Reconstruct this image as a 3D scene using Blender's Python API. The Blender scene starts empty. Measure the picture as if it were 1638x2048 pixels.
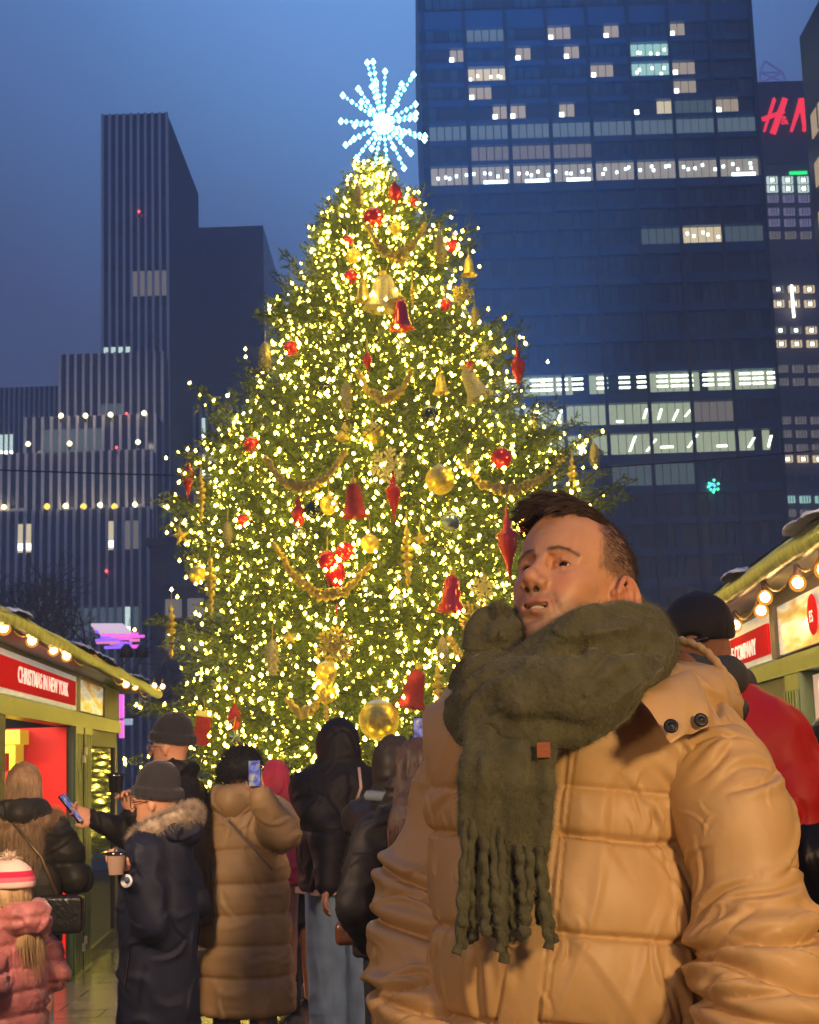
import bpy, math, random
import numpy as np
from mathutils import Vector, Matrix
random.seed(7); RNG = np.random.RandomState(11)
SC = bpy.context.scene
COL = SC.collection
R = math.radians
# ------------------------------------------------------------------ camera
FOC = 3050.0; PW, PH = 1638.0, 2048.0
PITCH = R(9.24); ROLL = R(1.85); EYE = Vector((0, 0, 1.5))
_R0 = Vector((1, 0, 0)); _U0 = Vector((0, -math.sin(PITCH), math.cos(PITCH))); CF = Vector((0, math.cos(PITCH), math.sin(PITCH)))
CR = _R0 * math.cos(ROLL) - _U0 * math.sin(ROLL); CU = _U0 * math.cos(ROLL) + _R0 * math.sin(ROLL)
def P(px, py, d):
    """world point that stands at depth y = d on the sight line of a pixel of the photograph"""
    v = CF + CR * ((px - PW / 2) / FOC) + CU * ((PH / 2 - py) / FOC)
    return EYE + v * (d / v.y)
def PX(px, py, x):
    v = CF + CR * ((px - PW / 2) / FOC) + CU * ((PH / 2 - py) / FOC)
    return EYE + v * (x / v.x)
cam = bpy.data.cameras.new('camera'); cam_o = bpy.data.objects.new('camera', cam); COL.objects.link(cam_o)
M_ = Matrix((CR, CU, -CF)).transposed().to_4x4(); M_.translation = EYE
cam_o.matrix_world = M_
cam.sensor_fit = 'HORIZONTAL'; cam.sensor_width = 36; cam.lens = 36 * FOC / PW
cam.clip_start = .05; cam.clip_end = 2000
cam.dof.use_dof = True; cam.dof.focus_distance = 2.12; cam.dof.aperture_fstop = 38.0
SC.camera = cam_o
# ------------------------------------------------------------------ night sky
W = bpy.data.worlds.new('World'); SC.world = W; W.use_nodes = True
nt = W.node_tree; nt.nodes.clear()
def N(t, typ, **k):
    n = t.nodes.new(typ)
    for a, b in k.items(): setattr(n, a, b)
    return n
def ramp(t, pts, src=None, interp='LINEAR'):
    n = N(t, 'ShaderNodeValToRGB'); n.color_ramp.interpolation = interp
    el = n.color_ramp.elements
    while len(el) < len(pts): el.new(.5)
    for e, (p, c) in zip(el, pts):
        e.position = p; e.color = (c[0], c[1], c[2], 1) if len(c) == 3 else c
    if src is not None: t.links.new(src, n.inputs[0])
    return n
tc = N(nt, 'ShaderNodeTexCoord'); sep = N(nt, 'ShaderNodeSeparateXYZ'); nt.links.new(tc.outputs['Generated'], sep.inputs[0])
rs = ramp(nt, [(0, (.13, .11, .11)), (.10, (.12, .105, .115)), (.19, (.075, .070, .105)), (.26, (.080, .084, .15)), (.36, (.085, .11, .225)), (.47, (.10, .155, .36)), (.75, (.10, .18, .42)), (1, (.09, .17, .40))], sep.outputs[2])
gd = (CF + CU * .40 + CR * (-.01)).normalized()
vd = N(nt, 'ShaderNodeVectorMath', operation='DOT_PRODUCT'); vd.inputs[1].default_value = gd; nt.links.new(tc.outputs['Generated'], vd.inputs[0])
rg = ramp(nt, [(0, (0, 0, 0)), (.88, (.0, .0, .0)), (.945, (.01, .035, .09)), (.978, (.05, .17, .38)), (1, (.16, .42, .84))], vd.outputs['Value'])
nz = N(nt, 'ShaderNodeTexNoise'); nz.inputs['Scale'].default_value = 2.2; nz.inputs['Detail'].default_value = 3; nt.links.new(tc.outputs['Generated'], nz.inputs[0])
mr = N(nt, 'ShaderNodeMapRange'); mr.inputs[3].default_value = .86; mr.inputs[4].default_value = 1.14; nt.links.new(nz.outputs[0], mr.inputs[0])
ad = N(nt, 'ShaderNodeMix', data_type='RGBA', blend_type='ADD'); ad.inputs[0].default_value = 1; nt.links.new(rs.outputs[0], ad.inputs[6]); nt.links.new(rg.outputs[0], ad.inputs[7])
ml = N(nt, 'ShaderNodeVectorMath', operation='SCALE'); nt.links.new(ad.outputs[2], ml.inputs[0]); nt.links.new(mr.outputs[0], ml.inputs['Scale'])
bg = N(nt, 'ShaderNodeBackground'); bg.inputs[1].default_value = 1.0; nt.links.new(ml.outputs[0], bg.inputs[0])
wo = N(nt, 'ShaderNodeOutputWorld'); nt.links.new(bg.outputs[0], wo.inputs[0])
# ------------------------------------------------------------------ render settings
SC.view_settings.view_transform = 'Standard'; SC.view_settings.look = 'None'; SC.view_settings.exposure = 0; SC.view_settings.gamma = 1
try: SC.view_settings.use_curve_mapping = False
except Exception: pass
cy = SC.cycles
cy.use_denoising = True; cy.max_bounces = 5; cy.diffuse_bounces = 2; cy.glossy_bounces = 3; cy.transmission_bounces = 4; cy.transparent_max_bounces = 6
cy.sample_clamp_indirect = 4; cy.sample_clamp_direct = 0; cy.caustics_reflective = False; cy.caustics_refractive = False
try: cy.use_light_tree = True
except Exception: pass
# ------------------------------------------------------------------ helpers
def s2l(c): return tuple(((v / 255 + .055) / 1.055) ** 2.4 if v > 10 else v / 255 / 12.92 for v in c)
MC = {}
def mat(name, col=(.5, .5, .5), rough=.6, metal=0, var=0, vscale=8, bump=0, bscale=30, bstretch=None, emit=None, es=1, sheen=0, spec=.5, sss=0, attr=None, coat=0, bump2=0, b2scale=200):
    if name in MC: return MC[name]
    m = bpy.data.materials.new(name); m.use_nodes = True; t = m.node_tree; b = t.nodes['Principled BSDF']; MC[name] = m
    I = b.inputs
    I['Base Color'].default_value = (*col, 1); I['Roughness'].default_value = rough; I['Metallic'].default_value = metal; I['Specular IOR Level'].default_value = spec
    if sheen: I['Sheen Weight'].default_value = sheen; I['Sheen Roughness'].default_value = .4
    if coat: I['Coat Weight'].default_value = coat
    if sss: I['Subsurface Weight'].default_value = sss; I['Subsurface Radius'].default_value = (1, .35, .2); I['Subsurface Scale'].default_value = .008
    co = N(t, 'ShaderNodeTexCoord').outputs['Object']
    csrc = None
    if attr:
        a = N(t, 'ShaderNodeAttribute'); a.attribute_name = attr; csrc = a.outputs['Color']
    if var:
        n = N(t, 'ShaderNodeTexNoise'); n.inputs['Scale'].default_value = vscale; n.inputs['Detail'].default_value = 5; t.links.new(co, n.inputs[0])
        r_ = N(t, 'ShaderNodeMapRange'); r_.inputs[1].default_value = .3; r_.inputs[2].default_value = .7; r_.inputs[3].default_value = 1 - var; r_.inputs[4].default_value = 1 + var; t.links.new(n.outputs[0], r_.inputs[0])
        s = N(t, 'ShaderNodeVectorMath', operation='SCALE'); t.links.new(r_.outputs[0], s.inputs['Scale'])
        if csrc is not None: t.links.new(csrc, s.inputs[0])
        else: s.inputs[0].default_value = col
        csrc = s.outputs[0]
    if csrc is not None: t.links.new(csrc, I['Base Color'])
    last = None
    for (bb, sc_) in ((bump, bscale), (bump2, b2scale)):
        if not bb: continue
        n = N(t, 'ShaderNodeTexNoise'); n.inputs['Scale'].default_value = sc_; n.inputs['Detail'].default_value = 4
        src = co
        if bstretch:
            mp = N(t, 'ShaderNodeMapping'); mp.inputs['Scale'].default_value = bstretch; t.links.new(co, mp.inputs[0]); src = mp.outputs[0]
        t.links.new(src, n.inputs[0])
        bu = N(t, 'ShaderNodeBump'); bu.inputs['Strength'].default_value = 1; bu.inputs['Distance'].default_value = bb; t.links.new(n.outputs[0], bu.inputs['Height'])
        if last is not None: t.links.new(last, bu.inputs['Normal'])
        last = bu.outputs[0]
    if last is not None: t.links.new(last, I['Normal'])
    if emit is not None:
        I['Emission Color'].default_value = (*emit, 1); I['Emission Strength'].default_value = es
    return m
def empty(name, loc, label, cat, group=None):
    o = bpy.data.objects.new(name, None); COL.objects.link(o); o.location = loc; o.empty_display_size = .1
    return tag(o, label, cat, group)
def tag(o, label=None, cat=None, group=None, kind=None):
    if label: o['label'] = label
    if cat: o['category'] = cat
    if group: o['group'] = group
    if kind: o['kind'] = kind
    return o
def wloc(o):
    l = Vector(o.location)
    while o.parent: o = o.parent; l += Vector(o.location)
    return l
def np_obj(name, V, F, m, parent=None, smooth=True, origin=None, mi=None, attr=None, sides=None, uv=None):
    """V (n,3) world coords; F (k,s) equal-sided faces or flat loop list with sides"""
    V = np.asarray(V, np.float64)
    if origin is None: origin = (V.min(0) + V.max(0)) / 2
    origin = np.array(origin, float)
    me = bpy.data.meshes.new(name); me.vertices.add(len(V)); me.vertices.foreach_set('co', (V - origin).astype(np.float32).ravel())
    if sides is None:
        F = np.asarray(F, np.int32); k, s = F.shape; tot = np.full(k, s, np.int32); fl = F.ravel()
    else:
        tot = np.asarray(sides, np.int32); fl = np.asarray(F, np.int32)
    me.loops.add(len(fl)); me.loops.foreach_set('vertex_index', fl)
    me.polygons.add(len(tot)); st = np.zeros(len(tot), np.int32); st[1:] = np.cumsum(tot)[:-1]
    me.polygons.foreach_set('loop_start', st); me.polygons.foreach_set('loop_total', tot)
    if mi is not None: me.polygons.foreach_set('material_index', np.asarray(mi, np.int32))
    me.polygons.foreach_set('use_smooth', np.full(len(tot), bool(smooth)))
    me.update(calc_edges=True)
    if attr:
        for an, arr in attr.items():
            a = me.color_attributes.new(an, 'FLOAT_COLOR', 'POINT'); c = np.ones((len(V), 4), np.float32); c[:, :3] = arr; a.data.foreach_set('color', c.ravel())
    for q in (m if isinstance(m, (list, tuple)) else [m]): me.materials.append(q)
    o = bpy.data.objects.new(name, me); COL.objects.link(o)
    if parent is not None:
        o.parent = parent; o.location = Vector(origin) - wloc(parent)
    else: o.location = origin
    return o
def dup(o, loc=None, parent=None):
    c = o.copy(); COL.objects.link(c)
    if parent is not None: c.parent = parent
    if loc is not None: c.location = loc
    return c
class MB:
    """collects simple shapes, then links them as one object"""
    def __init__(s): s.v = []; s.f = []; s.m = []; s.sm = []
    def add(s, V, F, mi=0):
        b = len(s.v); s.v += [tuple(p) for p in V]; s.f += [[b + i for i in f] for f in F]; s.m += [mi] * len(F)
    def box(s, lo, hi, mi=0, Mx=None):
        x0, y0, z0 = lo; x1, y1, z1 = hi
        V = [(x0, y0, z0), (x1, y0, z0), (x1, y1, z0), (x0, y1, z0), (x0, y0, z1), (x1, y0, z1), (x1, y1, z1), (x0, y1, z1)]
        if Mx is not None: V = [tuple(Mx @ Vector(p)) for p in V]
        s.add(V, [(0, 3, 2, 1), (4, 5, 6, 7), (0, 1, 5, 4), (1, 2, 6, 5), (2, 3, 7, 6), (3, 0, 4, 7)], mi); return s
    def tube(s, pts, rad, n=8, mi=0, cap=True):
        pts = [Vector(p) for p in pts]; rad = rad if isinstance(rad, (list, tuple)) else [rad] * len(pts)
        V = []; up = None
        for i, p in enumerate(pts):
            d = (pts[min(i + 1, len(pts) - 1)] - pts[max(i - 1, 0)])
            if d.length < 1e-9: d = Vector((0, 0, 1))
            d.normalize()
            if up is None or abs(up.dot(d)) > .95: up = Vector((0, 0, 1)) if abs(d.z) < .9 else Vector((1, 0, 0))
            a = up.cross(d).normalized(); b = d.cross(a); up = b
            for k in range(n):
                t = 2 * math.pi * k / n; V.append(p + (a * math.cos(t) + b * math.sin(t)) * rad[i])
        F = [[i * n + k, i * n + (k + 1) % n, (i + 1) * n + (k + 1) % n, (i + 1) * n + k] for i in range(len(pts) - 1) for k in range(n)]
        if cap: F += [list(range(n))[::-1], [(len(pts) - 1) * n + k for k in range(n)]]
        s.add(V, F, mi); return s
    def lathe(s, prof, o=(0, 0, 0), n=16, mi=0, Mx=None):
        V = []
        for (r, z) in prof:
            for k in range(n):
                t = 2 * math.pi * k / n; p = Vector((r * math.cos(t), r * math.sin(t), z))
                if Mx is not None: p = Mx @ p
                V.append((p.x + o[0], p.y + o[1], p.z + o[2]))
        F = [[i * n + k, i * n + (k + 1) % n, (i + 1) * n + (k + 1) % n, (i + 1) * n + k] for i in range(len(prof) - 1) for k in range(n)]
        s.add(V, F, mi); return s
    def prism(s, poly, y0, y1, mi=0, Mx=None):
        """polygon in x,z extruded along y"""
        n = len(poly); V = [(x, y0, z) for x, z in poly] + [(x, y1, z) for x, z in poly]
        if Mx is not None: V = [tuple(Mx @ Vector(p)) for p in V]
        F = [list(range(n)), list(range(n, 2 * n))[::-1]] + [[i, i + n, (i + 1) % n + n, (i + 1) % n] for i in range(n)]
        s.add(V, F, mi); return s
    def build(s, name, m, parent=None, smooth=False, origin=None):
        return np_obj(name, np.array(s.v, float), [i for f in s.f for i in f], m, parent, smooth, origin, s.m, None, [len(f) for f in s.f])
def frame(o, x, z=Vector((0, 0, 1))):
    x = Vector(x).normalized(); y = Vector(z).cross(x).normalized(); z = x.cross(y)
    m = Matrix((x, y, z)).transposed().to_4x4(); m.translation = Vector(o); return m
def hashn(x, y, z, s):
    h = (x * 374761393 + y * 668265263 + z * 2147483647 + s * 974634777) & 0xffffffff
    h = ((h ^ (h >> 13)) * 1274126177) & 0xffffffff
    return ((h ^ (h >> 16)) & 0xffff) / 32767.5 - 1
def vnoise(p, seed=0):
    """value noise -1..1 for (n,3)"""
    p = np.asarray(p, np.float64); i = np.floor(p).astype(np.int64); f = p - i; f = f * f * (3 - 2 * f)
    r = 0
    for a in (0, 1):
        for b in (0, 1):
            for c in (0, 1):
                w = (f[..., 0] if a else 1 - f[..., 0]) * (f[..., 1] if b else 1 - f[..., 1]) * (f[..., 2] if c else 1 - f[..., 2])
                r = r + w * hashn(i[..., 0] + a, i[..., 1] + b, i[..., 2] + c, seed)
    return r
def fbm(p, seed=0, o=3):
    r = 0; a = 1
    for k in range(o): r = r + a * vnoise(p * 2 ** k, seed + k); a *= .5
    return r / 1.75
# text as real geometry
def text_obj(name, s, m, Mx, size, depth=.01, parent=None, sx=1.0, shear=0, bold=0, fit=None):
    cu = bpy.data.curves.new(name, 'FONT'); cu.body = s; cu.size = size; cu.extrude = depth; cu.align_x = 'CENTER'; cu.align_y = 'CENTER'; cu.shear = shear; cu.offset = bold
    o = bpy.data.objects.new(name, cu); COL.objects.link(o)
    bpy.context.view_layer.update()
    me = bpy.data.meshes.new_from_object(o.evaluated_get(bpy.context.evaluated_depsgraph_get()))
    bpy.data.objects.remove(o)
    w = max(v.co.x for v in me.vertices) - min(v.co.x for v in me.vertices)
    if fit: sx = fit / w
    V = np.array([tuple(Mx @ Vector((v.co.x * sx, v.co.y, v.co.z))) for v in me.vertices])
    F = [i for p in me.polygons for i in p.vertices]; sd = [len(p.vertices) for p in me.polygons]
    bpy.data.meshes.remove(me)
    return np_obj(name, V, F, m, parent, False, None, None, None, sd)
# ------------------------------------------------------------------ ground
def brick_mat():
    m = mat('wet_paving', (.05, .045, .04), .28, 0, .3, 1.2, .002, 14)
    return m
gm = MB(); gm.box((-200, -28, -.3), (200, 300, 0)); tag(gm.build('ground', mat('wet_paving', (.045, .04, .038), .3, 0, .35, 1.4, .003, 9)), kind='structure')
# stone slabs laid along the walkway, joints recessed, with thin brass strips
slab_m = mat('paving_slab', (.07, .055, .045), .22, 0, .3, 3, .002, 25)
sv = MB().box((-.295, -.145, 0), (.295, .145, .022)).build('paving_slab', slab_m)
pave = tag(MB().box((-6, 0, .001), (6, 24, .004)).build('pavement', mat('joint_sand', (.03, .026, .022), .7)), kind='structure')
n_sl = 0; base_sl = None
for iy in range(0, 16):
    for ix in range(-6, 6):
        y = 8.6 + iy * .3; x = -2.9 + (ix + 6) * .6 + (iy % 2) * .3
        if not (-3 < x < 1.6): continue
        o = sv if n_sl == 0 else dup(sv)
        o.parent = pave; o.location = Vector((x, y, .004 + random.uniform(0, .003))) - wloc(pave); n_sl += 1
brass = mat('brass_strip', (.6, .42, .14), .3, 1)
for (x0, x1) in ((-.86, -.62), (-.66, -.42)):
    b = MB(); b.box((-.012, -1.1, 0), (.012, 1.1, .012), 0, frame((x0 / 2 + x1 / 2 - .1, 9.3, .026), Vector((1, -.11, 0)))); b.build('metal_strip', brass, pave)
# ------------------------------------------------------------------ city
fin_m = mat('pale_fin', (.85, .78, .78), .7); dk = mat('dark_facade', (.028, .03, .04), .35, 0, .15, .2)
glassd = mat('night_glass', (.03, .05, .08), .12, 0, spec=.9)
side_m = mat('dark_stone', (.055, .052, .062), .8, 0, .1, .1)
def lit(name, c, es): return mat(name, (.1, .1, .1), .6, emit=c, es=es)
L_warm = lit('window_warm', (1, .82, .5), .85); L_cool = lit('window_cool', (.75, 1, .9), 1.0); L_dim = lit('window_dim', (.40, .55, .58), .18); L_dimw = lit('window_dim_warm', (.8, .7, .6), .22)
L_blind = lit('window_blind', (.45, .62, .72), .26); L_lamp = lit('window_lamp', (.95, 1, .85), 5); L_mint = lit('window_mint', (.55, 1, .88), .75)
def fins_building(name, label, d, x0, x1, ytop, depth, nf, zb=0, rows=(), finw=.24, back=None):
    """slab with pale vertical fins; x0,x1,ytop in photo pixels at depth d"""
    a = P(x0, ytop, d); b = P(x1, ytop, d); z = (a.z + b.z) / 2
    t = empty(name, ((a.x + b.x) / 2, d + depth / 2, 0), label, 'building')
    MB().box((a.x, d, zb), (b.x, d + depth, z)).build('wall', side_m, t)
    w = b.x - a.x; st = w / (nf - 1)
    f0 = MB().box((-finw / 2, -.34, 0), (finw / 2, -.002, z - zb)).build('fin', fin_m, t, origin=(0, 0, 0))
    for i in range(nf):
        o = f0 if i == 0 else dup(f0, parent=t)
        o.location = Vector((a.x + i * st, d, zb)) - wloc(t)
    fh = 3.7; k = 0; zz = z - 1.0
    pane_w = st - finw
    cache = {}
    npan = 0
    while zz - fh > max(zb, 0) and k < 40:
        band = MB().box((a.x, d - .12, zz - fh), (b.x, d - .003, zz - fh + 1.0)).build('spandrel', dk, t)
        for i in range(nf - 1):
            mk = glassd
            for (rk, i0, i1, mm) in rows:
                if rk == k and i0 <= i < i1: mk = mm
            if mk.name not in cache:
                q = MB(); q.box((-pane_w / 2, -.1, 0), (pane_w / 2, -.004, fh - 1.25))
                if mk is not glassd and mk not in (L_dim, L_dimw): q.box((-min(.3, pane_w * .4), -.16, .2), (min(.3, pane_w * .4), -.102, .75), 1)
                ob = q.build('window', [mk, L_lamp], t, origin=(0, 0, 0)); cache[mk.name] = ob
            else: ob = dup(cache[mk.name], parent=t)
            ob.location = Vector((a.x + (i + .5) * st, d, zz - fh + 1.1)) - wloc(t); npan += 1
            if npan > 290: break
        zz -= fh; k += 1
        if npan > 290: break
    return t, a, b, z
DT = 140
fins_building('office_tower', 'tall slim slab tower with nine pale vertical fins, behind the stepped blocks at left', DT, 206, 334, 228, 21.5, 10,
              rows=[(6, 0, 4, L_cool), (7, 1, 3, L_dimw), (10, 0, 5, L_warm), (10, 5, 7, L_warm), (11, 0, 4, L_dim), (4, 4, 9, L_dimw)])
fins_building('office_block', 'upper pale finned block stepping in front of the slim slab tower', 136.5, 121, 325, 706, 3.2, 14, rows=[(2, 9, 13, L_dimw), (2, 1, 6, L_dim), (1, 5, 8, L_dim)])
fins_building('office_block', 'second finned block from the top of the stepped group, floodlit along its roof edge', 133, 52, 311, 832, 3.2, 16, rows=[(0, 2, 9, L_dim)])
fins_building('office_block', 'broad finned block with floodlights on its terrace, third from the top of the stepped group', 131, -80, 304, 905, 1.8, 24, rows=[(1, 5, 8, L_dimw), (1, 12, 14, L_dim)])
fins_building('office_block', 'lowest finned block at left, rising behind the bare trees and market stall', 129, -80, 297, 1020, 1.8, 24, rows=[(0, 7, 9, L_warm), (0, 18, 19, L_warm), (0, 20, 22, L_dimw), (2, 2, 22, L_dim), (2, 20, 21, L_cool), (4, 13, 14, L_dimw), (5, 8, 16, L_dim)])
fins_building('office_block', 'small dark finned block at the left edge of the picture', 150, -60, 120, 775, 8, 19, rows=[(1, 3, 9, L_cool), (2, 3, 9, L_cool), (3, 3, 9, L_cool)], finw=.14)
fins_building('office_block', 'finned block half hidden behind the left side of the lit tree', 150, 389, 560, 812, 6, 15, rows=[(0, 1, 2, L_cool), (1, 1, 4, L_warm), (3, 2, 6, L_dimw)])
a = P(402, 455, 170); b = P(526, 452, 170); a2 = P(402, 455, 170)
t = empty('dark_tower', ((a.x + b.x) / 2, 180, 0), 'plain dark blue slab tower between the finned tower and the lit tree', 'building')
MB().box((a.x - 4, 170, 0), (b.x, 200, a.z)).build('wall', mat('navy_curtain_wall', (.02, .045, .085), .3, 0, .08, .05), t)
q = MB()
for i in range(1, 22): q.box((a.x - 4, 169.9, a.z - i * 4.0), (b.x, 169.998, a.z - i * 4.0 + .5))
q.build('spandrel', mat('navy_band', (.018, .03, .055), .5), t)
# floodlights on terraces
fl_m = lit('flood_lamp', (1, .85, .4), 6); flc = lit('flood_cool', (.8, 1, .9), 12); flr = lit('beacon_red', (1, .08, .08), 4)
def flood(px, py, d, m_, r, lab):
    p = P(px, py, d); t = empty('floodlight', (p.x, p.y, p.z - .6), lab, 'lamp', 'floodlights on the roof terraces')
    MB().tube([(p.x, p.y, p.z - .6), (p.x, p.y, p.z - .3)], .1, 6).build('post', dk, t)
    if m_ is fl_m:
        l = bpy.data.lights.new('flood', 'POINT'); l.energy = 40; l.color = (1, .86, .7); l.shadow_soft_size = .4; lo = bpy.data.objects.new('flood', l); COL.objects.link(lo); lo.location = (p.x, p.y - 2.2, p.z + .8)
    MB().lathe([(.02, -r), (r * .8, -r * .5), (r, .0), (r * .7, r * .6), (.02, r)], p, 8).build('lamp', m_, t, True)
ORD = ['first', 'second', 'third', 'fourth', 'fifth', 'sixth', 'seventh', 'eighth']
cnt_ = {}
for i, (x, y) in enumerate(((122, 831), (171, 831), (221, 829), (288, 826), (56, 888), (139, 887), (276, 884), (8, 1014), (131, 1012), (200, 1010), (270, 1009))):
    tn = 'lowest' if y > 900 else ('middle' if y > 850 else 'top'); cnt_[tn] = cnt_.get(tn, 0) + 1
    flood(x, y, 130.5 if y > 900 else (130.8 if y > 850 else 132.6), fl_m, .24, 'yellowish floodlight on the %s roof terrace at left, %s from the left' % (tn, ORD[cnt_[tn] - 1]))
for i, x in enumerate((94, 167, 229)): flood(x, 1013, 128.8, lit('terrace_string', (1, .7, .1), 2), .3, 'deep yellow lit bush lamp on the lowest roof terrace, %s from the left' % ORD[i])
for (x, y, d, l_) in ((253, 827, 132.4, 'on the top roof terrace'), (233, 895, 130.6, 'on the middle roof terrace'), (278, 423, 139.3, 'high on the slim finned tower'), (213, 1142, 128.3, 'low on the lowest finned block')): flood(x, y, d, flr, .14, 'small red beacon ' + l_)
# brick building low behind the tree
a = P(300, 1092, 120); b = P(560, 1092, 120)
t = empty('brick_building', ((a.x + b.x) / 2, 125, 0), 'low brown brick building with three rows of windows, behind the tree at left', 'building')
MB().box((a.x, 120, 0), (b.x, 132, a.z)).build('wall', mat('brown_brick', (.11, .065, .06), .9, 0, .2, 1), t)
MB().box((a.x - .3, 119.6, a.z), (b.x, 132, a.z + .6)).build('cornice', side_m, t)
for r_ in range(3):
    for c_ in range(7):
        x = a.x + 1.2 + c_ * 1.75; z = a.z - 3.2 - r_ * 2.6
        w = MB(); w.box((x, 119.85, z), (x + 1.3, 119.95, z + 1.5)); w.build('window', glassd if r_ == 0 else L_dimw, t)
        MB().box((x - .1, 119.75, z - .15), (x + 1.4, 119.98, z - .01)).build('sill', side_m, t)
# ------------------------------------------------------------------ the glass tower at right
DG = 110
def gx(px, py=350): return P(px, py, DG).x
def gz(py, px=1200): return P(px, py, DG).z
XL, XR = gx(848), gx(1522)
t = empty('glass_tower', ((XL + XR) / 2, DG + 12, 0), 'wide dark blue glass office tower with scattered lit floors, right of the tree', 'building')
gt = t
MB().box((XL, DG, 0), (XR, DG + 30, gz(-160))).build('wall', mat('tower_core', (.016, .026, .045), .5), t)
rows = [(-60, 34), (-15, 34), (22 + 33, 34 - 8), (92 + 2, 26), (133, 26), (170, 26), (209, 27), (246, 30), (289, 29), (329, 36), (385, 30), (425, 32), (463, 32), (516, 38), (575, 38), (632, 40), (690, 42), (752, 38), (812, 40), (872, 40), (933, 42), (995, 44), (1055, 44), (1118, 44), (1180, 44)]
rows = [(a, h) for a, h in rows]
spm = mat('tower_spandrel', (.025, .10, .20), .25, 0, .1, .3, spec=.7); mull = mat('tower_mullion', (.03, .05, .075), .4, .3)
cur = mat('curtained_glass', (.04, .10, .14), .35, 0, .3, 2)
zs = []
for (py, h) in rows:
    zs.append((gz(py), gz(py + h)))
for i in range(len(zs)):
    zt = zs[i][1]; zb_ = zs[i + 1][0] if i + 1 < len(zs) else 0
    MB().box((XL, DG - .55, zb_ + .05), (XR, DG - .004, zt - .05)).build('spandrel', spm, t)
nb = 8; bays = [(gx(861 + i * 82.6), gx(861 + i * 82.6 + 78)) for i in range(nb)]
for i in range(nb + 1):
    x = bays[i][0] if i < nb else bays[-1][1] + .3
    MB().box((x - .32, DG - .75, 0), (x - .06, DG - .56, gz(-160))).build('pier', mull, t)
litmap = {2: {1: 'b', 3: 'h', 4: 'w', 6: 'w'}, 3: {0: 'w', 2: 'w', 3: 'w', 5: 'M'}, 4: {1: 'W', 5: 'M', 4: 'h', 6: 'h'}, 5: {1: 'h', 6: 'h'}, 6: {1: 'w', 2: 'w', 3: 'w', 5: 'H', 7: 'h', 6: 'd'},
          7: {i: 'B' for i in range(8)}, 8: {1: 'D', 2: 'D', 3: 'D'}, 9: {i: 'L' for i in range(8)}, 12: {6: 'W', 5: 'd', 7: 'd'}, 17: {2: 'R', 3: 'r', 4: 'r', 5: 'R', 6: 'r', 7: 'R', 1: 'r'},
          18: {1: 'R', 2: 'R', 3: 'R', 4: 'R', 5: 'R', 6: 'D'}, 19: {1: 'r', 2: 'R', 3: 'r', 4: 'R', 5: 'R', 6: 'R', 7: 'r'}, 20: {4: 'd', 5: 'd'}}
strip_m = lit('ceiling_light', (.92, 1, .75), 4.5); L_off = lit('window_office', (.82, .95, .62), .5); L_lobby = lit('window_lobby', (.9, .8, .65), .42)
pt = lit('point_lamp', (.75, 1, 1), 6)
for r_, (zt, zb_) in enumerate(zs):
    for c_ in range(nb):
        x0, x1 = bays[c_]; H = zt - zb_; np_ = 5; pw = (x1 - x0) / np_
        code = litmap.get(r_, {}).get(c_)
        q = MB(); q2 = []
        for k in range(np_):
            a0 = x0 + k * pw; mi = 0
            if code in ('B', 'D', 'L', 'W', 'M', 'd', 'R', 'b'): mi = 1
            elif code == 'w': mi = 1 if (k in ((r_ + c_) % 4, (r_ + c_) % 4 + 1)) else 0
            elif code == 'h': mi = 1 if k < 3 else 0
            elif code == 'H': mi = 1 if k > 2 else 0
            elif code == 'r': mi = 1 if RNG.rand() < .6 else 0
            elif RNG.rand() < .55: mi = 3
            q.box((a0 + .04, DG - .2 - (.06 if mi == 3 else 0), zb_), (a0 + pw - .04, DG - .006, zt), mi)
        lm = {'B': L_blind, 'D': L_dimw, 'L': L_lobby, 'W': L_warm, 'M': L_mint, 'd': L_dim, 'b': L_blind, 'R': L_off, 'r': L_off, 'w': lit('room_warm', (1, .8, .55), .45), 'h': lit('room_warm', (1, .8, .55), .45), 'H': L_warm}.get(code, L_dim)
        if code in ('L', 'M', 'W'):
            for k in range(5):
                xx = x0 + (k + RNG.rand()) * pw; zz = zt - .35 - .5 * RNG.rand()
                q.box((xx - .09, DG - .3, zz - .12), (xx + .09, DG - .21, zz + .08), 2)
            if code == 'L' and c_ in (1, 2, 3, 7): q.box((x0 + pw * 1.5, DG - .3, zb_ + .1), (x1 - .3, DG - .21, zb_ + .32), 2)
        if code in ('R', 'r'):
            n_ = 3 if code == 'R' else 2
            for k in range(n_):
                xx = x0 + (k + .3 + .3 * RNG.rand()) / n_ * (x1 - x0); zm = (zt + zb_) / 2
                if r_ == 17: 
                    for kk in range(3): q.box((xx, DG - .3, zm - .35 + kk * .38), (xx + .8, DG - .21, zm - .2 + kk * .38), 2)
                else:
                    u_ = RNG.rand(); lo_ = zb_ + .12 + .35 * RNG.rand(); hi_ = zt - .15 - .4 * RNG.rand(); dx_ = RNG.uniform(.15, .8)
                    if u_ < .25: continue
                    if u_ < .40: q.box((xx, DG - .3, lo_), (xx + RNG.uniform(.4, 1.1), DG - .21, lo_ + .14), 2); continue
                    q.prism([(xx, lo_), (xx + .16, lo_), (xx + .16 + dx_, hi_), (xx + dx_, hi_)], DG - .3, DG - .21, 2)
        if code in ('w', 'h', 'H'):
            xx = x0 + ((r_ + c_) % 4 if code == 'w' else .1) * pw; q.box((xx, DG - .32, zb_ + .05), (xx + .32, DG - .21, zb_ + .42), 2)
        q.build('window', [glassd, lm, strip_m if code in ('R', 'r', 'M') else pt if code == 'L' else L_lamp, cur], t)
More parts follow.
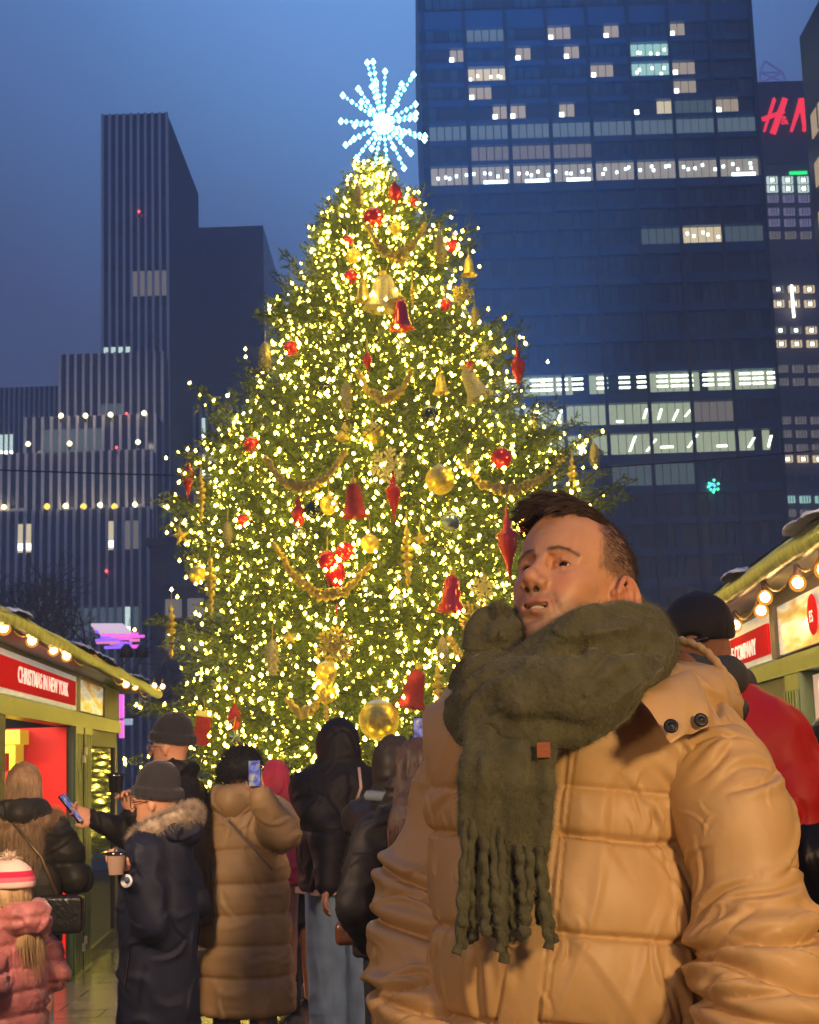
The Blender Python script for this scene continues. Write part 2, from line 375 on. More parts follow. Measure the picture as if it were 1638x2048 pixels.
# ------------------------------------------------------------------ buildings at the right edge
a = P(1500, 168, 150); b = P(1625, 168, 150)
t = empty('sign_tower', ((a.x + b.x) / 2, 160, 0), 'narrow grey tower with a red rooftop logo, beside the glass tower', 'building')
MB().box((a.x, 150, 0), (b.x + 4, 175, a.z)).build('wall', mat('mauve_stone', (.13, .105, .12), .8, 0, .15, .3), t)
MB().box((a.x, 149.6, P(1520, 330, 150).z), (b.x + 4, 149.99, a.z)).build('sign_wall', mat('navy_panel', (.012, .014, .03), .5), t)
red = lit('red_neon', (1, .02, .035), 1.5)
def polytube(pts, d, rad, m, parent, name):
    q = MB(); q.tube([P(x, y, d) for x, y in pts], [rad * s for s in ([1] * len(pts))], 8); return q.build(name, m, parent)
def stroke(pl, w, d, th=.25):
    q = MB()
    for (p0, p1, w0, w1) in pl:
        a_ = P(*p0, d); b_ = P(*p1, d); dd = (b_ - a_); dd.y = 0; nrm = Vector((-dd.z, 0, dd.x)).normalized()
        V = []
        for y in (0, th):
            V += [a_ + nrm * w0 + Vector((0, y, 0)), a_ - nrm * w0 + Vector((0, y, 0)), b_ - nrm * w1 + Vector((0, y, 0)), b_ + nrm * w1 + Vector((0, y, 0))]
        q.add(V, [(0, 1, 2, 3), (7, 6, 5, 4), (0, 4, 5, 1), (1, 5, 6, 2), (2, 6, 7, 3), (3, 7, 4, 0)])
    return q
lg = empty('logo_sign', P(1572, 230, 148.6), 'glowing red brush letter logo sign high on the narrow grey tower', 'sign')
def blob_letters():
    D_ = 148.8
    stroke([((1529, 262), (1549, 198), .12, .2), ((1549, 198), (1546, 196), .2, .1)], 0, D_).build('letter', red, lg)
    stroke([((1546, 266), (1571, 196), .32, .3)], 0, D_).build('letter', red, lg)
    stroke([((1525, 238), (1569, 222), .22, .18)], 0, D_ - .04).build('letter', red, lg)
    stroke([((1583, 262), (1604, 198), .14, .3), ((1603, 196), (1610, 262), .3, .12), ((1607, 260), (1621, 216), .14, .08)], 0, D_).build('letter', red, lg)
    stroke([((1617, 262), (1640, 196), .14, .3), ((1628, 240), (1633, 260), .3, .2), ((1634, 258), (1652, 200), .14, .3), ((1652, 198), (1650, 262), .3, .2)], 0, D_).build('letter', red, lg)
    Mx = frame(P(1569, 241, D_), Vector((1, 0, 0)), Vector((0, -1, 0)))
    text_obj('letter', '&', red, Mx, 1.25, .1, lg)
blob_letters()
# storeys of the narrow tower
wz = [(355, 'p'), (372, 'p'), (392, 'v'), (418, 'v'), (440, 'v'), (465, 'l'), (510, 'd'), (573, 'w'), (602, 'w'), (655, 'w'), (682, 'w'), (732, 'l'), (758, 'l'), (805, 'd'), (835, 'l'), (862, 'l'), (890, 'l'), (912, 'w'), (950, 'd'), (993, 'c'), (1020, 'l'), (1045, 'w'), (1070, 'w')]
vio = lit('window_violet', (.6, .55, .9), .3); ww = lit('window_amber', (1, .75, .4), .95)
for (py, cd) in wz:
    for k in range(3):
        px = 1532 + k * 31 + (py - 350) * .055
        a0 = P(px, py, 150); a1 = P(px + 22, py + 13, 150)
        m_ = {'p': L_cool, 'v': vio, 'l': L_dimw, 'd': glassd, 'w': ww if RNG.rand() < .8 else L_dimw, 'c': L_mint}[cd]
        q = MB(); q.box((a0.x, 149.7, a1.z), (a1.x, 149.99, a0.z), 0)
        for j in (1, 2, 3): q.box((a0.x + j * .27 - .03, 149.6, a1.z), (a0.x + j * .27 + .03, 149.69, a0.z), 2)
        if cd in 'wp': q.box((a0.x + .3, 149.45, a1.z + .1), (a0.x + .65, 149.58, a1.z + .42), 1)
        q.build('window', [m_, L_lamp, mull], t)
    zb_ = P(1560, py + 15, 150).z
q = MB(); p0 = P(1583, 570, 149.4); p1 = P(1590, 635, 149.4); q.box((p0.x - .12, 149.3, p1.z), (p0.x + .12, 149.5, p0.z)); q.build('light_bar', L_lamp, t)
q = MB(); p0 = P(1579, 349, 149.4); p1 = P(1614, 344, 149.4); q.box((p0.x, 149.3, p0.z), (p1.x, 149.5, p0.z + .3)); q.build('light_bar', lit('green_neon', (.0, 1, .2), 1.6), t)
# lattice mast on its roof
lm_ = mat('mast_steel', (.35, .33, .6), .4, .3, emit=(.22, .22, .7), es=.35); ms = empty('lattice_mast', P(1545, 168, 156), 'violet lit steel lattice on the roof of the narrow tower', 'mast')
q = MB(); c = [P(1520, 166, 156), P(1572, 166, 156), P(1566, 145, 156), P(1520, 145, 156), P(1530, 122, 156)]
for i, j in ((0, 3), (3, 2), (2, 1), (0, 2), (3, 1), (3, 4), (4, 2), (0, 1)): q.tube([c[i], c[j]], .12, 5)
q.build('lattice', lm_, ms)
# dark building cut by the right edge
a = P(1612, 60, 62); b = P(1600, 900, 62)
t = empty('corner_building', (a.x + 3, 70, 0), 'dark near building cut off by the right edge with warm window strips', 'building')
XB = P(1652, 760, 95).x
MB().box((XB, 62, 0), (XB + 12, 95, 48)).build('wall', mat('corner_wall', (.03, .032, .045), .4), t)
for k in range(12):
    z = 4 + k * 3.3
    for j in range(8):
        q = MB(); q.box((XB - .08, 62.4 + j * 4, z), (XB - .003, 62.4 + j * 4 + 3.2, z + 1.6)); q.box((XB - .14, 62.4 + j * 4 + 1.5, z), (XB - .082, 62.4 + j * 4 + 1.6, z + 1.6), 1)
        q.build('window', [lit('strip_warm', (1, .72, .4), .5) if RNG.rand() < .45 else glassd, mull], t)
# tiny green, blue and red wreath in the tower window
p = P(1425, 972, 109.2); wr = empty('lit_wreath', (p.x, p.y, p.z), 'small green and blue lit decoration in a lower window of the glass tower', 'decoration')
for k in range(12):
    an = k * 2.4; rr = .15 + .3 * (k % 3) / 2
    q = MB(); q.lathe([(.01, -.12), (.13, 0), (.01, .12)], (p.x + rr * math.cos(an), p.y, p.z + rr * math.sin(an)), 6)
    q.build('bulb', lit('g_bulb', (.1, 1, .5), 2.5) if k % 3 else lit('b_bulb', (.1, .5, 1), 2.5), wr)
# cable
q = MB(); q.tube([P(-60, 938, 40).lerp(P(1700, 895, 44), s) - Vector((0, 0, .5 * math.sin(math.pi * s))) for s in np.linspace(0, 1, 14)], .02, 5)
tag(q.build('overhead_cable', mat('black_rubber', (.02, .02, .02), .6)), 'thin dark cable strung across the whole view behind the tree', 'cable')
# ------------------------------------------------------------------ the big Christmas tree
TD = 20.5; TX = P(772, 1500, TD).x
YP = [300, 340, 400, 440, 480, 560, 620, 700, 800, 860, 900, 1000, 1100, 1200, 1300, 1400, 1500, 1600, 1700]
RP = [2, 16, 50, 82, 128, 142, 185, 225, 262, 302, 368, 412, 420, 408, 424, 478, 505, 495, 450]
def trad(py): return float(np.interp(py, YP, RP)) / FOC * TD * 1.0
ZT = [P(772, y, TD).z for y in YP]
def rz(z): return float(np.interp(-z, [-q for q in ZT], RP)) / FOC * TD
def tax(z): return TX
tr = empty('christmas_tree', (TX, TD, 0), 'towering lit fir tree hung with ornaments in the middle of the square', 'tree')
bark = mat('fir_bark', (.09, .055, .035), .95, 0, .4, 6, .02, 12)
ned = mat('fir_needles', (.14, .20, .018), .5, 0, .45, 2.5); frost = mat('frosted_needles', (.38, .42, .40), .6)
q = MB(); zt = P(772, 335, TD).z
q.tube([(TX, TD, z) for z in np.linspace(0, zt, 14)], [.24 * (1 - i / 14) + .03 for i in range(14)], 12)
q.build('trunk', bark, tr, True)
def branch_mesh(L, seed):
    """a bough along +x: wood, side twigs and needle blades"""
    r_ = np.random.RandomState(seed)
    V = []; F = []; MI = []
    def quad(a, b, w, mi):
        i = len(V); V.extend([a - w * .5, a + w * .5, b + w * .35, b - w * .35]); F.append((i, i + 1, i + 2, i + 3)); MI.append(mi)
    def main(s): return np.array([s * L, .05 * L * math.sin(3 * s + seed), L * (-.16 * math.sin(s * 2.4) + .12 * s * s)])
    for k in range(6):
        a, b = main(k / 6), main((k + 1) / 6); rr = .022 * (1 - k / 7) * (.5 + L * .3)
        for w in ((0, rr * 2, 0), (0, 0, rr * 2)): quad(a, b, np.array(w), 0)
    nt_ = int(10 + 15 * L)
    segs = []
    for k in range(nt_):
        s = .10 + .9 * (k + r_.rand()) / nt_; base = main(s); sd = 1 if k % 2 else -1
        l = (.16 + .38 * (1 - s) * min(L, 2.2) * .75) * (.7 + .6 * r_.rand())
        an = sd * R(35 + 30 * r_.rand()); d = np.array([math.cos(an), math.sin(an), r_.uniform(-.35, .25)]); d /= np.linalg.norm(d)
        segs.append((base, d, l))
        if l > .3:
            for j in range(3):
                a2 = an + R(r_.uniform(-50, 50)); d2 = np.array([math.cos(a2), math.sin(a2), r_.uniform(-.5, .3)]); segs.append((base + d * l * (.3 + .2 * j), d2 / np.linalg.norm(d2), l * .5))
    segs.append((main(.9), np.array([1, 0, .15]), .15 + .1 * L))
    for k in range(int(4 * L)): segs.append((main(r_.rand()), np.array([r_.uniform(-.3, .6), r_.uniform(-.5, .5), -.8]), .15 + .2 * r_.rand()))
    for (b, d, l) in segs:
        quad(b, b + d * l, np.array([0, 0, .009]), 0)
        n_ = max(5, int(l / .020))
        fr = r_.rand() < .07
        for j in range(n_):
            s = (j + r_.rand()) / n_; p = b + d * l * s
            dd = d * .8 + r_.randn(3) * .55; dd /= np.linalg.norm(dd)
            nl = .048 + .035 * r_.rand(); w = np.cross(dd, r_.randn(3)); w /= np.linalg.norm(w) + 1e-9
            quad(p, p + dd * nl, w * .016, 2 if (fr and r_.rand() < .7) else 1)
    return np.array(V), np.array(F), np.array(MI)
BR = {}
for Lc in (.35, .7, 1.2, 1.8, 2.5, 3.2): BR[Lc] = [branch_mesh(Lc, int(Lc * 100) + k) for k in range(4 if Lc < 2 else 3)]
BM = {}
specs = []
z = zt - .05; k = 0
while z > .8:
    r0 = rz(z); n_ = int(5 + 5.2 * min(r0, 3.2)); off = k * 2.4
    for j in range(n_):
        ph = off + 2 * math.pi * (j + RNG.uniform(-.3, .3)) / n_
        lump = .90 + .14 * math.sin(ph * 3 + z * 2.1) * math.sin(z * 1.7 + 1) + RNG.uniform(-.10, .10)
        L = max(.18, r0 * lump)
        el = R(np.interp(z, [1, 5, 8, 10], [2, 12, 26, 48]) + RNG.uniform(-9, 9))
        specs.append((z - L * math.sin(el) * .5, ph, L / max(math.cos(el), .6), el))
    z -= .14 + .11 * min(1, r0 / 2)
    k += 1
def spec_front(s): return -math.sin(s[1]) * s[2]
for (tx_, ty_, el_) in ((528, 640, 6), (545, 622, 8), (600, 606, 10), (575, 650, 4), (560, 690, 0), (1046, 690, 8), (1020, 668, 10), (980, 655, 12), (1040, 740, 2), (970, 492, 22), (915, 462, 25), (640, 470, 22), (622, 515, 16), (1212, 905, 8), (1170, 890, 10), (1120, 880, 12), (1272, 1000, 10), (1225, 985, 10), (360, 925, 8), (395, 905, 10), (1190, 1010, 6), (345, 1010, 4), (262, 1400, -4), (300, 1240, 0)):
    tp_ = P(tx_, ty_, TD); L_ = abs(tp_.x - TX) * .97
    for j_ in (-1, 1): specs.append((tp_.z - L_ * math.sin(R(el_)) * .8 - .05 * j_, (0 if tp_.x > TX else math.pi) + .13 * j_ + (.12 if tp_.x > TX else -.12) * -1, L_, R(el_)))
specs.sort(key=lambda s: -spec_front(s))
tips = []; joined_V = []; joined_F = []; joined_M = []; nv = 0
def bmat(s):
    z, ph, L, el = s
    Lc = min(BR, key=lambda q: abs(q - L)); sc = L / Lc
    M3 = Matrix.Rotation(ph, 4, 'Z') @ Matrix.Rotation(-el, 4, 'Y') @ Matrix.Rotation(RNG.uniform(-.5, .5), 4, 'X') @ Matrix.Scale(sc, 4)
    M3.translation = (TX, TD, z)
    return Lc, M3
nb_ = 0
for s in specs:
    Lc, M3 = bmat(s); vi = RNG.randint(len(BR[Lc])); V, F, MI = BR[Lc][vi]
    A = np.array(M3.to_3x3()); T = np.array(M3.translation)
    tips.append((A, T, Lc, V))
    if nb_ < 290:
        key = (Lc, vi)
        if key not in BM:
            o = np_obj('branch', V, F, [bark, ned, frost], None, False, (0, 0, 0), MI); BM[key] = o
        else: o = dup(BM[key])
        o.parent = tr; M4 = M3.copy(); M4.translation = Vector(T) - wloc(tr); o.matrix_local = M4; nb_ += 1
    else:
        joined_V.append(V @ A.T + T); joined_F.append(F + nv); joined_M.append(MI); nv += len(V)
o = np_obj('branch', np.vstack(joined_V), np.vstack(joined_F), [bark, ned, frost], tr, False, (TX, TD, 0), np.concatenate(joined_M)); tag(o, kind='stuff')
# bulbs of the light strings
bulb_m = mat('fairy_bulb', (.1, .1, .1), .5, emit=(1, .72, .09), es=40)
ls = empty('light_string', (TX, TD - .5, .5), 'warm white fairy lights wound all over the Christmas tree', 'fairy lights')
bv = np.array([(0, 0, .5), (.5, 0, -.05), (0, .5, -.05), (-.5, 0, -.05), (0, -.5, -.05), (0, 0, -.42)])
bf = np.array([(0, 1, 2), (0, 2, 3), (0, 3, 4), (0, 4, 1), (5, 2, 1), (5, 3, 2), (5, 4, 3), (5, 1, 4)])
pts = []
for (A, T, Lc, V) in tips:
    L = Lc * np.linalg.norm(A[:, 0]); n_ = int(4.5 + 9.0 * L)
    # points near blades of the outer part of each bough
    cand = V[V[:, 0] > Lc * .35]
    if len(cand) == 0: cand = V
    for j in RNG.randint(0, len(cand), n_): pts.append(A @ cand[j] + T + RNG.randn(3) * .02)
pts = np.array(pts); pts = pts[pts[:, 1] < TD + 1.6]
# a few boughs stick out past the crown
order = np.argsort(pts[:, 1]); pts = pts[order]
print('bulbs', len(pts), 'branches', len(specs), 'joined', nv)
tocam = Vector((0, 0, 1.5)) - Vector((TX, TD, 6))
b0 = None
for i, p in enumerate(pts):
    if i >= 290: break
    if b0 is None:
        b0 = np_obj('bulb', bv * [.041, .041, .064], bf, bulb_m, ls, False, (0, 0, 0)); o = b0
    else: o = dup(b0, parent=ls)
    o.location = Vector(p) - wloc(ls); o.rotation_euler = (RNG.uniform(-.5, .5), RNG.uniform(-.5, .5), 0)
VV = []; FF = []
for i, p in enumerate(pts[290:]):
    s_ = RNG.uniform(.5, 1.15); an = RNG.uniform(-.6, .6); c_, s2 = math.cos(an), math.sin(an)
    B = bv * [.042 * s_, .042 * s_, .066 * s_]; B = np.stack([B[:, 0] * c_ + B[:, 2] * s2, B[:, 1], -B[:, 0] * s2 + B[:, 2] * c_], 1)
    VV.append(B + p); FF.append(bf + 6 * i)

# ------------------------------------------------------------------ star on top
sc_ = P(766, 247, TD); st = empty('tree_star', sc_, 'glittering icy white starburst of lit rods on top of the tree', 'star')
star_m = mat('star_bulb', (.2, .2, .2), .4, emit=(.32, .95, 1), es=7); rod_m = mat('star_rod', (.2, .5, .55), .4, emit=(.05, .55, .62), es=1.1)
RA = [(-14, 118, 0), (-8, 92, 1), (5, 96, 1), (23, 108, 0), (37, 112, 0), (57, 84, 1), (78, 72, 1), (90, 68, 1), (107, 92, 0), (122, 101, 0), (142, 92, 0), (155, 98, 1), (176, 86, 1), (192, 95, 0), (214, 102, 0), (236, 74, 1), (247, 88, 0), (278, 90, 0), (303, 98, 0), (315, 62, 1), (327, 92, 0), (343, 70, 1), (352, 118, 0), (260, 60, 1), (205, 60, 1), (160, 60, 1), (130, 50, 1), (30, 60, 1)]
for (an, ln, wv) in RA:
    L = ln / FOC * TD; a = R(an); yy = RNG.uniform(-.5, .5)
    d = Vector((math.sin(a), yy, math.cos(a))).normalized(); L2 = L / math.sqrt(max(1 - d.y * d.y, .3))
    q = MB(); q.tube([sc_ + d * .1, sc_ + d * L2], .012, 4); q.build('rod', rod_m, st)
    q = MB(); nbd = int(L2 / .075)
    for j in range(nbd):
        p = sc_ + d * (L2 * (j + 1) / nbd); rr = .030 if j % 2 == 0 else .018
        if j == nbd - 1: rr = .042
        q.lathe([(.003, -rr * 1.2), (rr, 0), (.003, rr * 1.3)], p, 6)
    q.build('crystal_beads', star_m, st)
q = MB(); q.lathe([(.01, -.14), (.11, -.09), (.14, 0), (.11, .09), (.01, .14)], sc_, 12); q.build('core', mat('star_core', (.3, .3, .3), .4, emit=(.5, 1, 1), es=9), st, True)
# ------------------------------------------------------------------ ornaments
redm = mat('red_glass', (.62, .010, .012), .15, .25, coat=.6); goldm = mat('gold_leaf', (.85, .60, .12), .30, .6, .25, 30, .006, 60); palem = mat('champagne_glitter', (.62, .52, .30), .45, .3, .4, 60, .01, 90)
silm = mat('silver_blue', (.35, .42, .45), .2, .7); blkm = mat('dark_green_glass', (.006, .012, .014), .08, .3, coat=1); velv = mat('red_velvet', (.42, .02, .025), .75, 0, .3, 20); creamm = mat('cream_flake', (.85, .72, .36), .5, .1)
snowm = mat('snow', (.8, .82, .85), .7)
def surf(px, py, push=.30):
    r = trad(py); p = P(px, py, TD); dx = p.x - TX
    y = TD - math.sqrt(max(r * r - dx * dx, .05)) * .93 - push
    y = max(y, 16.4); return P(px, py, y)
def px2m(px, p): return px / FOC * p.y
def orn(kind, px, py, s, lab, rot=0, m=None, cat='ornament'):
    p = surf(px, py, .46 if kind in ('snowflake_ornament', 'star_ornament', 'icicle_ornament', 'bell_ornament', 'pine_cone') else .30); S = px2m(s, p) * 1.12; name = kind
    t = empty(name, p, lab, cat, 'ornaments on the Christmas tree')
    Mx = Matrix.Rotation(R(rot), 4, 'Y')
    def lat(prof, part, mm, n=20):
        q = MB(); q.lathe([(r * S, z * S) for r, z in prof], p, n, 0, Mx); return q.build(part, mm, t, True)
    cap = [(.02, .0), (.09, 0), (.1, .12), (.03, .14), (.02, .2)]
    if kind == 'bauble':
        lat([(math.sin(a) + .001, -math.cos(a)) for a in np.linspace(0, math.pi, 14)], 'ball', m or redm)
        lat([(r * 1.6, z + .98) for r, z in cap], 'cap', goldm, 8)
        if py % 2 == 0: lat([(math.sin(a) * 1.02 + .001, math.cos(a) * 1.02) for a in np.linspace(0, .7, 5)], 'snow_cap', snowm)
    elif kind == 'finial_ornament':
        lat([(.01, -.5), (.035, -.36), (.07, -.2), (.12, -.08), (.15, 0), (.13, .05), (.17, .1), (.13, .16), (.1, .2), (.05, .24), (.07, .3), (.035, .36), (.02, .5)], 'body', m or redm, 14)
    elif kind == 'drop_ornament':
        lat([(.01, -.5), (.02, -.35), (.04, -.22), (.05, -.12), (.13, 0), (.185, .16), (.14, .32), (.06, .42), (.02, .5)], 'body', m or redm, 18)
    elif kind == 'bell_ornament':
        lat([(.02, .5), (.12, .47), (.2, .38), (.24, .1), (.3, -.25), (.42, -.45), (.46, -.5), (.42, -.49), (.28, -.3), (.2, .05), (.02, .4)], 'bell', m or goldm, 22)
        lat([(.01, -.62), (.08, -.55), (.01, -.46)], 'clapper', goldm, 8)
        lat([(.03, .48), (.1, .55), (.08, .64), (.01, .66)], 'knob', goldm, 8)
    elif kind == 'icicle_ornament':
        pr = [(.01, -.5)]
        for j in range(7):
            zc = -.40 + j * .13; rr = (.045, .06, .08, .1, .11, .08, .05)[j]
            pr += [(.02, zc - .06), (rr * .8, zc - .035), (rr, zc), (rr * .8, zc + .035)]
        pr += [(.02, .45), (.01, .5)]
        lat(pr, 'beads', m or goldm, 12)
    elif kind == 'pine_cone':
        q = MB()
        for ri in range(9):
            zc = .42 - ri * .105; rr = .17 * math.sin(.5 + 2.4 * ri / 9)
            for j in range(8):
                a = 2 * math.pi * (j + ri * .5) / 8; c_ = Vector((math.cos(a) * rr, math.sin(a) * rr, zc)); o_ = Vector((math.cos(a) * (rr + .07), math.sin(a) * (rr + .07), zc - .09)); w = Vector((-math.sin(a), math.cos(a), 0)) * .06
                q.add([tuple(p + (Mx @ (v * S))) for v in (c_ - w, c_ + w, o_ + w * .6, o_ - w * .6, c_ + Vector((0, 0, -.05)))], [(0, 1, 2, 3), (4, 3, 2), (4, 0, 3), (4, 2, 1)])
        q.build('scales', m or palem, t); lat([(.01, -.46), (.15, -.2), (.17, .1), (.1, .4), (.01, .5)], 'core', m or palem, 10)
    elif kind == 'snowflake_ornament':
        q = MB()
        for j in range(6):
            a = math.pi / 3 * j + R(rot); 
            def seg(r0, a0, r1, a1, w):
                A_ = Vector((r0 * math.sin(a0), 0, r0 * math.cos(a0))) * S; B_ = Vector((r1 * math.sin(a1), 0, r1 * math.cos(a1))) * S; n_ = (B_ - A_).cross(Vector((0, 1, 0))).normalized() * w * S; dy = Vector((0, .06 * S, 0))
                V = [p + v for v in (A_ - n_ - dy, A_ + n_ - dy, B_ + n_ - dy, B_ - n_ - dy, A_ - n_ + dy, A_ + n_ + dy, B_ + n_ + dy, B_ - n_ + dy)]
                q.add(V, [(0, 1, 2, 3), (7, 6, 5, 4), (0, 4, 5, 1), (1, 5, 6, 2), (2, 6, 7, 3), (3, 7, 4, 0)])
            seg(0, a, 1, a, .07)
            for (rb, rt, da) in ((.45, .78, .42), (.7, 1.0, .28), (.2, .42, .5)):
                seg(rb, a, rt, a + da, .06); seg(rb, a, rt, a - da, .06)
        q.build('flake', m or creamm, t)
    elif kind == 'star_ornament':
        q = MB(); poly = []
        for j in range(10):
            a = math.pi * j / 5 + R(rot); r_ = S if j % 2 == 0 else S * .42; poly.append((p.x + r_ * math.sin(a), p.z + r_ * math.cos(a)))
        n_ = 10; V = [(x, p.y, z) for x, z in poly] + [(p.x, p.y - .3 * S, p.z), (p.x, p.y + .3 * S, p.z)]
        q.add(V, [(i, (i + 1) % n_, n_) for i in range(n_)] + [((i + 1) % n_, i, n_ + 1) for i in range(n_)]); q.build('body', m or goldm, t)
    elif kind == 'stocking_ornament':
        q = MB(); q.prism([(-.2, .5), (.2, .5), (.22, -.2), (.3, -.35), (.1, -.5), (-.25, -.42), (-.22, -.1)], -.12, .12, 0, Matrix.Translation(p) @ Matrix.Rotation(R(rot), 4, 'Y') @ Matrix.Scale(S, 4)); q.build('stocking', m or velv, t)
        q = MB(); q.prism([(-.25, .52), (.25, .52), (.25, .36), (-.25, .36)], -.15, .15, 0, Matrix.Translation(p) @ Matrix.Rotation(R(rot), 4, 'Y') @ Matrix.Scale(S, 4)); q.build('cuff', creamm, t)
    q = MB(); q.tube([p + Mx @ Vector((0, 0, S * (1.0 if kind in ('bauble', 'snowflake_ornament', 'star_ornament') else .5))), p + Vector((0, .1, S * (1 if kind == 'bauble' else .5) + .18))], .006, 4); q.build('hook', goldm, t)
    R_ = S * (1.15 if kind in ('bauble', 'snowflake_ornament', 'star_ornament') else .6)
    for k_ in range(5):
        a_ = RNG.uniform(0, 6.28); b_ = p + Vector((R_ * math.cos(a_), -.10 - .5 * min(S, .2), R_ * math.sin(a_))); NB.append(b_)  # extra bulbs added in front of each ornament to light its face
    return t
NB = []
O = orn
for (x, y, s, l) in ((748, 436, 20, 'large red bauble with snow on it near the top of the tree'), (702, 554, 14, 'small red bauble upper left of the pair of gold bells'), (1002, 917, 20, 'glossy red bauble right of the gold glitter ball'), (582, 697, 14, 'red bauble near the left shoulder bough of the tree'), (655, 1121, 18, 'red bauble just above the red teardrop drop'), (690, 1103, 17, 'dull red bauble right behind the teardrop drop'), (906, 492, 13, 'snow capped red bauble on the upper right boughs'), (503, 890, 15, 'red bauble by the snowy left boughs'), (487, 1040, 12, 'small red bauble left of the red spindle finial'), (940, 735, 13, 'red bauble beside the bow over the gold bells at right'), (890, 610, 11, 'dim red bauble right of the red open bell'), (695, 482, 10, 'tiny red bauble above the gold ball at upper left'), (825, 405, 11, 'dark red bauble right of the topmost red drop'), (1052, 1055, 14, 'red bauble beside the mans forelock')): O('bauble', x, y, s, l)
for (x, y, s, l) in ((792, 457, 12, 'small gold bauble under the topmost red drop'), (395, 1150, 16, 'yellow gold bauble at the left edge of the tree'), (740, 1088, 17, 'shiny gold bauble right of the dull red one'), (758, 1440, 36, 'largest gold bauble, mirrored and snow capped, low on the tree'), (880, 960, 27, 'big gold glitter ball right of the large snowflake'), (657, 1011, 17, 'gold bauble with snow beside the red cup bell'), (745, 868, 21, 'pale gold bauble above the large snowflake'), (707, 512, 14, 'matt gold bauble at upper left'), (652, 1390 - 46, 19, 'upper one of two gold glass balls stacked under the snowflake'), (652, 1386, 19, 'lower one of two gold glass balls stacked under the snowflake')): O('bauble', x, y, s, l, m=goldm)
for (x, y, s, l) in ((745, 383, 11, 'silver bauble at the very top left of the tree'), (900, 1045, 19, 'grey blue snow capped bauble in the tree centre right'), (599, 1066, 11, 'pale green bauble below the red spindle finial'), (797, 1201, 12, 'pale green bauble right of the red teardrop drop'), (803, 689, 10, 'silver bauble below the red open bell')): O('bauble', x, y, s, l, m=silm)
for (x, y, s, l) in ((630, 1019, 19, 'black glossy bauble left of the snow capped gold one'), (669, 1190, 20, 'black glossy bauble behind the tip of the red teardrop'), (860, 832, 17, 'black glossy bauble right of the trunk'), (652, 781, 15, 'dark bauble left of the long gold cone')): O('bauble', x, y, s, l, m=blkm)
for (x, y, s, l) in ((1036, 738, 88, 'red finial hanging at the right edge of the tree'), (376, 956, 80, 'red finial hanging at the left edge of the tree'), (597, 1034, 88, 'red spindle finial left of the black bauble'), (787, 992, 92, 'red finial below the large cream snowflake'), (1016, 1088, 130, 'long ruby finial right beside the mans face'), (340, 1250, 1, 'x')):
    if s > 2: O('finial_ornament', x, y, s, l)
for (x, y, s, l) in ((735, 729, 50, 'small red drop ornament at left of the trunk'), (790, 400, 74, 'topmost red drop ornament'), (671, 1168, 112, 'red teardrop drop with a round shoulder low on the tree'), (470, 1450, 76, 'broad red drop above the woman in the black fur hat')): O('drop_ornament', x, y, s, l)
for (x, y, s, r, l, m_) in ((802, 628, 56, 0, 'red bell seen from below, upper middle of the tree', redm), (903, 1187, 66, 4, 'red snow topped bell left of the mans mouth', redm), (708, 1000, 62, 0, 'red velvet bell right of the gold snow capped bauble', velv), (828, 1378, 70, 14, 'tilted red velvet bell above the largest gold bauble', velv), (760, 586, 66, 8, 'front one of a pair of cream gold bells high on the tree', palem), (778, 578, 56, -16, 'rear one of a pair of cream gold bells high on the tree', palem), (945, 768, 62, -25, 'pale bell of the pair at right under the red bow', palem), (938, 533, 34, 0, 'small gold bell on the upper right boughs', goldm), (882, 768, 36, 0, 'gold bell left of the pale tilted bell', goldm), (726, 582, 38, 0, 'dim bronze bell left of the cream pair', goldm), (1066, 852, 32, 0, 'gold bell at the right side below the red finial', goldm), (690, 862, 36, 20, 'gold bell left of the pale gold bauble', goldm)): O('bell_ornament', x, y, s, l, r, m_)
for (x, y, s, l) in ((530, 712, 56, 'long gold cone hanging from the left shoulder bough'), (693, 792, 54, 'long pale cone left of the bead swag'), (545, 1314, 64, 'cream cone low at left of the gold ball chain'), (1189, 910, 46, 'brown gold cone at the tip of the right bough'), (717, 392, 48, 'topmost gold cone at the left of the tip'), (880, 495, 56, 'fat gold cone at upper right'), (886, 1300, 50, 'pale cone left of the scarf'), (455, 1066, 44, 'pale cone on the left boughs'), (950, 632, 40, 'thin gold cone at the right silhouette')): O('pine_cone', x, y, s, l)
for (x, y, s, l) in ((402, 992, 92, 'gold beaded icicle at the left edge'), (815, 1112, 112, 'long gold beaded icicle right of the shiny gold bauble'), (421, 1170, 110, 'gold beaded icicle under the yellow bauble'), (1146, 962, 96, 'gold beaded icicle under the right bough'), (342, 1262, 100, 'gold beaded icicle at the lowest left bough'), (877, 1384, 104, 'gold beaded icicle beside the tan hood'), (653, 1432, 60, 'icicle point below the two stacked gold balls'), (825, 590, 50, 'thin gold icicle right of the cream bells')): O('icicle_ornament', x, y, s, l)
for (x, y, s, l) in ((775, 930, 33, 'large cream snowflake at the middle of the tree'), (668, 1292, 35, 'large cream snowflake above the two stacked gold balls'), (967, 711, 20, 'cream snowflake at the right shoulder'), (958, 1236, 36, 'gold snowflake left of the scarf'), (800, 518, 19, 'gold snowflake below the top bead swag'), (965, 1175, 22, 'cream snowflake left of the mans nose'), (655, 1535, 24, 'cream snowflake beside the hooded person'), (925, 590, 22, 'gold snowflake at the upper right silhouette')): O('snowflake_ornament', x, y, s, l, 12, goldm if 'gold' in l else None)
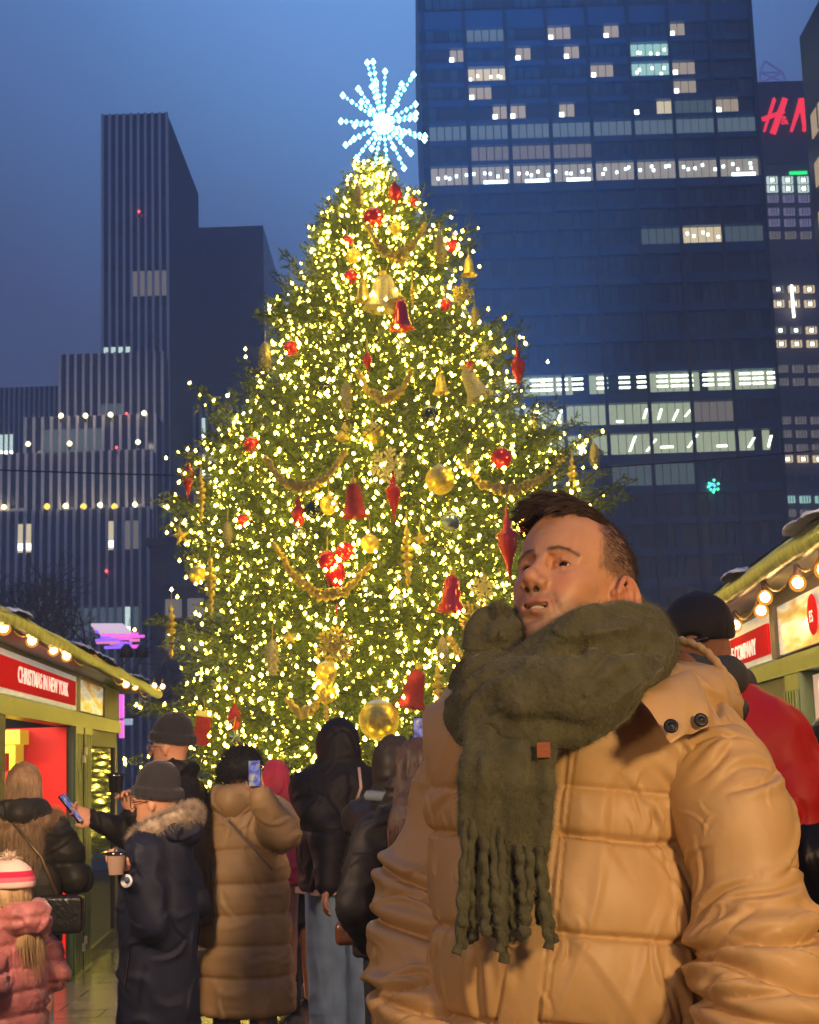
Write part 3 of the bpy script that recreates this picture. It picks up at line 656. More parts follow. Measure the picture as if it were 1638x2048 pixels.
for (x, y, s, l) in ((842, 1078, 17, 'gold star right of the long beaded icicle'), (937, 932, 17, 'gold star left of the glossy red bauble'), (362, 1072, 19, 'dim gold star at the left silhouette'), (578, 1275, 16, 'small gold star right of the cream cone'), (470, 1475, 17, 'silver star in front of the broad red drop')): O('star_ornament', x, y, s, l, -10, silm if 'silver' in l else None)
O('stocking_ornament', 405, 1458, 60, 'red stocking low at left above the black beanie', 10)
# bead swags
for (pp, l) in (([(735, 452), (760, 492), (790, 506), (825, 488), (850, 448)], 'topmost bead swag below the red bauble'), ([(715, 742), (735, 778), (770, 793), (805, 775), (822, 742)], 'bead swag left of the trunk below the red drop'), ([(530, 915), (560, 955), (605, 970), (650, 955), (690, 905)], 'bead swag left of the large middle snowflake'), ([(550, 1090), (585, 1145), (640, 1185), (690, 1180), (740, 1130)], 'bead swag crossing behind the red teardrop'), ([(925, 925), (965, 965), (1020, 975), (1080, 955), (1130, 915)], 'bead swag under the glossy red bauble'), ([(575, 1400), (600, 1425), (625, 1410), (650, 1375), (668, 1350)], 'bead swag beside the stacked gold balls'), ([(900, 1275), (920, 1310), (940, 1340), (955, 1350)], 'bead swag reaching behind the scarf')):
    q = MB(); n_ = 46; pts_ = [np.array(p) for p in pp]; seg = len(pts_) - 1
    for strand in range(3):
        for k in range(n_):
            s = k / (n_ - 1) * seg; i = min(int(s), seg - 1); f = s - i
            c = pts_[i] * (1 - f) + pts_[i + 1] * f; sag = strand * 7 * math.sin(math.pi * k / (n_ - 1))
            p = surf(c[0] + RNG.uniform(-3, 3), c[1] + sag + RNG.uniform(-3, 3), .46 + RNG.uniform(-.05, .05)); r_ = .026 + .010 * RNG.rand()
            q.lathe([(.001, -r_), (r_ * .85, -r_ * .5), (r_ * .85, r_ * .5), (.001, r_)], p, 6)
    q.tube([surf(*(pts_[min(int(k / 20 * seg), seg - 1)] * (1 - (k / 20 * seg - min(int(k / 20 * seg), seg - 1))) + pts_[min(int(k / 20 * seg), seg - 1) + 1] * (k / 20 * seg - min(int(k / 20 * seg), seg - 1))), .46) for k in range(21)], .008, 6)
    tag(q.build('bead_garland', goldm, None, True), 'gold ' + l, 'garland', 'bead garlands on the Christmas tree')

base_i = len(FF)
for j, p in enumerate(NB): VV.append(bv * [.038, .038, .058] + np.array(p)); FF.append(bf + 6 * (base_i + j))
tag(np_obj('bulb', np.vstack(VV), np.vstack(FF), bulb_m, ls, False), kind='stuff')
# ------------------------------------------------------------------ market stalls
grn = mat('green_paint', (.042, .085, .022), .32, 0, .15, 3, .002, 8); grn2 = mat('green_tarp', (.05, .07, .014), .30, 0, .35, 5, .012, 9)
soff = mat('olive_soffit', (.20, .19, .08), .4, 0, .2, 2); brown = mat('brown_frame', (.07, .045, .03), .5)
redp = mat('red_panel', (.85, .016, .010), .4, 0, .06, 2, spec=.2); redsign = mat('red_sign', (.42, .002, .003), .8, emit=(1, .005, .008), es=.35, spec=.03); white_b = mat('sign_border', (.6, .6, .6), .3, 0, .15, 6, emit=(1, .97, .92), es=.2)
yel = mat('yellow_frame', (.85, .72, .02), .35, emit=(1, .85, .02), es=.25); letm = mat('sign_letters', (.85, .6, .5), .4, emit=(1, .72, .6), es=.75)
glass_r = mat('stall_glass', (.03, .028, .02), .04, 0, spec=1.0); shelfm = mat('shelf_red', (.45, .01, .01), .4)
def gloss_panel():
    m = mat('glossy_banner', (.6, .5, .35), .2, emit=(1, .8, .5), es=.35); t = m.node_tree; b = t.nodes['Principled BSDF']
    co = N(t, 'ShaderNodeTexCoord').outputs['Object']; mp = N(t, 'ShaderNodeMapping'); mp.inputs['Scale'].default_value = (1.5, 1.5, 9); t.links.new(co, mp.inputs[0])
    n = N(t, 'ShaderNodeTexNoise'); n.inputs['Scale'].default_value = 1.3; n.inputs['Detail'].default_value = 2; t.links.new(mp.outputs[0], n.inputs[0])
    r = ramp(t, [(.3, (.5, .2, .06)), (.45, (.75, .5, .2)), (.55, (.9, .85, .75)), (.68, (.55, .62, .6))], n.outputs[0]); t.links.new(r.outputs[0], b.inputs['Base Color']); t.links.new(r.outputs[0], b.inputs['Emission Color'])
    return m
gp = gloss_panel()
UL = Vector((-.076, 1, 0)).normalized(); ML = frame((-1.687, 0, 0), UL)          # x away, y into the stall (left), z up
UR = Vector((.042, 1, 0)).normalized(); MR = frame((1.47, 0, 0), UR)              # y = left = towards the walkway -> use negative y for inside
def fluted(parent, M4, s0, s1, z0, z1, out, inn, name='post', n=5):
    q = MB(); w = (s1 - s0) / n
    a, b = min(out, inn), max(out, inn)
    q.box((s0, a, z0), (s1, b, z1), 0, M4)
    for k in range(n): q.box((s0 + w * (k + .25), (out - .012) if out < inn else (out + .0005), z0 + .03), (s0 + w * (k + .75), (out - .0005) if out < inn else (out + .012), z1 - .03), 0, M4)
    for zz in (z0, z1 - .05): q.box((s0 - .01, a - .018, zz), (s1 + .01, b + .018, zz + .05), 0, M4)
    return q.build(name, grn, parent)
def sag(q, pts, rad=.006, n=5):
    out = []
    for a, b in zip(pts[:-1], pts[1:]):
        for k in range(6): 
            s = k / 6; out.append(a.lerp(b, s) + Vector((0, 0, .03 - .10 * s * (1 - s) * 4 * (a - b).length)))
    out.append(pts[-1] + Vector((0, 0, .03))); q.tube(out, rad, n)
bulbc = mat('festoon_core', (.2, .2, .2), .4, emit=(1, .55, .17), es=150)
bg_m = bpy.data.materials.new('festoon_halo_glass'); bg_m.use_nodes = True; t_ = bg_m.node_tree; t_.nodes.clear()
e_ = N(t_, 'ShaderNodeEmission'); e_.inputs[0].default_value = (1, .38, .04, 1); e_.inputs[1].default_value = 1.1; tr_ = N(t_, 'ShaderNodeBsdfTransparent'); mx_ = N(t_, 'ShaderNodeMixShader'); mx_.inputs[0].default_value = .55  # orange halo round the bulb put into the shell as its own emission
t_.links.new(tr_.outputs[0], mx_.inputs[1]); t_.links.new(e_.outputs[0], mx_.inputs[2]); o_ = N(t_, 'ShaderNodeOutputMaterial'); t_.links.new(mx_.outputs[0], o_.inputs[0])
copper = mat('copper_wire', (.5, .18, .06), .35, .8); sock = mat('brown_socket', (.06, .03, .02), .5)
def festoon(pts, lab):
    t = empty('festoon_string', pts[len(pts) // 2], lab, 'string lights', 'festoon lights along the stall eaves')
    q = MB(); sag(q, pts); q.build('cable', copper, t, True)
    first = None
    for p in pts:
        if first is None:
            q = MB(); q.tube([(0, 0, .03), (0, 0, -.012)], [.013, .015], 8); a = q.build('socket', sock, t, True, (0, 0, 0))
            q = MB(); q.lathe([(math.sin(k * math.pi / 7) * .021 + .0005, -.040 - .021 * math.cos(k * math.pi / 7)) for k in range(8)], (0, 0, 0), 10); b = q.build('bulb', bulbc, t, True, (0, 0, 0))
            q = MB(); q.lathe([(math.sin(k * math.pi / 9) * .034 + .0005, -.043 - .034 * math.cos(k * math.pi / 9)) for k in range(10)], (0, 0, 0), 14); c = q.build('bulb_halo_glass', bg_m, t, True, (0, 0, 0)); first = (a, b, c); l = first
        else: l = [dup(o, parent=t) for o in first]
        for o in l: o.location = p - wloc(t)
# ---- left stall
st_l = empty('market_stall', ML @ Vector((10, .8, 0)), 'green framed stall with a red open shopfront at the left edge', 'stall')
ZB, ZT_ = 1.945, 2.20
def bx(parent, M4, lo, hi, name, m): q = MB(); q.box(lo, hi, 0, M4); return q.build(name, m, parent)
bx(st_l, ML, (3.5, -.02, 1.83), (14.4, .10, ZB - .004), 'header_beam', grn)
bx(st_l, ML, (3.5, -.006, ZT_ - .005), (14.4, .12, ZT_ + .03), 'top_rail', brown)
bx(st_l, ML, (3.5, -.33, ZT_ + .032), (15.2, 2.2, ZT_ + .045), 'soffit', soff)
bx(st_l, ML, (3.5, .10, 0), (8.6, .16, 1.83), 'side_wall', grn)
bx(st_l, ML, (14.35, .02, 0), (14.4, 2.0, 2.12), 'end_wall', brown)
bx(st_l, ML, (3.5, 2.0, 0), (14.4, 2.05, 2.12), 'back_wall', redp)
bx(st_l, ML, (8.62, -.01, 0), (8.80, .1, 1.83), 'post', brown)
fluted(st_l, ML, 11.33, 11.72, 0, 1.825, -.03, .09); fluted(st_l, ML, 11.80, 12.22, 0, 1.825, -.03, .09)
for s, z in ((11.78, 1.62), (11.68, 1.56), (11.78, .22), (11.68, .18)): bx(st_l, ML, (s, -.06, z), (s + .07, -.044, z + .055), 'hinge', mat('hinge_pale', (.8, .68, .5), .3))
bx(st_l, ML, (12.25, .02, .1), (14.1, .04, 1.70), 'glass_pane', glass_r); bx(st_l, ML, (12.24, 0, 1.70), (14.2, .08, 1.825), 'frame', brown); bx(st_l, ML, (14.1, 0, 0), (14.3, .08, 1.70), 'frame', brown); bx(st_l, ML, (12.24, 0, 0), (14.1, .06, .1), 'frame', brown)
# upper panels
bx(st_l, ML, (6.2, -.03, ZB), (11.45, -.008, ZT_ - .008), 'sign_backing', white_b)
sg = empty('stall_sign', ML @ Vector((9.2, -.04, 2.03)), 'red sign reading CHRISTMAS IN NEW YORK over the open shopfront', 'sign')
bx(sg, ML, (6.4, -.045, ZB + .03), (11.32, -.032, ZT_ - .05), 'panel', redsign)
Mt = ML @ Matrix.Rotation(math.pi / 2, 4, 'X'); Mt.translation = ML @ Vector((9.93, -.050, 2.065))
text_obj('lettering', 'CHRISTMAS IN NEW YORK', letm, Mt, .135, .002, sg, fit=1.95, bold=.001)
bx(st_l, ML, (11.46, -.03, ZB), (11.68, .05, ZT_ - .008), 'post', brown)
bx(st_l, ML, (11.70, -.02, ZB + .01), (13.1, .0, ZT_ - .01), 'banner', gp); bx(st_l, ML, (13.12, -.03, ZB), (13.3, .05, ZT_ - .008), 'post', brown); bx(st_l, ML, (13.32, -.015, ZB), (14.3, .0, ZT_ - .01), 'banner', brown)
# roof roll along the eave
def roll(parent, M4, s0, s1, y, z, rad, name='eave_roll', m=None):
    q = MB(); pts = []; rr = []
    k = 0
    for s in np.arange(s0, s1 + .01, .09):
        pts.append(M4 @ Vector((s, y + .004 * math.sin(s * 3), z + .004 * math.sin(s * 4.3)))); rr.append(rad)
    q.tube(pts, rr, 12); return q.build(name, m or grn2, parent, True)
roll(st_l, ML, 3.5, 15.3, -.29, 2.225, .045); roll(st_l, ML, 3.5, 15.3, -.25, 2.25, .05)
q = MB(); q.add([tuple(ML @ Vector(p)) for p in ((3.5, -.25, 2.295), (15.3, -.25, 2.295), (15.3, 1, 2.5), (3.5, 1, 2.5), (3.5, 2.2, 2.3), (15.3, 2.2, 2.3))], [(0, 1, 2, 3), (3, 2, 5, 4)]); q.build('roof', grn2, st_l)
# interior: red end wall, yellow framed shelves
bx(st_l, ML, (11.25, .012, 0), (11.30, .31, 1.82), 'red_wall', redp)
bx(st_l, ML, (11.25, .312, 0), (11.30, 2.0, 1.82), 'red_wall', redp)
sh = empty('shelf_unit', ML @ Vector((10.55, .9, 0)), 'yellow framed red shelf unit full of glass candy canes inside the left stall', 'shelf')
bx(sh, ML, (10.9, .315, 0), (11.24, .355, 1.70), 'frame', yel); bx(sh, ML, (10.88, .28, 1.70), (11.245, 1.6, 1.80), 'cornice', yel); bx(sh, ML, (10.91, .355, 1.64), (10.96, 1.6, 1.70), 'frame', yel)
bx(sh, ML, (11.2, .355, 0), (11.24, 1.6, 1.64), 'back', shelfm)
for z in (.5, .85, 1.13, 1.38): bx(sh, ML, (10.93, .355, z), (11.2, 1.6, z + .03), 'shelf', shelfm)
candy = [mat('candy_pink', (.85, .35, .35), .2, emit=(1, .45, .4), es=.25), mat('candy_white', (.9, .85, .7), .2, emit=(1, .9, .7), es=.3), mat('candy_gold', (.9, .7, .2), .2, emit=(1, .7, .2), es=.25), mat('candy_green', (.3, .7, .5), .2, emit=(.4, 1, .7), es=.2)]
cps = {}
for zi, z in enumerate((.53, .88, 1.16)):
    for k in range(26):
        key = (zi, k % 4)
        h = .15 + .06 * RNG.rand()
        if key not in cps:
            q = MB(); q.tube([(0, 0, 0), (0, 0, h), (0, .008, h + .02), (0, .02, h + .02), (0, .026, h)], .009, 6); o = q.build('candy_cane', candy[k % 4 if zi else k % 2], None, True, (0, 0, 0)); cps[key] = o
        else: o = dup(cps[key])
        o.location = ML @ Vector((10.96 + .1 * (k % 3) / 3, .37 + k * .030, z)); tag(o, 'glass candy cane standing in a row on the red shelves', 'candy cane', 'candy canes on the stall shelves')
# lamp inside
def alight(name, loc, col, power, size, rot=None, typ='AREA', shape='RECTANGLE', sy=None):
    l = bpy.data.lights.new(name, typ); l.energy = power; l.color = col
    if typ == 'AREA': l.shape = shape; l.size = size; l.size_y = sy or size
    elif typ in ('POINT', 'SPOT'): l.shadow_soft_size = size
    o = bpy.data.objects.new(name, l); COL.objects.link(o); o.location = loc
    if rot is not None: o.rotation_euler = Vector(rot).to_track_quat('-Z', 'Y').to_euler()
    return o
tl = empty('ceiling_lamp', ML @ Vector((9.4, .9, 2.12)), 'tube lamp under the ceiling inside the left stall', 'lamp')
bx(tl, ML, (8.8, .85, 2.10), (10.2, .95, 2.14), 'housing', white_b)
alight('stall_lamp', ML @ Vector((9.9, .75, 2.08)), (1, .85, .62), 120, 1.3, (0, 0, -1), sy=.1)
# snow on the roof edge
def snow_heap(M4, s0, s1, y, z, seed, lab):
    r_ = random.Random(seed); q = []; s = s0; sg = 1 if M4 is ML else -1; V = []; F = []; n = int((s1 - s0) / .035); m_ = 9
    for i in range(n + 1):
        s = s0 + (s1 - s0) * i / n; e = max(0, math.sin(math.pi * i / n)) ** .35; nz_ = float(vnoise(np.array([[s * 6, seed, .5]]))[0]); hh = (.028 + .018 * nz_) * e; w = (.085 + .03 * nz_) * e + .004
        for j in range(m_ + 1):
            a = math.pi * j / m_; V.append(M4 @ Vector((s, y + sg * (.02 + w * -math.cos(a)), z - .012 + hh * math.sin(a) ** .8 + .006 * float(vnoise(np.array([[s * 30, a * 3, seed]]))[0]))))
    for i in range(n):
        for j in range(m_): a = i * (m_ + 1) + j; F.append((a, a + m_ + 1, a + m_ + 2, a + 1))
    tag(np_obj('snow_patch', np.array([tuple(v) for v in V]), np.array(F), snowm, None, True), lab, 'snow', 'snow left on the stall roofs')
for i, (a, b, l) in enumerate(((7.4, 7.9, 'small snow patch nearest the left edge on the left stall roof'), (9.3, 12.0, 'long lumpy snow patch on the left stall roof above the banner'), (12.9, 14.4, 'snow patch near the far end of the left stall roof'))): snow_heap(ML, a, b, -.27, 2.295, i, l)
def s_l(px, py): return 1.39 / (-P(px, py, 1).x - .076)
pl = [P(px, py - 11, s_l(px, py)) for px, py in ((8, 1250), (64, 1277), (107, 1297), (133, 1310), (186, 1317), (212, 1335), (252, 1370), (270, 1375), (308, 1374), (325, 1376))]
lead = [ML @ Vector((s, -.33, 2.12)) for s in (-3.2, -2.5, -1.8, -1.1, -.4, .3, 1.0, 1.7, 2.4, 3.1, 3.8, 4.5, 5.2, 5.9)]
festoon(lead + pl, 'string of round amber bulbs under the eave of the left stall')
# neighbour stall nearer the camera, outside the picture, that carries the rest of the string
def plain_stall(M4, s0, s1, sgn, lab):
    t = empty('market_stall', M4 @ Vector(((s0 + s1) / 2, sgn * 1, 0)), lab, 'stall')
    def b(lo, hi, n, m):
        lo = list(lo); hi = list(hi)
        if sgn < 0: lo[1], hi[1] = -hi[1], -lo[1]
        bx(t, M4, lo, hi, n, m)
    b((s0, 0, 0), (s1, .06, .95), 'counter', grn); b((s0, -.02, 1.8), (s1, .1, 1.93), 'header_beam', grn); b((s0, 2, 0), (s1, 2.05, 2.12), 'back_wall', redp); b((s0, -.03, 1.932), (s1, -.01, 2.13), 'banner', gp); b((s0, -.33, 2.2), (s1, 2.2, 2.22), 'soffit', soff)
    for s in (s0, (s0 + s1) / 2, s1 - .12): b((s, 0, .95), (s + .12, .08, 1.8), 'post', grn)
    return t
plain_stall(ML, -4, 3.4, 1, 'green stall beyond the left edge of the picture')
plain_stall(MR, -4, 3.9, -1, 'green stall beyond the right edge of the picture')
# ---- right stall
ZB, ZT_ = 1.93, 2.14
st_r = empty('market_stall', MR @ Vector((7, -.8, 0)), 'green framed stall with a red sign behind the man in the black cap', 'stall')
MRf = MR
def rb(lo, hi, name, m, parent=None):
    lo = list(lo); hi = list(hi); lo[1], hi[1] = -hi[1], -lo[1]
    return bx(parent or st_r, MRf, lo, hi, name, m)
rb((4.0, -.02, 1.84), (9.3, .10, ZB - .004), 'header_beam', grn); rb((4.0, -.008, ZT_ + .04), (9.3, .12, ZT_ + .10), 'top_rail', brown)
rb((4.0, -.2, ZT_ + .102), (9.4, 2.2, ZT_ + .115), 'soffit', soff); rb((4.0, 2.0, 0), (9.3, 2.05, 2.12), 'back_wall', mat('pink_backwall', (.5, .3, .28), .5)); rb((8.85, .02, 0), (9.3, 2, 2.12), 'end_wall', brown)
rb((7.48, -.03, ZB), (9.2, -.008, ZT_ + .03), 'sign_backing', white_b)
sg2 = empty('stall_sign', MR @ Vector((8, .04, 2.03)), 'red sign ending in the word COMPANY behind the black cap', 'sign')
rb((7.52, -.045, ZB + .03), (9.15, -.032, ZT_ - .03), 'panel', redsign, sg2)
MtR = MR @ Matrix.Rotation(math.pi, 4, 'Z') @ Matrix.Rotation(math.pi / 2, 4, 'X'); MtR.translation = MR @ Vector((8.42, .048, 2.015))
text_obj('lettering', 'PUZZLE COMPANY', letm, MtR, .115, .002, sg2, fit=1.15, bold=.001)
rb((7.36, -.04, ZB), (7.47, .05, ZT_ + .036), 'post', brown)
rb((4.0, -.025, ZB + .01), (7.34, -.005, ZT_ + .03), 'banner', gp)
q = MB(); q.lathe([(.001, -.004), (.085, -.004), (.09, 0), (.085, .004), (.001, .004)], (0, 0, 0), 24); 
em = q.build('round_emblem', redsign, st_r, False, (0, 0, 0)); em.matrix_local = Matrix.Translation(MR @ Vector((6.52, .036, 2.06)) - wloc(st_r)) @ MR.to_3x3().to_4x4() @ Matrix.Rotation(math.pi / 2, 4, 'X')
Me = MtR.copy(); Me.translation = MR @ Vector((6.525, .042, 2.05)); text_obj('lettering', 'ES', letm, Me, .07, .001, st_r)
for (a, b) in ((6.93, 7.25), (8.45, 8.75), (5.7, 5.95)):
    q = MB(); w = (b - a) / 5; q.box((a, -.09, 0), (b, .03, 1.835), 0, MR)
    for k in range(5): q.box((a + w * (k + .25), .0305, .03), (a + w * (k + .75), .042, 1.76), 0, MR)
    q.build('post', grn, st_r)
rb((7.27, .02, .1), (8.43, .04, 1.70), 'glass_pane', glass_r); rb((7.26, 0, 1.7), (8.44, .08, 1.835), 'frame', brown)
bright = mat('lit_shop_interior', (.5, .4, .35), .3, 0, .3, 4, emit=(1, .62, .42), es=.42)
rb((5.97, .03, .1), (6.91, .05, 1.82), 'lit_pane', bright); rb((4.0, .03, .1), (5.68, .05, 1.82), 'lit_pane', bright)
Mw = MtR.copy(); Mw.translation = MR @ Vector((6.68, -.022, 1.74)); text_obj('lettering', 'MA', mat('white_letters', (.8, .75, .7), .4, emit=(1, .9, .8), es=.5), Mw, .13, .002, st_r)
for s0, s1 in ((4.0, 9.1),): roll(st_r, MR, s0, s1, .20, 2.265, .045); roll(st_r, MR, s0, s1, .16, 2.30, .045)
q = MB(); q.add([tuple(MR @ Vector(p)) for p in ((4, .17, 2.36), (9.1, .17, 2.36), (9.1, -1, 2.6), (4, -1, 2.6), (4, -2.2, 2.3), (9.1, -2.2, 2.3))], [(0, 3, 2, 1), (3, 4, 5, 2)]); q.build('roof', grn2, st_r)
snow_heap(MR, 5.4, 6.1, .2, 2.35, 7, 'snow patch at the right edge on the right stall roof'); snow_heap(MR, 7.2, 7.7, .2, 2.35, 9, 'small snow patch on the right stall roof above its sign')
def s_r(px, py): return 1.26 / (P(px, py, 1).x - .042)
pr_ = [P(px, py - 11, s_r(px, py)) for px, py in ((1470, 1245), (1521, 1214), (1529, 1187), (1594, 1156), (1645, 1128))]
festoon([MR @ Vector((s, .2, 2.17)) for s in (9.2, 8.4)] + pr_ + [MR @ Vector((s, .22, 2.14)) for s in (4.9, 4.3, 3.7, 3.1, 2.5, 1.9, 1.3, .7, .1, -.5, -1.1, -1.7, -2.3, -2.9)], 'string of round amber bulbs under the eave of the right stall')
alight('stall_lamp', MR @ Vector((6.2, -.9, 2.0)), (1, .8, .55), 25, 1.3, (0, 0, -1), sy=.2)
# ------------------------------------------------------------------ far rink pavilion, magenta column, bare trees
mag = lit('magenta_light', (1, .12, .85), 1.1); mag2 = lit('magenta_bright', (1, .55, .95), 1.5); vi = lit('violet_light', (.28, .12, 1), 1.3); pk = lit('pink_light', (1, .25, .5), .9)
rp = empty('rink_pavilion', P(222, 1300, 34), 'far pavilion with a pink and violet lit underside behind the left stall roof', 'pavilion')
a = P(182, 1252, 34); b = P(245, 1252, 34); c = P(262, 1268, 31.5); d = P(200, 1266, 31.5)
q = MB(); q.add([tuple(v) for v in (a, b, c, d)] + [tuple(v + Vector((0, 0, .06))) for v in (a, b, c, d)], [(0, 1, 2, 3), (7, 6, 5, 4), (0, 4, 5, 1), (1, 5, 6, 2), (2, 6, 7, 3), (3, 7, 4, 0)]); q.build('roof_edge', lit('white_pink', (.95, .7, .9), .75), rp)
q = MB(); a1, b1, c1, d1 = [v - Vector((0, -.1, .02)) for v in (a, b, c, d)]; m0 = (a1 + b1 + c1 + d1) / 4
q.add([tuple(m0 + (v - m0) * .97 - Vector((0, 0, .03))) for v in (a1, b1, c1, d1)], [(0, 1, 2, 3)]); q.build('underside', pk, rp)
for k in range(26):
    p = P(205 + RNG.rand() * 70, 1262 + 36 * RNG.rand(), 32 - .3 * RNG.rand()); w = .08 + .15 * RNG.rand(); q = MB(); q.box((p.x - w, p.y, p.z - .03), (p.x + w, p.y + .05, p.z + .03)); q.build('lamp', (vi, mag, pk)[k % 3], rp)
for x in (253, 284): 
    p = P(x, 1300, 31); q = MB(); q.tube([p + Vector((0, 0, .12)), p + Vector((0, 0, .02)), p - Vector((0, 0, .15))], [.05, .13, .14], 10); q.build('loudspeaker', dk, rp, True)
mc = empty('magenta_column', P(228, 1420, 19), 'glowing magenta panel column seen past the end of the left stall', 'column')
def pb(x0, y0, x1, y1, d, m, name): 
    a_ = P(x0, y1, d); b_ = P(x1, y0, d); q = MB(); q.box((a_.x, d, a_.z), (b_.x, d + .12, b_.z)); q.build(name, m, mc)
pb(211, 1350, 233, 1375, 19, mag2, 'panel'); pb(211, 1376, 233, 1403, 19, mag, 'panel'); pb(211, 1404, 233, 1407, 18.98, mag2, 'panel'); pb(211, 1408, 233, 1436, 19, mag, 'panel'); pb(236, 1352, 245, 1436, 19.1, mag, 'panel'); pb(238, 1440, 245, 1476, 19.1, mag, 'panel'); pb(216, 1444, 236, 1448, 19, mag, 'panel'); pb(246, 1437, 262, 1450, 19.3, lit('pale_blue_panel', (.35, .6, .8), .6), 'panel')
twig = mat('bare_bark', (.12, .085, .10), .9, 0, .3, 4)
def bare_tree(base, H, spread, seed, lab, zmin=0):
    r_ = random.Random(seed); t = empty('bare_tree', base, lab, 'tree'); tq = MB(); bq = MB()
    def grow(p, d, L, r, lev):
        q = tq if lev == 0 else bq; pts = [p]; 
        for k in range(3):
            d = (d + Vector((r_.uniform(-.2, .2), r_.uniform(-.2, .2), r_.uniform(-.05, .15)))).normalized(); pts.append(pts[-1] + d * L / 3)
        q.tube(pts, [r, r * .85, r * .7, r * .55], 5 if lev < 2 else 3, 0, False)
        if lev < 6:
            for k in range(3 if lev < 5 else 4):
                v = Vector((r_.gauss(0, 1), r_.gauss(0, 1), r_.gauss(.15, .7))).normalized(); grow(pts[r_.choice((2, 3))], (d * .75 + v * spread).normalized(), L * r_.uniform(.6, .8), r * .6, lev + 1)
    grow(Vector(base), Vector((0, 0, 1)), H * .34, H * .022, 0); tq.build('trunk', twig, t, True); bq.build('crown', twig, t)
for i, (px, ytop, d, l) in enumerate(((40, 1085, 42, 'bare twiggy tree rising behind the left stall at the picture edge'), (150, 1130, 44, 'bare twiggy tree behind the snow patch on the left stall'), (1350, 1130, 40, 'bare purple brown tree between the mans head and the black cap'), (1410, 1165, 46, 'low bare tree behind the black cap'), (-40, 1100, 46, 'bare twiggy tree partly outside the left edge'))):
    b_ = P(px, ytop, d); bare_tree((b_.x, d, 0), b_.z * 1.02, .75, 5 + i, l)

# unseen warm floodlights added on the stalls to light the man and crowd
def added_flood(pos, aim, power, col, size, lab):
    t = empty('added_floodlight', pos, lab, 'lamp'); d = (Vector(aim) - Vector(pos)).normalized(); Mx = d.to_track_quat('-Z', 'Y').to_matrix().to_4x4(); Mx.translation = Vector(pos)
    q = MB(); h = size / 2 + .02; q.box((-h, -h, .004), (h, h, .06), 0, Mx); q.build('housing', dk, t); q = MB(); q.tube([Mx @ Vector((0, 0, .06)), Mx @ Vector((0, .1, .2))], .015, 6); q.build('bracket', dk, t)
    o = alight('added_flood', Mx @ Vector((0, 0, -.002)), col, power, size, d); return t
added_flood((1.52, 4.9, 2.13), (-.9, 7.6, .9), 100, (1, .66, .38), .35, 'unseen warm floodlight added on the right stall to light the crowd')
added_flood((-1.72, 4.6, 2.13), (-.6, 7.8, .9), 80, (1, .68, .42), .35, 'unseen warm floodlight added on the left stall to light the crowd')
added_flood((1.26, .12, 2.12), (.3, 2.2, 1.45), 48, (1, .64, .30), .24, 'unseen warm floodlight added by the right stall to light the front man')
added_flood((-1.15, -.6, 1.95), (.2, 2.2, 1.4), 20, (1, .62, .36), .3, 'unseen warm floodlight added by the left stall to light the front man')
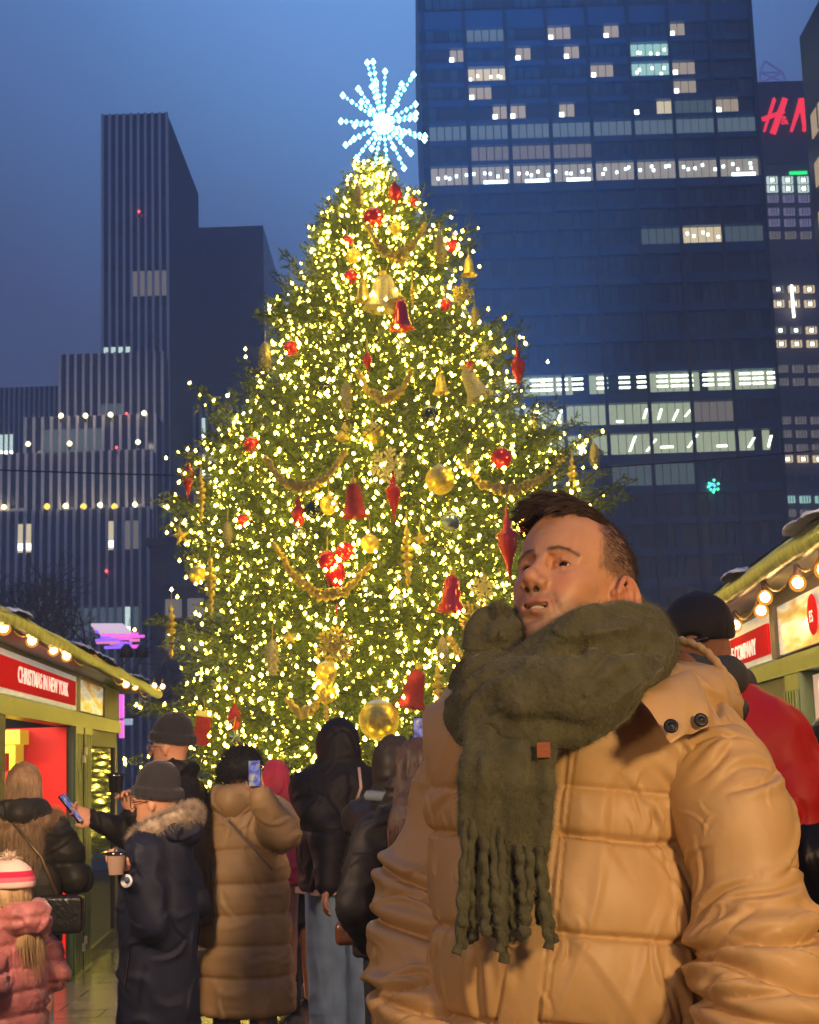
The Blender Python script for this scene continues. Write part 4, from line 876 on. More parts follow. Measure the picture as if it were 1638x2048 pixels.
# ------------------------------------------------------------------ soft bodies: distance fields turned into meshes
class Field:
    def __init__(s, lo, hi, h):
        s.lo = np.array(lo, float); s.h = h; s.n = np.ceil((np.array(hi, float) - s.lo) / h).astype(int) + 1
        s.D = np.full(s.n, 1.0, np.float32)
        s.ax = [(s.lo[i] + h * np.arange(s.n[i])).astype(np.float32) for i in range(3)]
    def win(s, lo, hi):
        a = [int(np.clip(math.floor((lo[i] - s.lo[i]) / s.h), 0, s.n[i])) for i in range(3)]
        b = [int(np.clip(math.ceil((hi[i] - s.lo[i]) / s.h) + 1, 0, s.n[i])) for i in range(3)]
        sl = tuple(slice(a[i], b[i]) for i in range(3))
        return sl, s.ax[0][sl[0]][:, None, None], s.ax[1][sl[1]][None, :, None], s.ax[2][sl[2]][None, None, :]
    def put(s, sl, d, k, op):
        A = s.D[sl]
        if A.size == 0: return s
        d = d.astype(np.float32)
        if op == 's':
            if k > 0: hh = np.maximum(k - np.abs(-A - d), 0) / k; s.D[sl] = -(np.minimum(-A, d) - hh * hh * k * .25)
            else: s.D[sl] = np.maximum(A, -d)
        elif op == 'i': s.D[sl] = np.maximum(A, d)
        else:
            if k > 0: hh = np.maximum(k - np.abs(A - d), 0) / k; s.D[sl] = np.minimum(A, d) - hh * hh * k * .25
            else: s.D[sl] = np.minimum(A, d)
        return s
    def cap(s, a, b, ra, rb=None, k=0, op='u', sq=None):
        rb = ra if rb is None else rb; a = np.array(a, float); b = np.array(b, float); m = max(ra, rb) + k + s.h * 2
        if sq is not None: m = m * max(1, 1 / min(sq))
        sl, x, y, z = s.win(np.minimum(a, b) - m, np.maximum(a, b) + m)
        d = b - a; L = max(float(d @ d), 1e-12)
        t = np.clip(((x - a[0]) * d[0] + (y - a[1]) * d[1] + (z - a[2]) * d[2]) / L, 0, 1)
        q = (x - a[0] - t * d[0], y - a[1] - t * d[1], z - a[2] - t * d[2])
        if sq is not None: q = tuple(q[i] * sq[i] for i in range(3))
        return s.put(sl, np.sqrt(q[0] ** 2 + q[1] ** 2 + q[2] ** 2) - (ra + (rb - ra) * t), k, op)
    def ell(s, c, r, k=0, op='u', rot=None, p=2):
        c = np.array(c, float); r = np.array(r, float); m = (max(r) if rot is not None else r) + k + s.h * 2
        sl, x, y, z = s.win(c - m, c + m); X, Y, Z = x - c[0], y - c[1], z - c[2]
        if rot is not None:
            M = np.array(rot, float); X, Y, Z = (M[0, 0] * X + M[1, 0] * Y + M[2, 0] * Z, M[0, 1] * X + M[1, 1] * Y + M[2, 1] * Z, M[0, 2] * X + M[1, 2] * Y + M[2, 2] * Z)
        if p == 2:
            k0 = np.sqrt((X / r[0]) ** 2 + (Y / r[1]) ** 2 + (Z / r[2]) ** 2) + 1e-6; k1 = np.sqrt((X / r[0] ** 2) ** 2 + (Y / r[1] ** 2) ** 2 + (Z / r[2] ** 2) ** 2) + 1e-6
            d = k0 * (k0 - 1) / k1
        else:
            k0 = (np.abs(X / r[0]) ** p + np.abs(Y / r[1]) ** p + np.abs(Z / r[2]) ** p) ** (1 / p); d = (k0 - 1) * min(r)
        return s.put(sl, d, k, op)
    def box(s, c, r, rad=0, k=0, op='u', rot=None):
        c = np.array(c, float); m = (np.linalg.norm(r) if rot is not None else np.array(r)) + rad + k + s.h * 2
        sl, x, y, z = s.win(c - m, c + m); X, Y, Z = x - c[0] + 0 * (y + z), y - c[1] + 0 * (x + z), z - c[2] + 0 * (x + y)
        if rot is not None:
            M = np.array(rot, float); X, Y, Z = (M[0, 0] * X + M[1, 0] * Y + M[2, 0] * Z, M[0, 1] * X + M[1, 1] * Y + M[2, 1] * Z, M[0, 2] * X + M[1, 2] * Y + M[2, 2] * Z)
        qx, qy, qz = np.abs(X) - r[0], np.abs(Y) - r[1], np.abs(Z) - r[2]
        d = np.sqrt(np.maximum(qx, 0) ** 2 + np.maximum(qy, 0) ** 2 + np.maximum(qz, 0) ** 2) + np.minimum(np.maximum(qx, np.maximum(qy, qz)), 0) - rad
        return s.put(sl, d, k, op)
    def chain(s, pts, rad, k=0, op='u', sq=None):
        for i in range(len(pts) - 1): s.cap(pts[i], pts[i + 1], rad[i], rad[i + 1], k if i else k, op, sq)
        return s
    def fn(s, lo, hi, f):
        """free change of the field in a window: f(x, y, z, D)"""
        sl, x, y, z = s.win(lo, hi); s.D[sl] = f(x, y, z, s.D[sl]); return s
    def mesh(s):
        D = np.pad(s.D, 1, constant_values=1.0); S = D < 0
        n = D.shape; c = S[:-1, :-1, :-1].astype(np.int8); c = c + S[1:, :-1, :-1] + S[:-1, 1:, :-1] + S[1:, 1:, :-1] + S[:-1, :-1, 1:] + S[1:, :-1, 1:] + S[:-1, 1:, 1:] + S[1:, 1:, 1:]
        I = np.argwhere((c > 0) & (c < 8)); idx = np.full(c.shape, -1, np.int32); idx[tuple(I.T)] = np.arange(len(I))
        acc = np.zeros((len(I), 3)); cnt = np.zeros(len(I))
        co = [(a, b, e) for a in (0, 1) for b in (0, 1) for e in (0, 1)]
        val = {q: D[I[:, 0] + q[0], I[:, 1] + q[1], I[:, 2] + q[2]] for q in co}
        for q in co:
            for ax in range(3):
                if q[ax]: continue
                q2 = list(q); q2[ax] = 1; q2 = tuple(q2); v0, v1 = val[q], val[q2]; m = (v0 < 0) != (v1 < 0)
                t = v0[m] / (v0[m] - v1[m]); pp = np.tile(np.array(q, float), (m.sum(), 1)); pp[:, ax] = t; acc[m] += pp; cnt[m] += 1
        V = (I + acc / cnt[:, None] - 1) * s.h + s.lo
        F = []
        for ax in range(3):
            a, b = [(1, 2), (2, 0), (0, 1)][ax]
            s0 = [slice(None)] * 3; s1 = [slice(None)] * 3; s0[ax] = slice(0, -1); s1[ax] = slice(1, None)
            for q in (a, b): s0[q] = slice(1, -1); s1[q] = slice(1, -1)
            A, B = S[tuple(s0)], S[tuple(s1)]; E = np.argwhere(A != B)
            if len(E) == 0: continue
            pos = E.copy(); pos[:, a] += 1; pos[:, b] += 1
            def cell(da, db): p = pos.copy(); p[:, a] += da; p[:, b] += db; return idx[p[:, 0], p[:, 1], p[:, 2]]
            Q = np.stack([cell(-1, -1), cell(0, -1), cell(0, 0), cell(-1, 0)], 1)
            fl = ~A[tuple(E.T)]; Q[fl] = Q[fl][:, ::-1]; F.append(Q)
        F = np.vstack(F); return V, F[(F >= 0).all(1)]
def vnormals(V, F):
    n = np.cross(V[F[:, 2]] - V[F[:, 0]], V[F[:, 3]] - V[F[:, 1]]) if F.shape[1] == 4 else np.cross(V[F[:, 1]] - V[F[:, 0]], V[F[:, 2]] - V[F[:, 0]])
    N_ = np.zeros_like(V)
    for k in range(F.shape[1]): np.add.at(N_, F[:, k], n)
    return N_ / (np.linalg.norm(N_, axis=1)[:, None] + 1e-12)
def smooth(V, F, it=2, w=.5):
    for _ in range(it):
        A = np.zeros_like(V); c = np.zeros(len(V))
        for k in range(4):
            a, b = F[:, k], F[:, (k + 1) % 4]; np.add.at(A, a, V[b]); np.add.at(A, b, V[a]); np.add.at(c, a, 1); np.add.at(c, b, 1)
        V = V * (1 - w) + A / np.maximum(c, 1)[:, None] * w
    return V
def subdiv(V, F):
    """one linear split of quads"""
    e = np.sort(np.stack([F, np.roll(F, -1, 1)], 2).reshape(-1, 2), 1); u, inv = np.unique(e[:, 0].astype(np.int64) * len(V) + e[:, 1], return_inverse=True)
    E = np.stack([u // len(V), u % len(V)], 1); em = V[E].mean(1); fm = V[F].mean(1); n = len(V); ei = inv.reshape(-1, 4) + n; fi = np.arange(len(F)) + n + len(em)
    Q = [np.stack([F[:, k], ei[:, k], fi, ei[:, k - 1]], 1) for k in range(4)]
    return np.vstack([V, em, fm]), np.vstack(Q)
def hairs(name, roots, dirs, length, rad, m, parent, seg=3, grav=0, curl=0, seed=0, lenvar=.4, attr=None):
    """thin three sided strands"""
    r_ = np.random.RandomState(seed); n = len(roots); L = length * (1 + lenvar * (r_.rand(n) - .5) * 2)
    d = dirs + r_.randn(n, 3) * curl; d /= np.linalg.norm(d, axis=1)[:, None]
    a = np.cross(d, r_.randn(n, 3)); a /= np.linalg.norm(a, axis=1)[:, None] + 1e-9; b = np.cross(d, a); P_ = roots.copy(); V = []
    for k in range(seg + 1):
        w = rad * (1 - k / (seg + .25))
        for t in range(3): V.append(P_ + (a * math.cos(2.094 * t) + b * math.sin(2.094 * t)) * w)
        d = d + np.array([0, 0, -grav]) + r_.randn(n, 3) * curl * .35; d /= np.linalg.norm(d, axis=1)[:, None]; P_ = P_ + d * (L / seg)[:, None]
    V = np.stack(V, 1).reshape(-1, 3); F = []
    base = np.arange(n) * 3 * (seg + 1)
    for k in range(seg):
        for t in range(3): F.append(np.stack([base + k * 3 + t, base + k * 3 + (t + 1) % 3, base + k * 3 + 3 + (t + 1) % 3, base + k * 3 + 3 + t], 1))
    return np_obj(name, V, np.vstack(F), m, parent, True)
def scatter(V, F, n, seed=0, mask=None):
    """n surface points with normals"""
    r_ = np.random.RandomState(seed); N_ = vnormals(V, F); ar = np.linalg.norm(np.cross(V[F[:, 2]] - V[F[:, 0]], V[F[:, 3]] - V[F[:, 1]]), axis=1)
    if mask is not None: ar = ar * mask[F[:, 0]]
    f = r_.choice(len(F), n, p=ar / ar.sum()); u, v = r_.rand(n, 1), r_.rand(n, 1); q = F[f]
    mix = lambda A: (A[q[:, 0]] * (1 - u) * (1 - v) + A[q[:, 1]] * u * (1 - v) + A[q[:, 2]] * u * v + A[q[:, 3]] * (1 - u) * v)
    nn = mix(N_); return mix(V), nn / (np.linalg.norm(nn, axis=1)[:, None] + 1e-9)

def cloth_folds(V, N_, n, seed, hgt=.008, wid=(.004, .010), ln=(.02, .07), dirf=None, mask=None, crease=.6):
    """discrete cloth folds: a rounded ridge with a sharper crease on one side"""
    r_ = np.random.RandomState(seed); w = np.ones(len(V)) if mask is None else mask.astype(float); ids = r_.choice(len(V), n, p=w / w.sum()); d = np.zeros(len(V))
    for i in ids:
        nn = N_[i]; t = np.array(dirf(V[i], r_) if dirf else r_.randn(3), float); t = t - nn * (t @ nn); t /= np.linalg.norm(t) + 1e-9; b = np.cross(nn, t); l = r_.uniform(*ln); wd = r_.uniform(*wid); h = hgt * r_.uniform(.4, 1) * min(1, wd / wid[1] + .3)
        q = V - V[i]; m = (np.abs(q) < l * 1.7 + wd * 3).all(1); q = q[m]; s = q @ t; p = (q @ b) + .25 * s * s / l * r_.choice((-1, 1)); k = np.exp(-(s / l) ** 4) * (q @ nn > -.03) * (N_[m] @ nn > .2); sg = 1 if r_.rand() < .5 else -1
        u = sg * p / wd; d[m] += h * k * (np.exp(-u * u) - crease * np.exp(-((u + 1.25) / .55) ** 2))
    return d
# ------------------------------------------------------------------ the man in front
HD = 2.2
hc = P(1145, 1186, HD)                         # between the ears at eye level
def rotm(yaw, pitch, roll):
    F_ = Vector((-math.sin(yaw) * math.cos(pitch), -math.cos(yaw) * math.cos(pitch), math.sin(pitch)))
    X_ = F_.cross(Vector((0, 0, 1))).normalized(); U_ = X_.cross(F_)
    X2 = X_ * math.cos(roll) - U_ * math.sin(roll); U2 = U_ * math.cos(roll) + X_ * math.sin(roll)
    return Matrix((X2, F_, U2)).transposed()
HR = rotm(R(36), R(24), R(1))                  # local x: his right, y: face forward, z: up
HR = HR @ Matrix.Diagonal((.93, .975, .985)); HM = HR.to_4x4(); HM.translation = hc
HMn = np.array(HR); HCn = np.array(hc)
def H2W(V): return V @ HMn.T + HCn
def W2H(p): return tuple((np.array(p) - HCn) @ HMn)
man = empty('person', (P(1150, 2000, HD).x, HD, 0), 'man in tan puffer jacket looking up to the left, nearest to the camera', 'person')
f = Field((-.11, -.13, -.17), (.11, .15, .15), .0017)
S2 = (-1, 1)
# skull and face mass
f.ell((0, -.018, .040), (.0765, .098, .092)); f.ell((0, .016, .000), (.0660, .076, .088), k=.02)
f.ell((0, .034, .050), (.055, .052, .054), k=.05)                      # forehead
f.ell((0, .040, -.052), (.048, .050, .060), k=.03)                     # lower face
f.ell((0, .060, -.100), (.026, .026, .022), k=.03)                     # chin
for s in S2:
    f.cap((s * .058, -.005, -.048), (s * .030, .050, -.098), .016, .014, k=.03)   # jaw
    f.ell((s * .041, .057, -.022), (.018, .021, .017), k=.024)         # cheekbone
    f.ell((s * .029, .063, -.046), (.019, .020, .024), k=.022)          # cheek
    f.cap((s * .012, .0870, .0160), (s * .047, .0700, .0150), .0080, .0070, k=.013)  # brow ridge
    f.ell((s * .0315, .0905, .0005), (.0175, .0130, .0115), k=.012, op='s')    # eye socket
    f.ell((s * .012, .090, .002), (.006, .008, .010), k=.010, op='s')
    f.ell((s * .0315, .0700, -.001), (.0150, .0145, .0128), k=.004)     # eyeball bulge with lids
# nose
f.cap((0, .0870, .012), (0, .1115, -.0290), .0070, .0092, k=.010)
f.ell((0, .1150, -.0350), (.0108, .0105, .0095), k=.012)
for s in S2:
    f.ell((s * .0140, .1035, -.0405), (.0086, .0112, .0082), k=.007)
    f.cap((s * .006, .094, -.018), (s * .011, .094, -.036), .008, .009, k=.010)
f.ell((0, .103, -.045), (.006, .010, .005), k=.006)
for s in S2: f.ell((s * .0078, .1045, -.0500), (.0034, .0060, .0034), k=.002, op='s')
# mouth area
f.ell((0, .079, -.066), (.029, .020, .022), k=.018)
f.cap((0, .0970, -.050), (0, .0960, -.058), .0035, .003, k=.006)
f.cap((-.012, .0950, -.0648), (.007, .0950, -.0650), .0040, .0040, k=.006)
for s in S2:
    f.cap((s * .006 - .003, .0955, -.0650), (s * .034 - .003, .0800, -.0555), .0040, .0022, k=.005)
    f.cap((-.003, .0935, -.0795), (s * .032 - .003, .0805, -.0600), .0048, .0024, k=.005)
    f.cap((s * .0215, .0975, -.040), (s * .039, .0815, -.078), .0010, .0008, k=.010, op='s')   # smile fold
f.ell((-.003, .0985, -.0718), (.0210, .0180, .0040), k=.004, op='s'); f.cap((.012, .094, -.0695), (.0255, .084, -.0610), .0030, .0014, k=.002, op='s'); f.cap((-.018, .094, -.0695), (-.0315, .084, -.0610), .0030, .0014, k=.002, op='s')         # open mouth
f.ell((0, .093, -.0885), (.016, .007, .004), k=.008, op='s')
# lids: upper and lower rims round the opening
for s in S2:
    f.ell((s * .0322, .0870, -.0012), (.0158, .0100, .0056), k=.0022, op='s')
    f.chain([(s * .0165, .0805, -.0020), (s * .0235, .0850, .0050), (s * .0320, .0862, .0068), (s * .0405, .0820, .0052), (s * .0485, .0735, -.0018)], [.0017, .0024, .0027, .0025, .0018], k=.004)
    f.chain([(s * .0165, .0805, -.0026), (s * .0245, .0840, -.0060), (s * .0330, .0845, -.0070), (s * .0415, .0800, -.0054), (s * .0485, .0735, -.0026)], [.0016, .0019, .0020, .0019, .0016], k=.004)
    f.cap((s * .022, .0835, -.0130), (s * .042, .0760, -.0130), .0022, .0022, k=.005)
# neck
f.cap((0, -.020, -.07), (0, -.035, -.19), .058, .062, k=.03)
# ears
for s in S2:
    e = lambda x, y, z: (s * (x + max(0, -.010 - y) * .55), -.008 + (y + .010) * 1.12, -.010 + (z + .010) * .96)
    f.ell(e(.0765, -.012, -.012), (.010, .016, .024), k=.010)
    ring = [e(.0800 + .009 * max(0, math.cos(a - 2.6)), -.014 - .0215 * math.cos(a) * (1.0 if math.sin(a) > -.3 else .8) - .003, -.010 + .0315 * math.sin(a)) for a in np.linspace(-.75, 3.5, 15)]
    f.chain(ring, [.0034] * 15, k=.004)
    f.ell(e(.0830, -.022, -.008), (.0042, .016, .026), k=.006)
    f.ell(e(.082, -.007, -.0385), (.0055, .0095, .0085), k=.006)
    f.ell(e(.0905, -.0120, -.010), (.0070, .0075, .0120), k=.005, op='s')
    f.chain([e(.0835, -.022, .012), e(.0850, -.0240, -.010), e(.0840, -.018, -.026), e(.0825, -.007, -.028)], [.0026, .003, .003, .0026], k=.003)
    f.ell(e(.0790, .0035, -.012), (.0045, .0045, .0055), k=.003)
V, F = f.mesh(); V = smooth(V, F, 2, .4)
for _ in range(30):
    Vs = smooth(V, F, 1, .6); w_ = (np.clip((V[:, 2] - .028) / .012, 0, 1))[:, None]; V = V * (1 - w_) + Vs * w_
NV = vnormals(V, F)
# gentle creases: forehead, crow's feet
x, y, z = V.T
fro = (y > .03)
cr = .0007 * np.exp(-((np.abs(x) - .0) / .035) ** 2) * (np.exp(-((z - .052 - .3 * x * x) / .0016) ** 2) + .8 * np.exp(-((z - .063) / .0016) ** 2)) * fro
for s in S2:
    for (x0, z0, x1, z1) in ((.050, .000, .060, .006), (.050, -.003, .062, -.004), (.049, -.007, .060, -.013), (.022, -.016, .040, -.020)):
        t = np.clip(((s * x - x0) * (x1 - x0) + (z - z0) * (z1 - z0)) / ((x1 - x0) ** 2 + (z1 - z0) ** 2), 0, 1)
        cr += .0008 * np.exp(-((s * x - x0 - t * (x1 - x0)) ** 2 + (z - z0 - t * (z1 - z0)) ** 2) / .0013 ** 2) * fro
V = V - NV * cr[:, None]
# skin colours painted by place on the face
skin = np.array([.60, .305, .155]); col = np.tile(skin, (len(V), 1)); nz_ = fbm(V * 60, 3)[:, None]; col *= 1 + .10 * nz_
def mixc(w, c): 
    global col
    w = np.clip(w, 0, 1)[:, None]; col = col * (1 - w) + np.array(c) * w
fr2 = y > .045
mixc(.45 * np.exp(-((np.abs(x) - .040) ** 2 / .018 ** 2 + (z + .030) ** 2 / .018 ** 2)) * fr2, (.56, .20, .12))
mixc(.4 * np.exp(-(x ** 2 / .016 ** 2 + (z + .037) ** 2 / .014 ** 2)) * (y > .09), (.55, .20, .13))
lipu = np.exp(-((np.abs(x + .003) / .030) ** 6)) * np.exp(-((z + .0655 - .22 * np.abs(x + .003)) / .0044) ** 4) * (y > .081); lipl = np.exp(-((np.abs(x + .003) / .027) ** 6)) * np.exp(-((z + .0795 - .42 * np.abs(x + .003)) / .0052) ** 4) * (y > .081)
mixc(.65 * np.maximum(lipu, lipl), (.42, .14, .10))
st_ = np.clip((-.043 - z) / .012, 0, 1) * np.clip((y - .01) / .04, 0, 1) * (1 - np.maximum(lipu, lipl)) * np.clip(1.3 - np.exp(-((np.abs(x) - .045) ** 2 / .012 ** 2 + (z + .045) ** 2 / .02 ** 2)), 0, 1)
mixc(.5 * st_ * (1 + .4 * vnoise(V * 500, 5)), (.21, .155, .125))
inm = (np.abs(x) < .0215) & (np.abs(z + .0718) < .0036) & (y < .0905) & (y > .06); col[inm] = (.09, .03, .02)
ear = (np.abs(x) > .0785) & (z > -.06) & (z < .022); mixc(.35 * ear, (.60, .16, .10))
nos = np.zeros(len(V), bool)
for s in S2: nos |= ((x - s * .0075) ** 2 + (y - .1045) ** 2 + (z + .0490) ** 2) < .0050 ** 2
col[nos & (z < -.0450)] = (.08, .025, .02)
for s in S2:
    d_ = ((s * x - .032) / .0145) ** 2 + ((z + .001) / .0075) ** 2; mixc(.35 * np.exp(-d_ ** 2) * fr2, (.30, .12, .08))
# buzzed hair region: sides and back
def hairline(x, y, z):
    """>0 inside the haired scalp"""
    top = z - (.083 - 2.6 * np.maximum(0, y - .045)); side = -(y - .045 - .10 * (z - .03)) ; low = z - np.where(y > -.012, .012 - .0 * y, -.055 + .6 * np.maximum(0, y + .04))
    s1 = np.minimum(side, low) * (np.abs(x) > .040); fr = np.where(y > .02, z - (.088 + 6.0 * np.maximum(0, np.abs(x) - .050) * 0 - .9 * (y - .06)), 1)
    return np.where(np.abs(x) > .048, np.minimum(side, low), np.minimum(np.where(y > .03, z - .090 + .25 * (y - .05), 1.), low))
hl = hairline(x, y, z)
w_br = np.zeros(len(V))
for s in S2:
    t = np.clip((s * x - .012) / .040, 0, 1); zc = .0175 + .0042 * np.sin(t * 2.9) - .0050 * t * t; w_br += ((s * x > .010) & (s * x < .055)) * np.exp(-((z - zc) / (.0046 * (1.1 - .5 * t))) ** 2) * (y > .055)
hm_ = np.clip(hl / .013 + .35 + .45 * vnoise(V * 220, 8), 0, 1) * (z > -.075) * (~(ear & (np.abs(x) > .079)))
mixc(.75 * hm_, (.16, .098, .066)); mixc(.6 * w_br, (.12, .06, .038))
skm = mat('skin', (.5, .25, .15), .46, 0, spec=.45, sss=.12, attr='Col', bump=.00022, bscale=420)
body_o = np_obj('body', H2W(V), F, skm, man, True, attr={'Col': col})
headV, headF, headN = V, F, vnormals(V, F)
# eyes
eyem = mat('eye_white', (.80, .74, .70), .12, spec=.8); iris = mat('iris_brown', (.045, .022, .012), .25, spec=.4); pup = mat('pupil', (.003, .003, .003), .12, spec=.6)
gaze = Vector((.05, .96, .22)).normalized()
for s in S2:
    c_ = Vector((s * .0315, .0722, -.0010)); q = MB(); Rg = Vector((0, 0, 1)).rotation_difference(gaze).to_matrix().to_4x4()
    prof = [(.0118 * math.sin(a) + 1e-5, .0118 * math.cos(a)) for a in np.linspace(0, math.pi, 22)]
    for (i0, i1, mi) in ((0, 3, 2), (3, 5, 1), (5, 21, 0)): q.lathe(prof[i0:i1 + 1], c_, 24, mi, Rg)
    V_ = H2W(np.array(q.v)); np_obj('eye', V_, [i for f_ in q.f for i in f_], [eyem, iris, pup], man, True, None, q.m, None, [len(f_) for f_ in q.f])
# teeth
q = MB()
for k in range(-5, 6):
    w = .0042 if abs(k) < 2 else .0036; xx = k * .0046; yy = .0905 - .00042 * k * k; xx -= .003; q.box((xx - w * .52, yy - .004, -.0748), (xx + w * .52, yy, -.0665))
o = np_obj('teeth', H2W(np.array(q.v)), [i for f_ in q.f for i in f_], mat('teeth', (.75, .68, .56), .2), man, False, None, None, None, [4] * len(q.f))
# brows and stubble hair
hair_m = mat('dark_brown_hair', (.036, .022, .015), .5, spec=.4); hair_g = mat('buzzed_hair', (.15, .10, .072), .6)
w_b = np.zeros(len(V))
for s in S2:
    t = np.clip((s * x - .014) / .036, 0, 1); zc = .0175 + .0042 * np.sin(t * 2.9) - .0050 * t * t; w_b += ((s * x > .011) & (s * x < .053)) * np.exp(-((z - zc) / (.0034 * (1.15 - .55 * t))) ** 2) * (y > .055)
pp, nn = scatter(V, F, 420, 3, w_b ** 2)
dd = np.stack([np.sign(pp[:, 0]) * .9, np.zeros(420), np.full(420, .25)], 1) + nn * .12
hairs('eyebrows', H2W(pp - nn * .0005), dd @ HMn.T, .0052, .00024, hair_g, man, 2, 0, .12, 5)
pp, nn = scatter(V, F, 11000, 4, hm_ ** 2 * (z > -.07))
dd = nn * .7 + np.array([0, -.45, -.45]); ln = .0048
hairs('buzzed_hair', H2W(pp - nn * .001), dd @ HMn.T, ln, .00028, hair_g, man, 2, 0, .3, 6)
# mid length hair that blends the clipped sides into the top
pp, nn = scatter(V, F, 3600, 14, hm_ ** 2 * np.clip((z - .035) / .03, 0, 1)); dd = nn * .45 + np.array([0, -.55, -.30])
hairs('side_hair', H2W(pp - nn * .001), dd @ HMn.T, .013, .00038, hair_m, man, 3, .1, .14, 21, .6)
# longer hair on top: a dark under layer and swept locks
g = Field((-.09, -.13, .02), (.10, .13, .19), .0022)
g.ell((0, -.020, .060), (.070, .092, .076)); g.ell((-.002, .040, .092), (.058, .044, .030), k=.02); g.ell((.010, .062, .098), (.042, .026, .020), k=.02)
sl, X, Y, Z = g.win((-1, -1, -1), (1, 1, 1))
g.D = np.maximum(g.D, (.082 + .22 * np.maximum(0, Y - .04) - .30 * np.maximum(0, -.02 - Y) - Z + 0 * X)).astype(np.float32)
gv, gf = g.mesh(); gn = vnormals(gv, gf); under = mat('hair_under', (.034, .021, .014), .9, 0, .5, 300, .0015, 400, spec=.1)
hair_o = np_obj('hair', H2W(gv), gf, under, man, True)
rh = np.random.RandomState(44); nl = 460; per = 34
rp, rn = scatter(gv, gf, nl, 12, ((gn[:, 2] > -.35) * (gv[:, 2] > .0765)) * (1 + 1.2 * (gv[:, 1] > .03)))
strands = [[], []]
for i in range(nl):
    r0, n0 = rp[i], rn[i]; t = float(np.clip((r0[1] + .045) / .06, 0, 1)); fz = float(np.clip((r0[1] - .02) / .05, 0, 1))
    sw = np.array([.15, -.85, -.25]) * (1 - t) + np.array([.58, .16 * fz, .06 - .16 * fz]) * t + rh.randn(3) * .13; sw /= np.linalg.norm(sw)
    L = (.019 + .009 * t + .009 * fz) * rh.uniform(.75, 1.2); lift = .26 + .26 * fz
    ks = 7; c = [r0 - n0 * .003]; d = n0 * lift + sw * .9
    for k in range(ks):
        u = k / ks; d = n0 * lift * (1 - 1.25 * u) + sw * (.8 + .5 * u) + np.array([0, 0, -.55 * u * fz - .15 * u]); d /= np.linalg.norm(d); c.append(c[-1] + d * L / ks)
    c = np.array(c); side = np.cross(sw, n0); side /= np.linalg.norm(side) + 1e-9
    for j in range(per):
        o = side * rh.randn() * .0032 + n0 * rh.randn() * .0018; tw = rh.randn(3) * .0014; q_ = c + o * np.linspace(1, .45, ks + 1)[:, None] + np.outer(np.linspace(0, 1, ks + 1) ** 2, tw * 2.2); m_ = ks + 1 if rh.rand() < .7 else ks
        strands[1 if rh.rand() < .3 else 0].append(q_)
def strand_mesh(name, S, rad, m):
    S = np.array(S); n, K, _ = S.shape; d = np.gradient(S, axis=1); d /= np.linalg.norm(d, axis=2)[..., None] + 1e-9; a = np.cross(d, np.array([.3, .5, .8])); a /= np.linalg.norm(a, axis=2)[..., None]; b = np.cross(d, a); w = (rad * np.array([.8] + [1] * (K - 3) + [.75, .15]))[None, :, None]
    V = np.stack([S + (a * math.cos(2.094 * t) + b * math.sin(2.094 * t)) * w for t in range(3)], 2).reshape(-1, 3); base = (np.arange(n) * K * 3)[:, None] + (np.arange(K - 1) * 3)[None, :]; F = np.vstack([np.stack([base + t, base + (t + 1) % 3, base + 3 + (t + 1) % 3, base + 3 + t], 2).reshape(-1, 4) for t in range(3)])
    return np_obj(name, H2W(V), F, m, man, True)
strand_mesh('hair_strands', strands[0], .00034, hair_m); strand_mesh('hair_strands', strands[1], .00034, mat('brown_hair_light', (.095, .056, .034), .4, spec=.6))
# ------------------------------------------------------------------ his puffer jacket
def cloth_mat(name, col, rough=.42, sheen=.0, fine=.0010, fs=70, big=0, bs=14):
    if name in MC: return MC[name]
    m = mat(name, col, rough, 0, .05, 3, fine, fs, sheen=sheen, spec=.45 if max(col) > .1 else .2, bump2=big, b2scale=bs); t = m.node_tree; b = t.nodes['Principled BSDF']
    co = N(t, 'ShaderNodeTexCoord').outputs['Object']; n = N(t, 'ShaderNodeTexNoise'); n.noise_type = 'RIDGED_MULTIFRACTAL'; n.inputs['Scale'].default_value = 7.5; n.inputs['Detail'].default_value = 3; n.inputs['Distortion'].default_value = .6; t.links.new(co, n.inputs[0])
    bu = N(t, 'ShaderNodeBump'); bu.inputs['Strength'].default_value = .55; bu.inputs['Distance'].default_value = .006; t.links.new(n.outputs[0], bu.inputs['Height'])
    if b.inputs['Normal'].links: t.links.new(b.inputs['Normal'].links[0].from_socket, bu.inputs['Normal'])
    t.links.new(bu.outputs[0], b.inputs['Normal']); return m
tan = cloth_mat('tan_nylon', (.56, .355, .15), .50, fine=.0007, fs=60, big=.0018, bs=13)
def w3(px, py, d): return np.array(P(px, py, d))
def ridge(p, seed): return 1 - np.abs(vnoise(p, seed)) * 2
def seam_d(V, N_, dist, w, depth): return -depth * np.exp(-(dist / w) ** 2)
jk = man
jh = .006
T = Field((.02, 1.86, .80), (.52, 2.62, 1.64), jh)
T.cap(w3(1133, 1560, 2.27), w3(1150, 2420, 2.29), .205, .225, sq=(1.06, 1.28, 1))
T.cap(w3(925, 1528, 2.33), w3(1400, 1535, 2.19), .070, .082, k=.10)
T.ell(w3(1130, 1500, 2.25), (.13, .12, .10), k=.08)
T.ell(w3(1150, 1950, 2.16), (.16, .11, .20), k=.10)
V, F = T.mesh(); V = smooth(V, F, 3); V, F = subdiv(V, F); V = smooth(V, F, 2); N_ = vnormals(V, F)
seamz = [w3(1120, y, 2.05)[2] for y in (1570, 1666, 1862, 2046)] + [w3(1120, 2046, 2.05)[2] - .14, w3(1120, 2046, 2.05)[2] - .27]
x, y, z = V.T
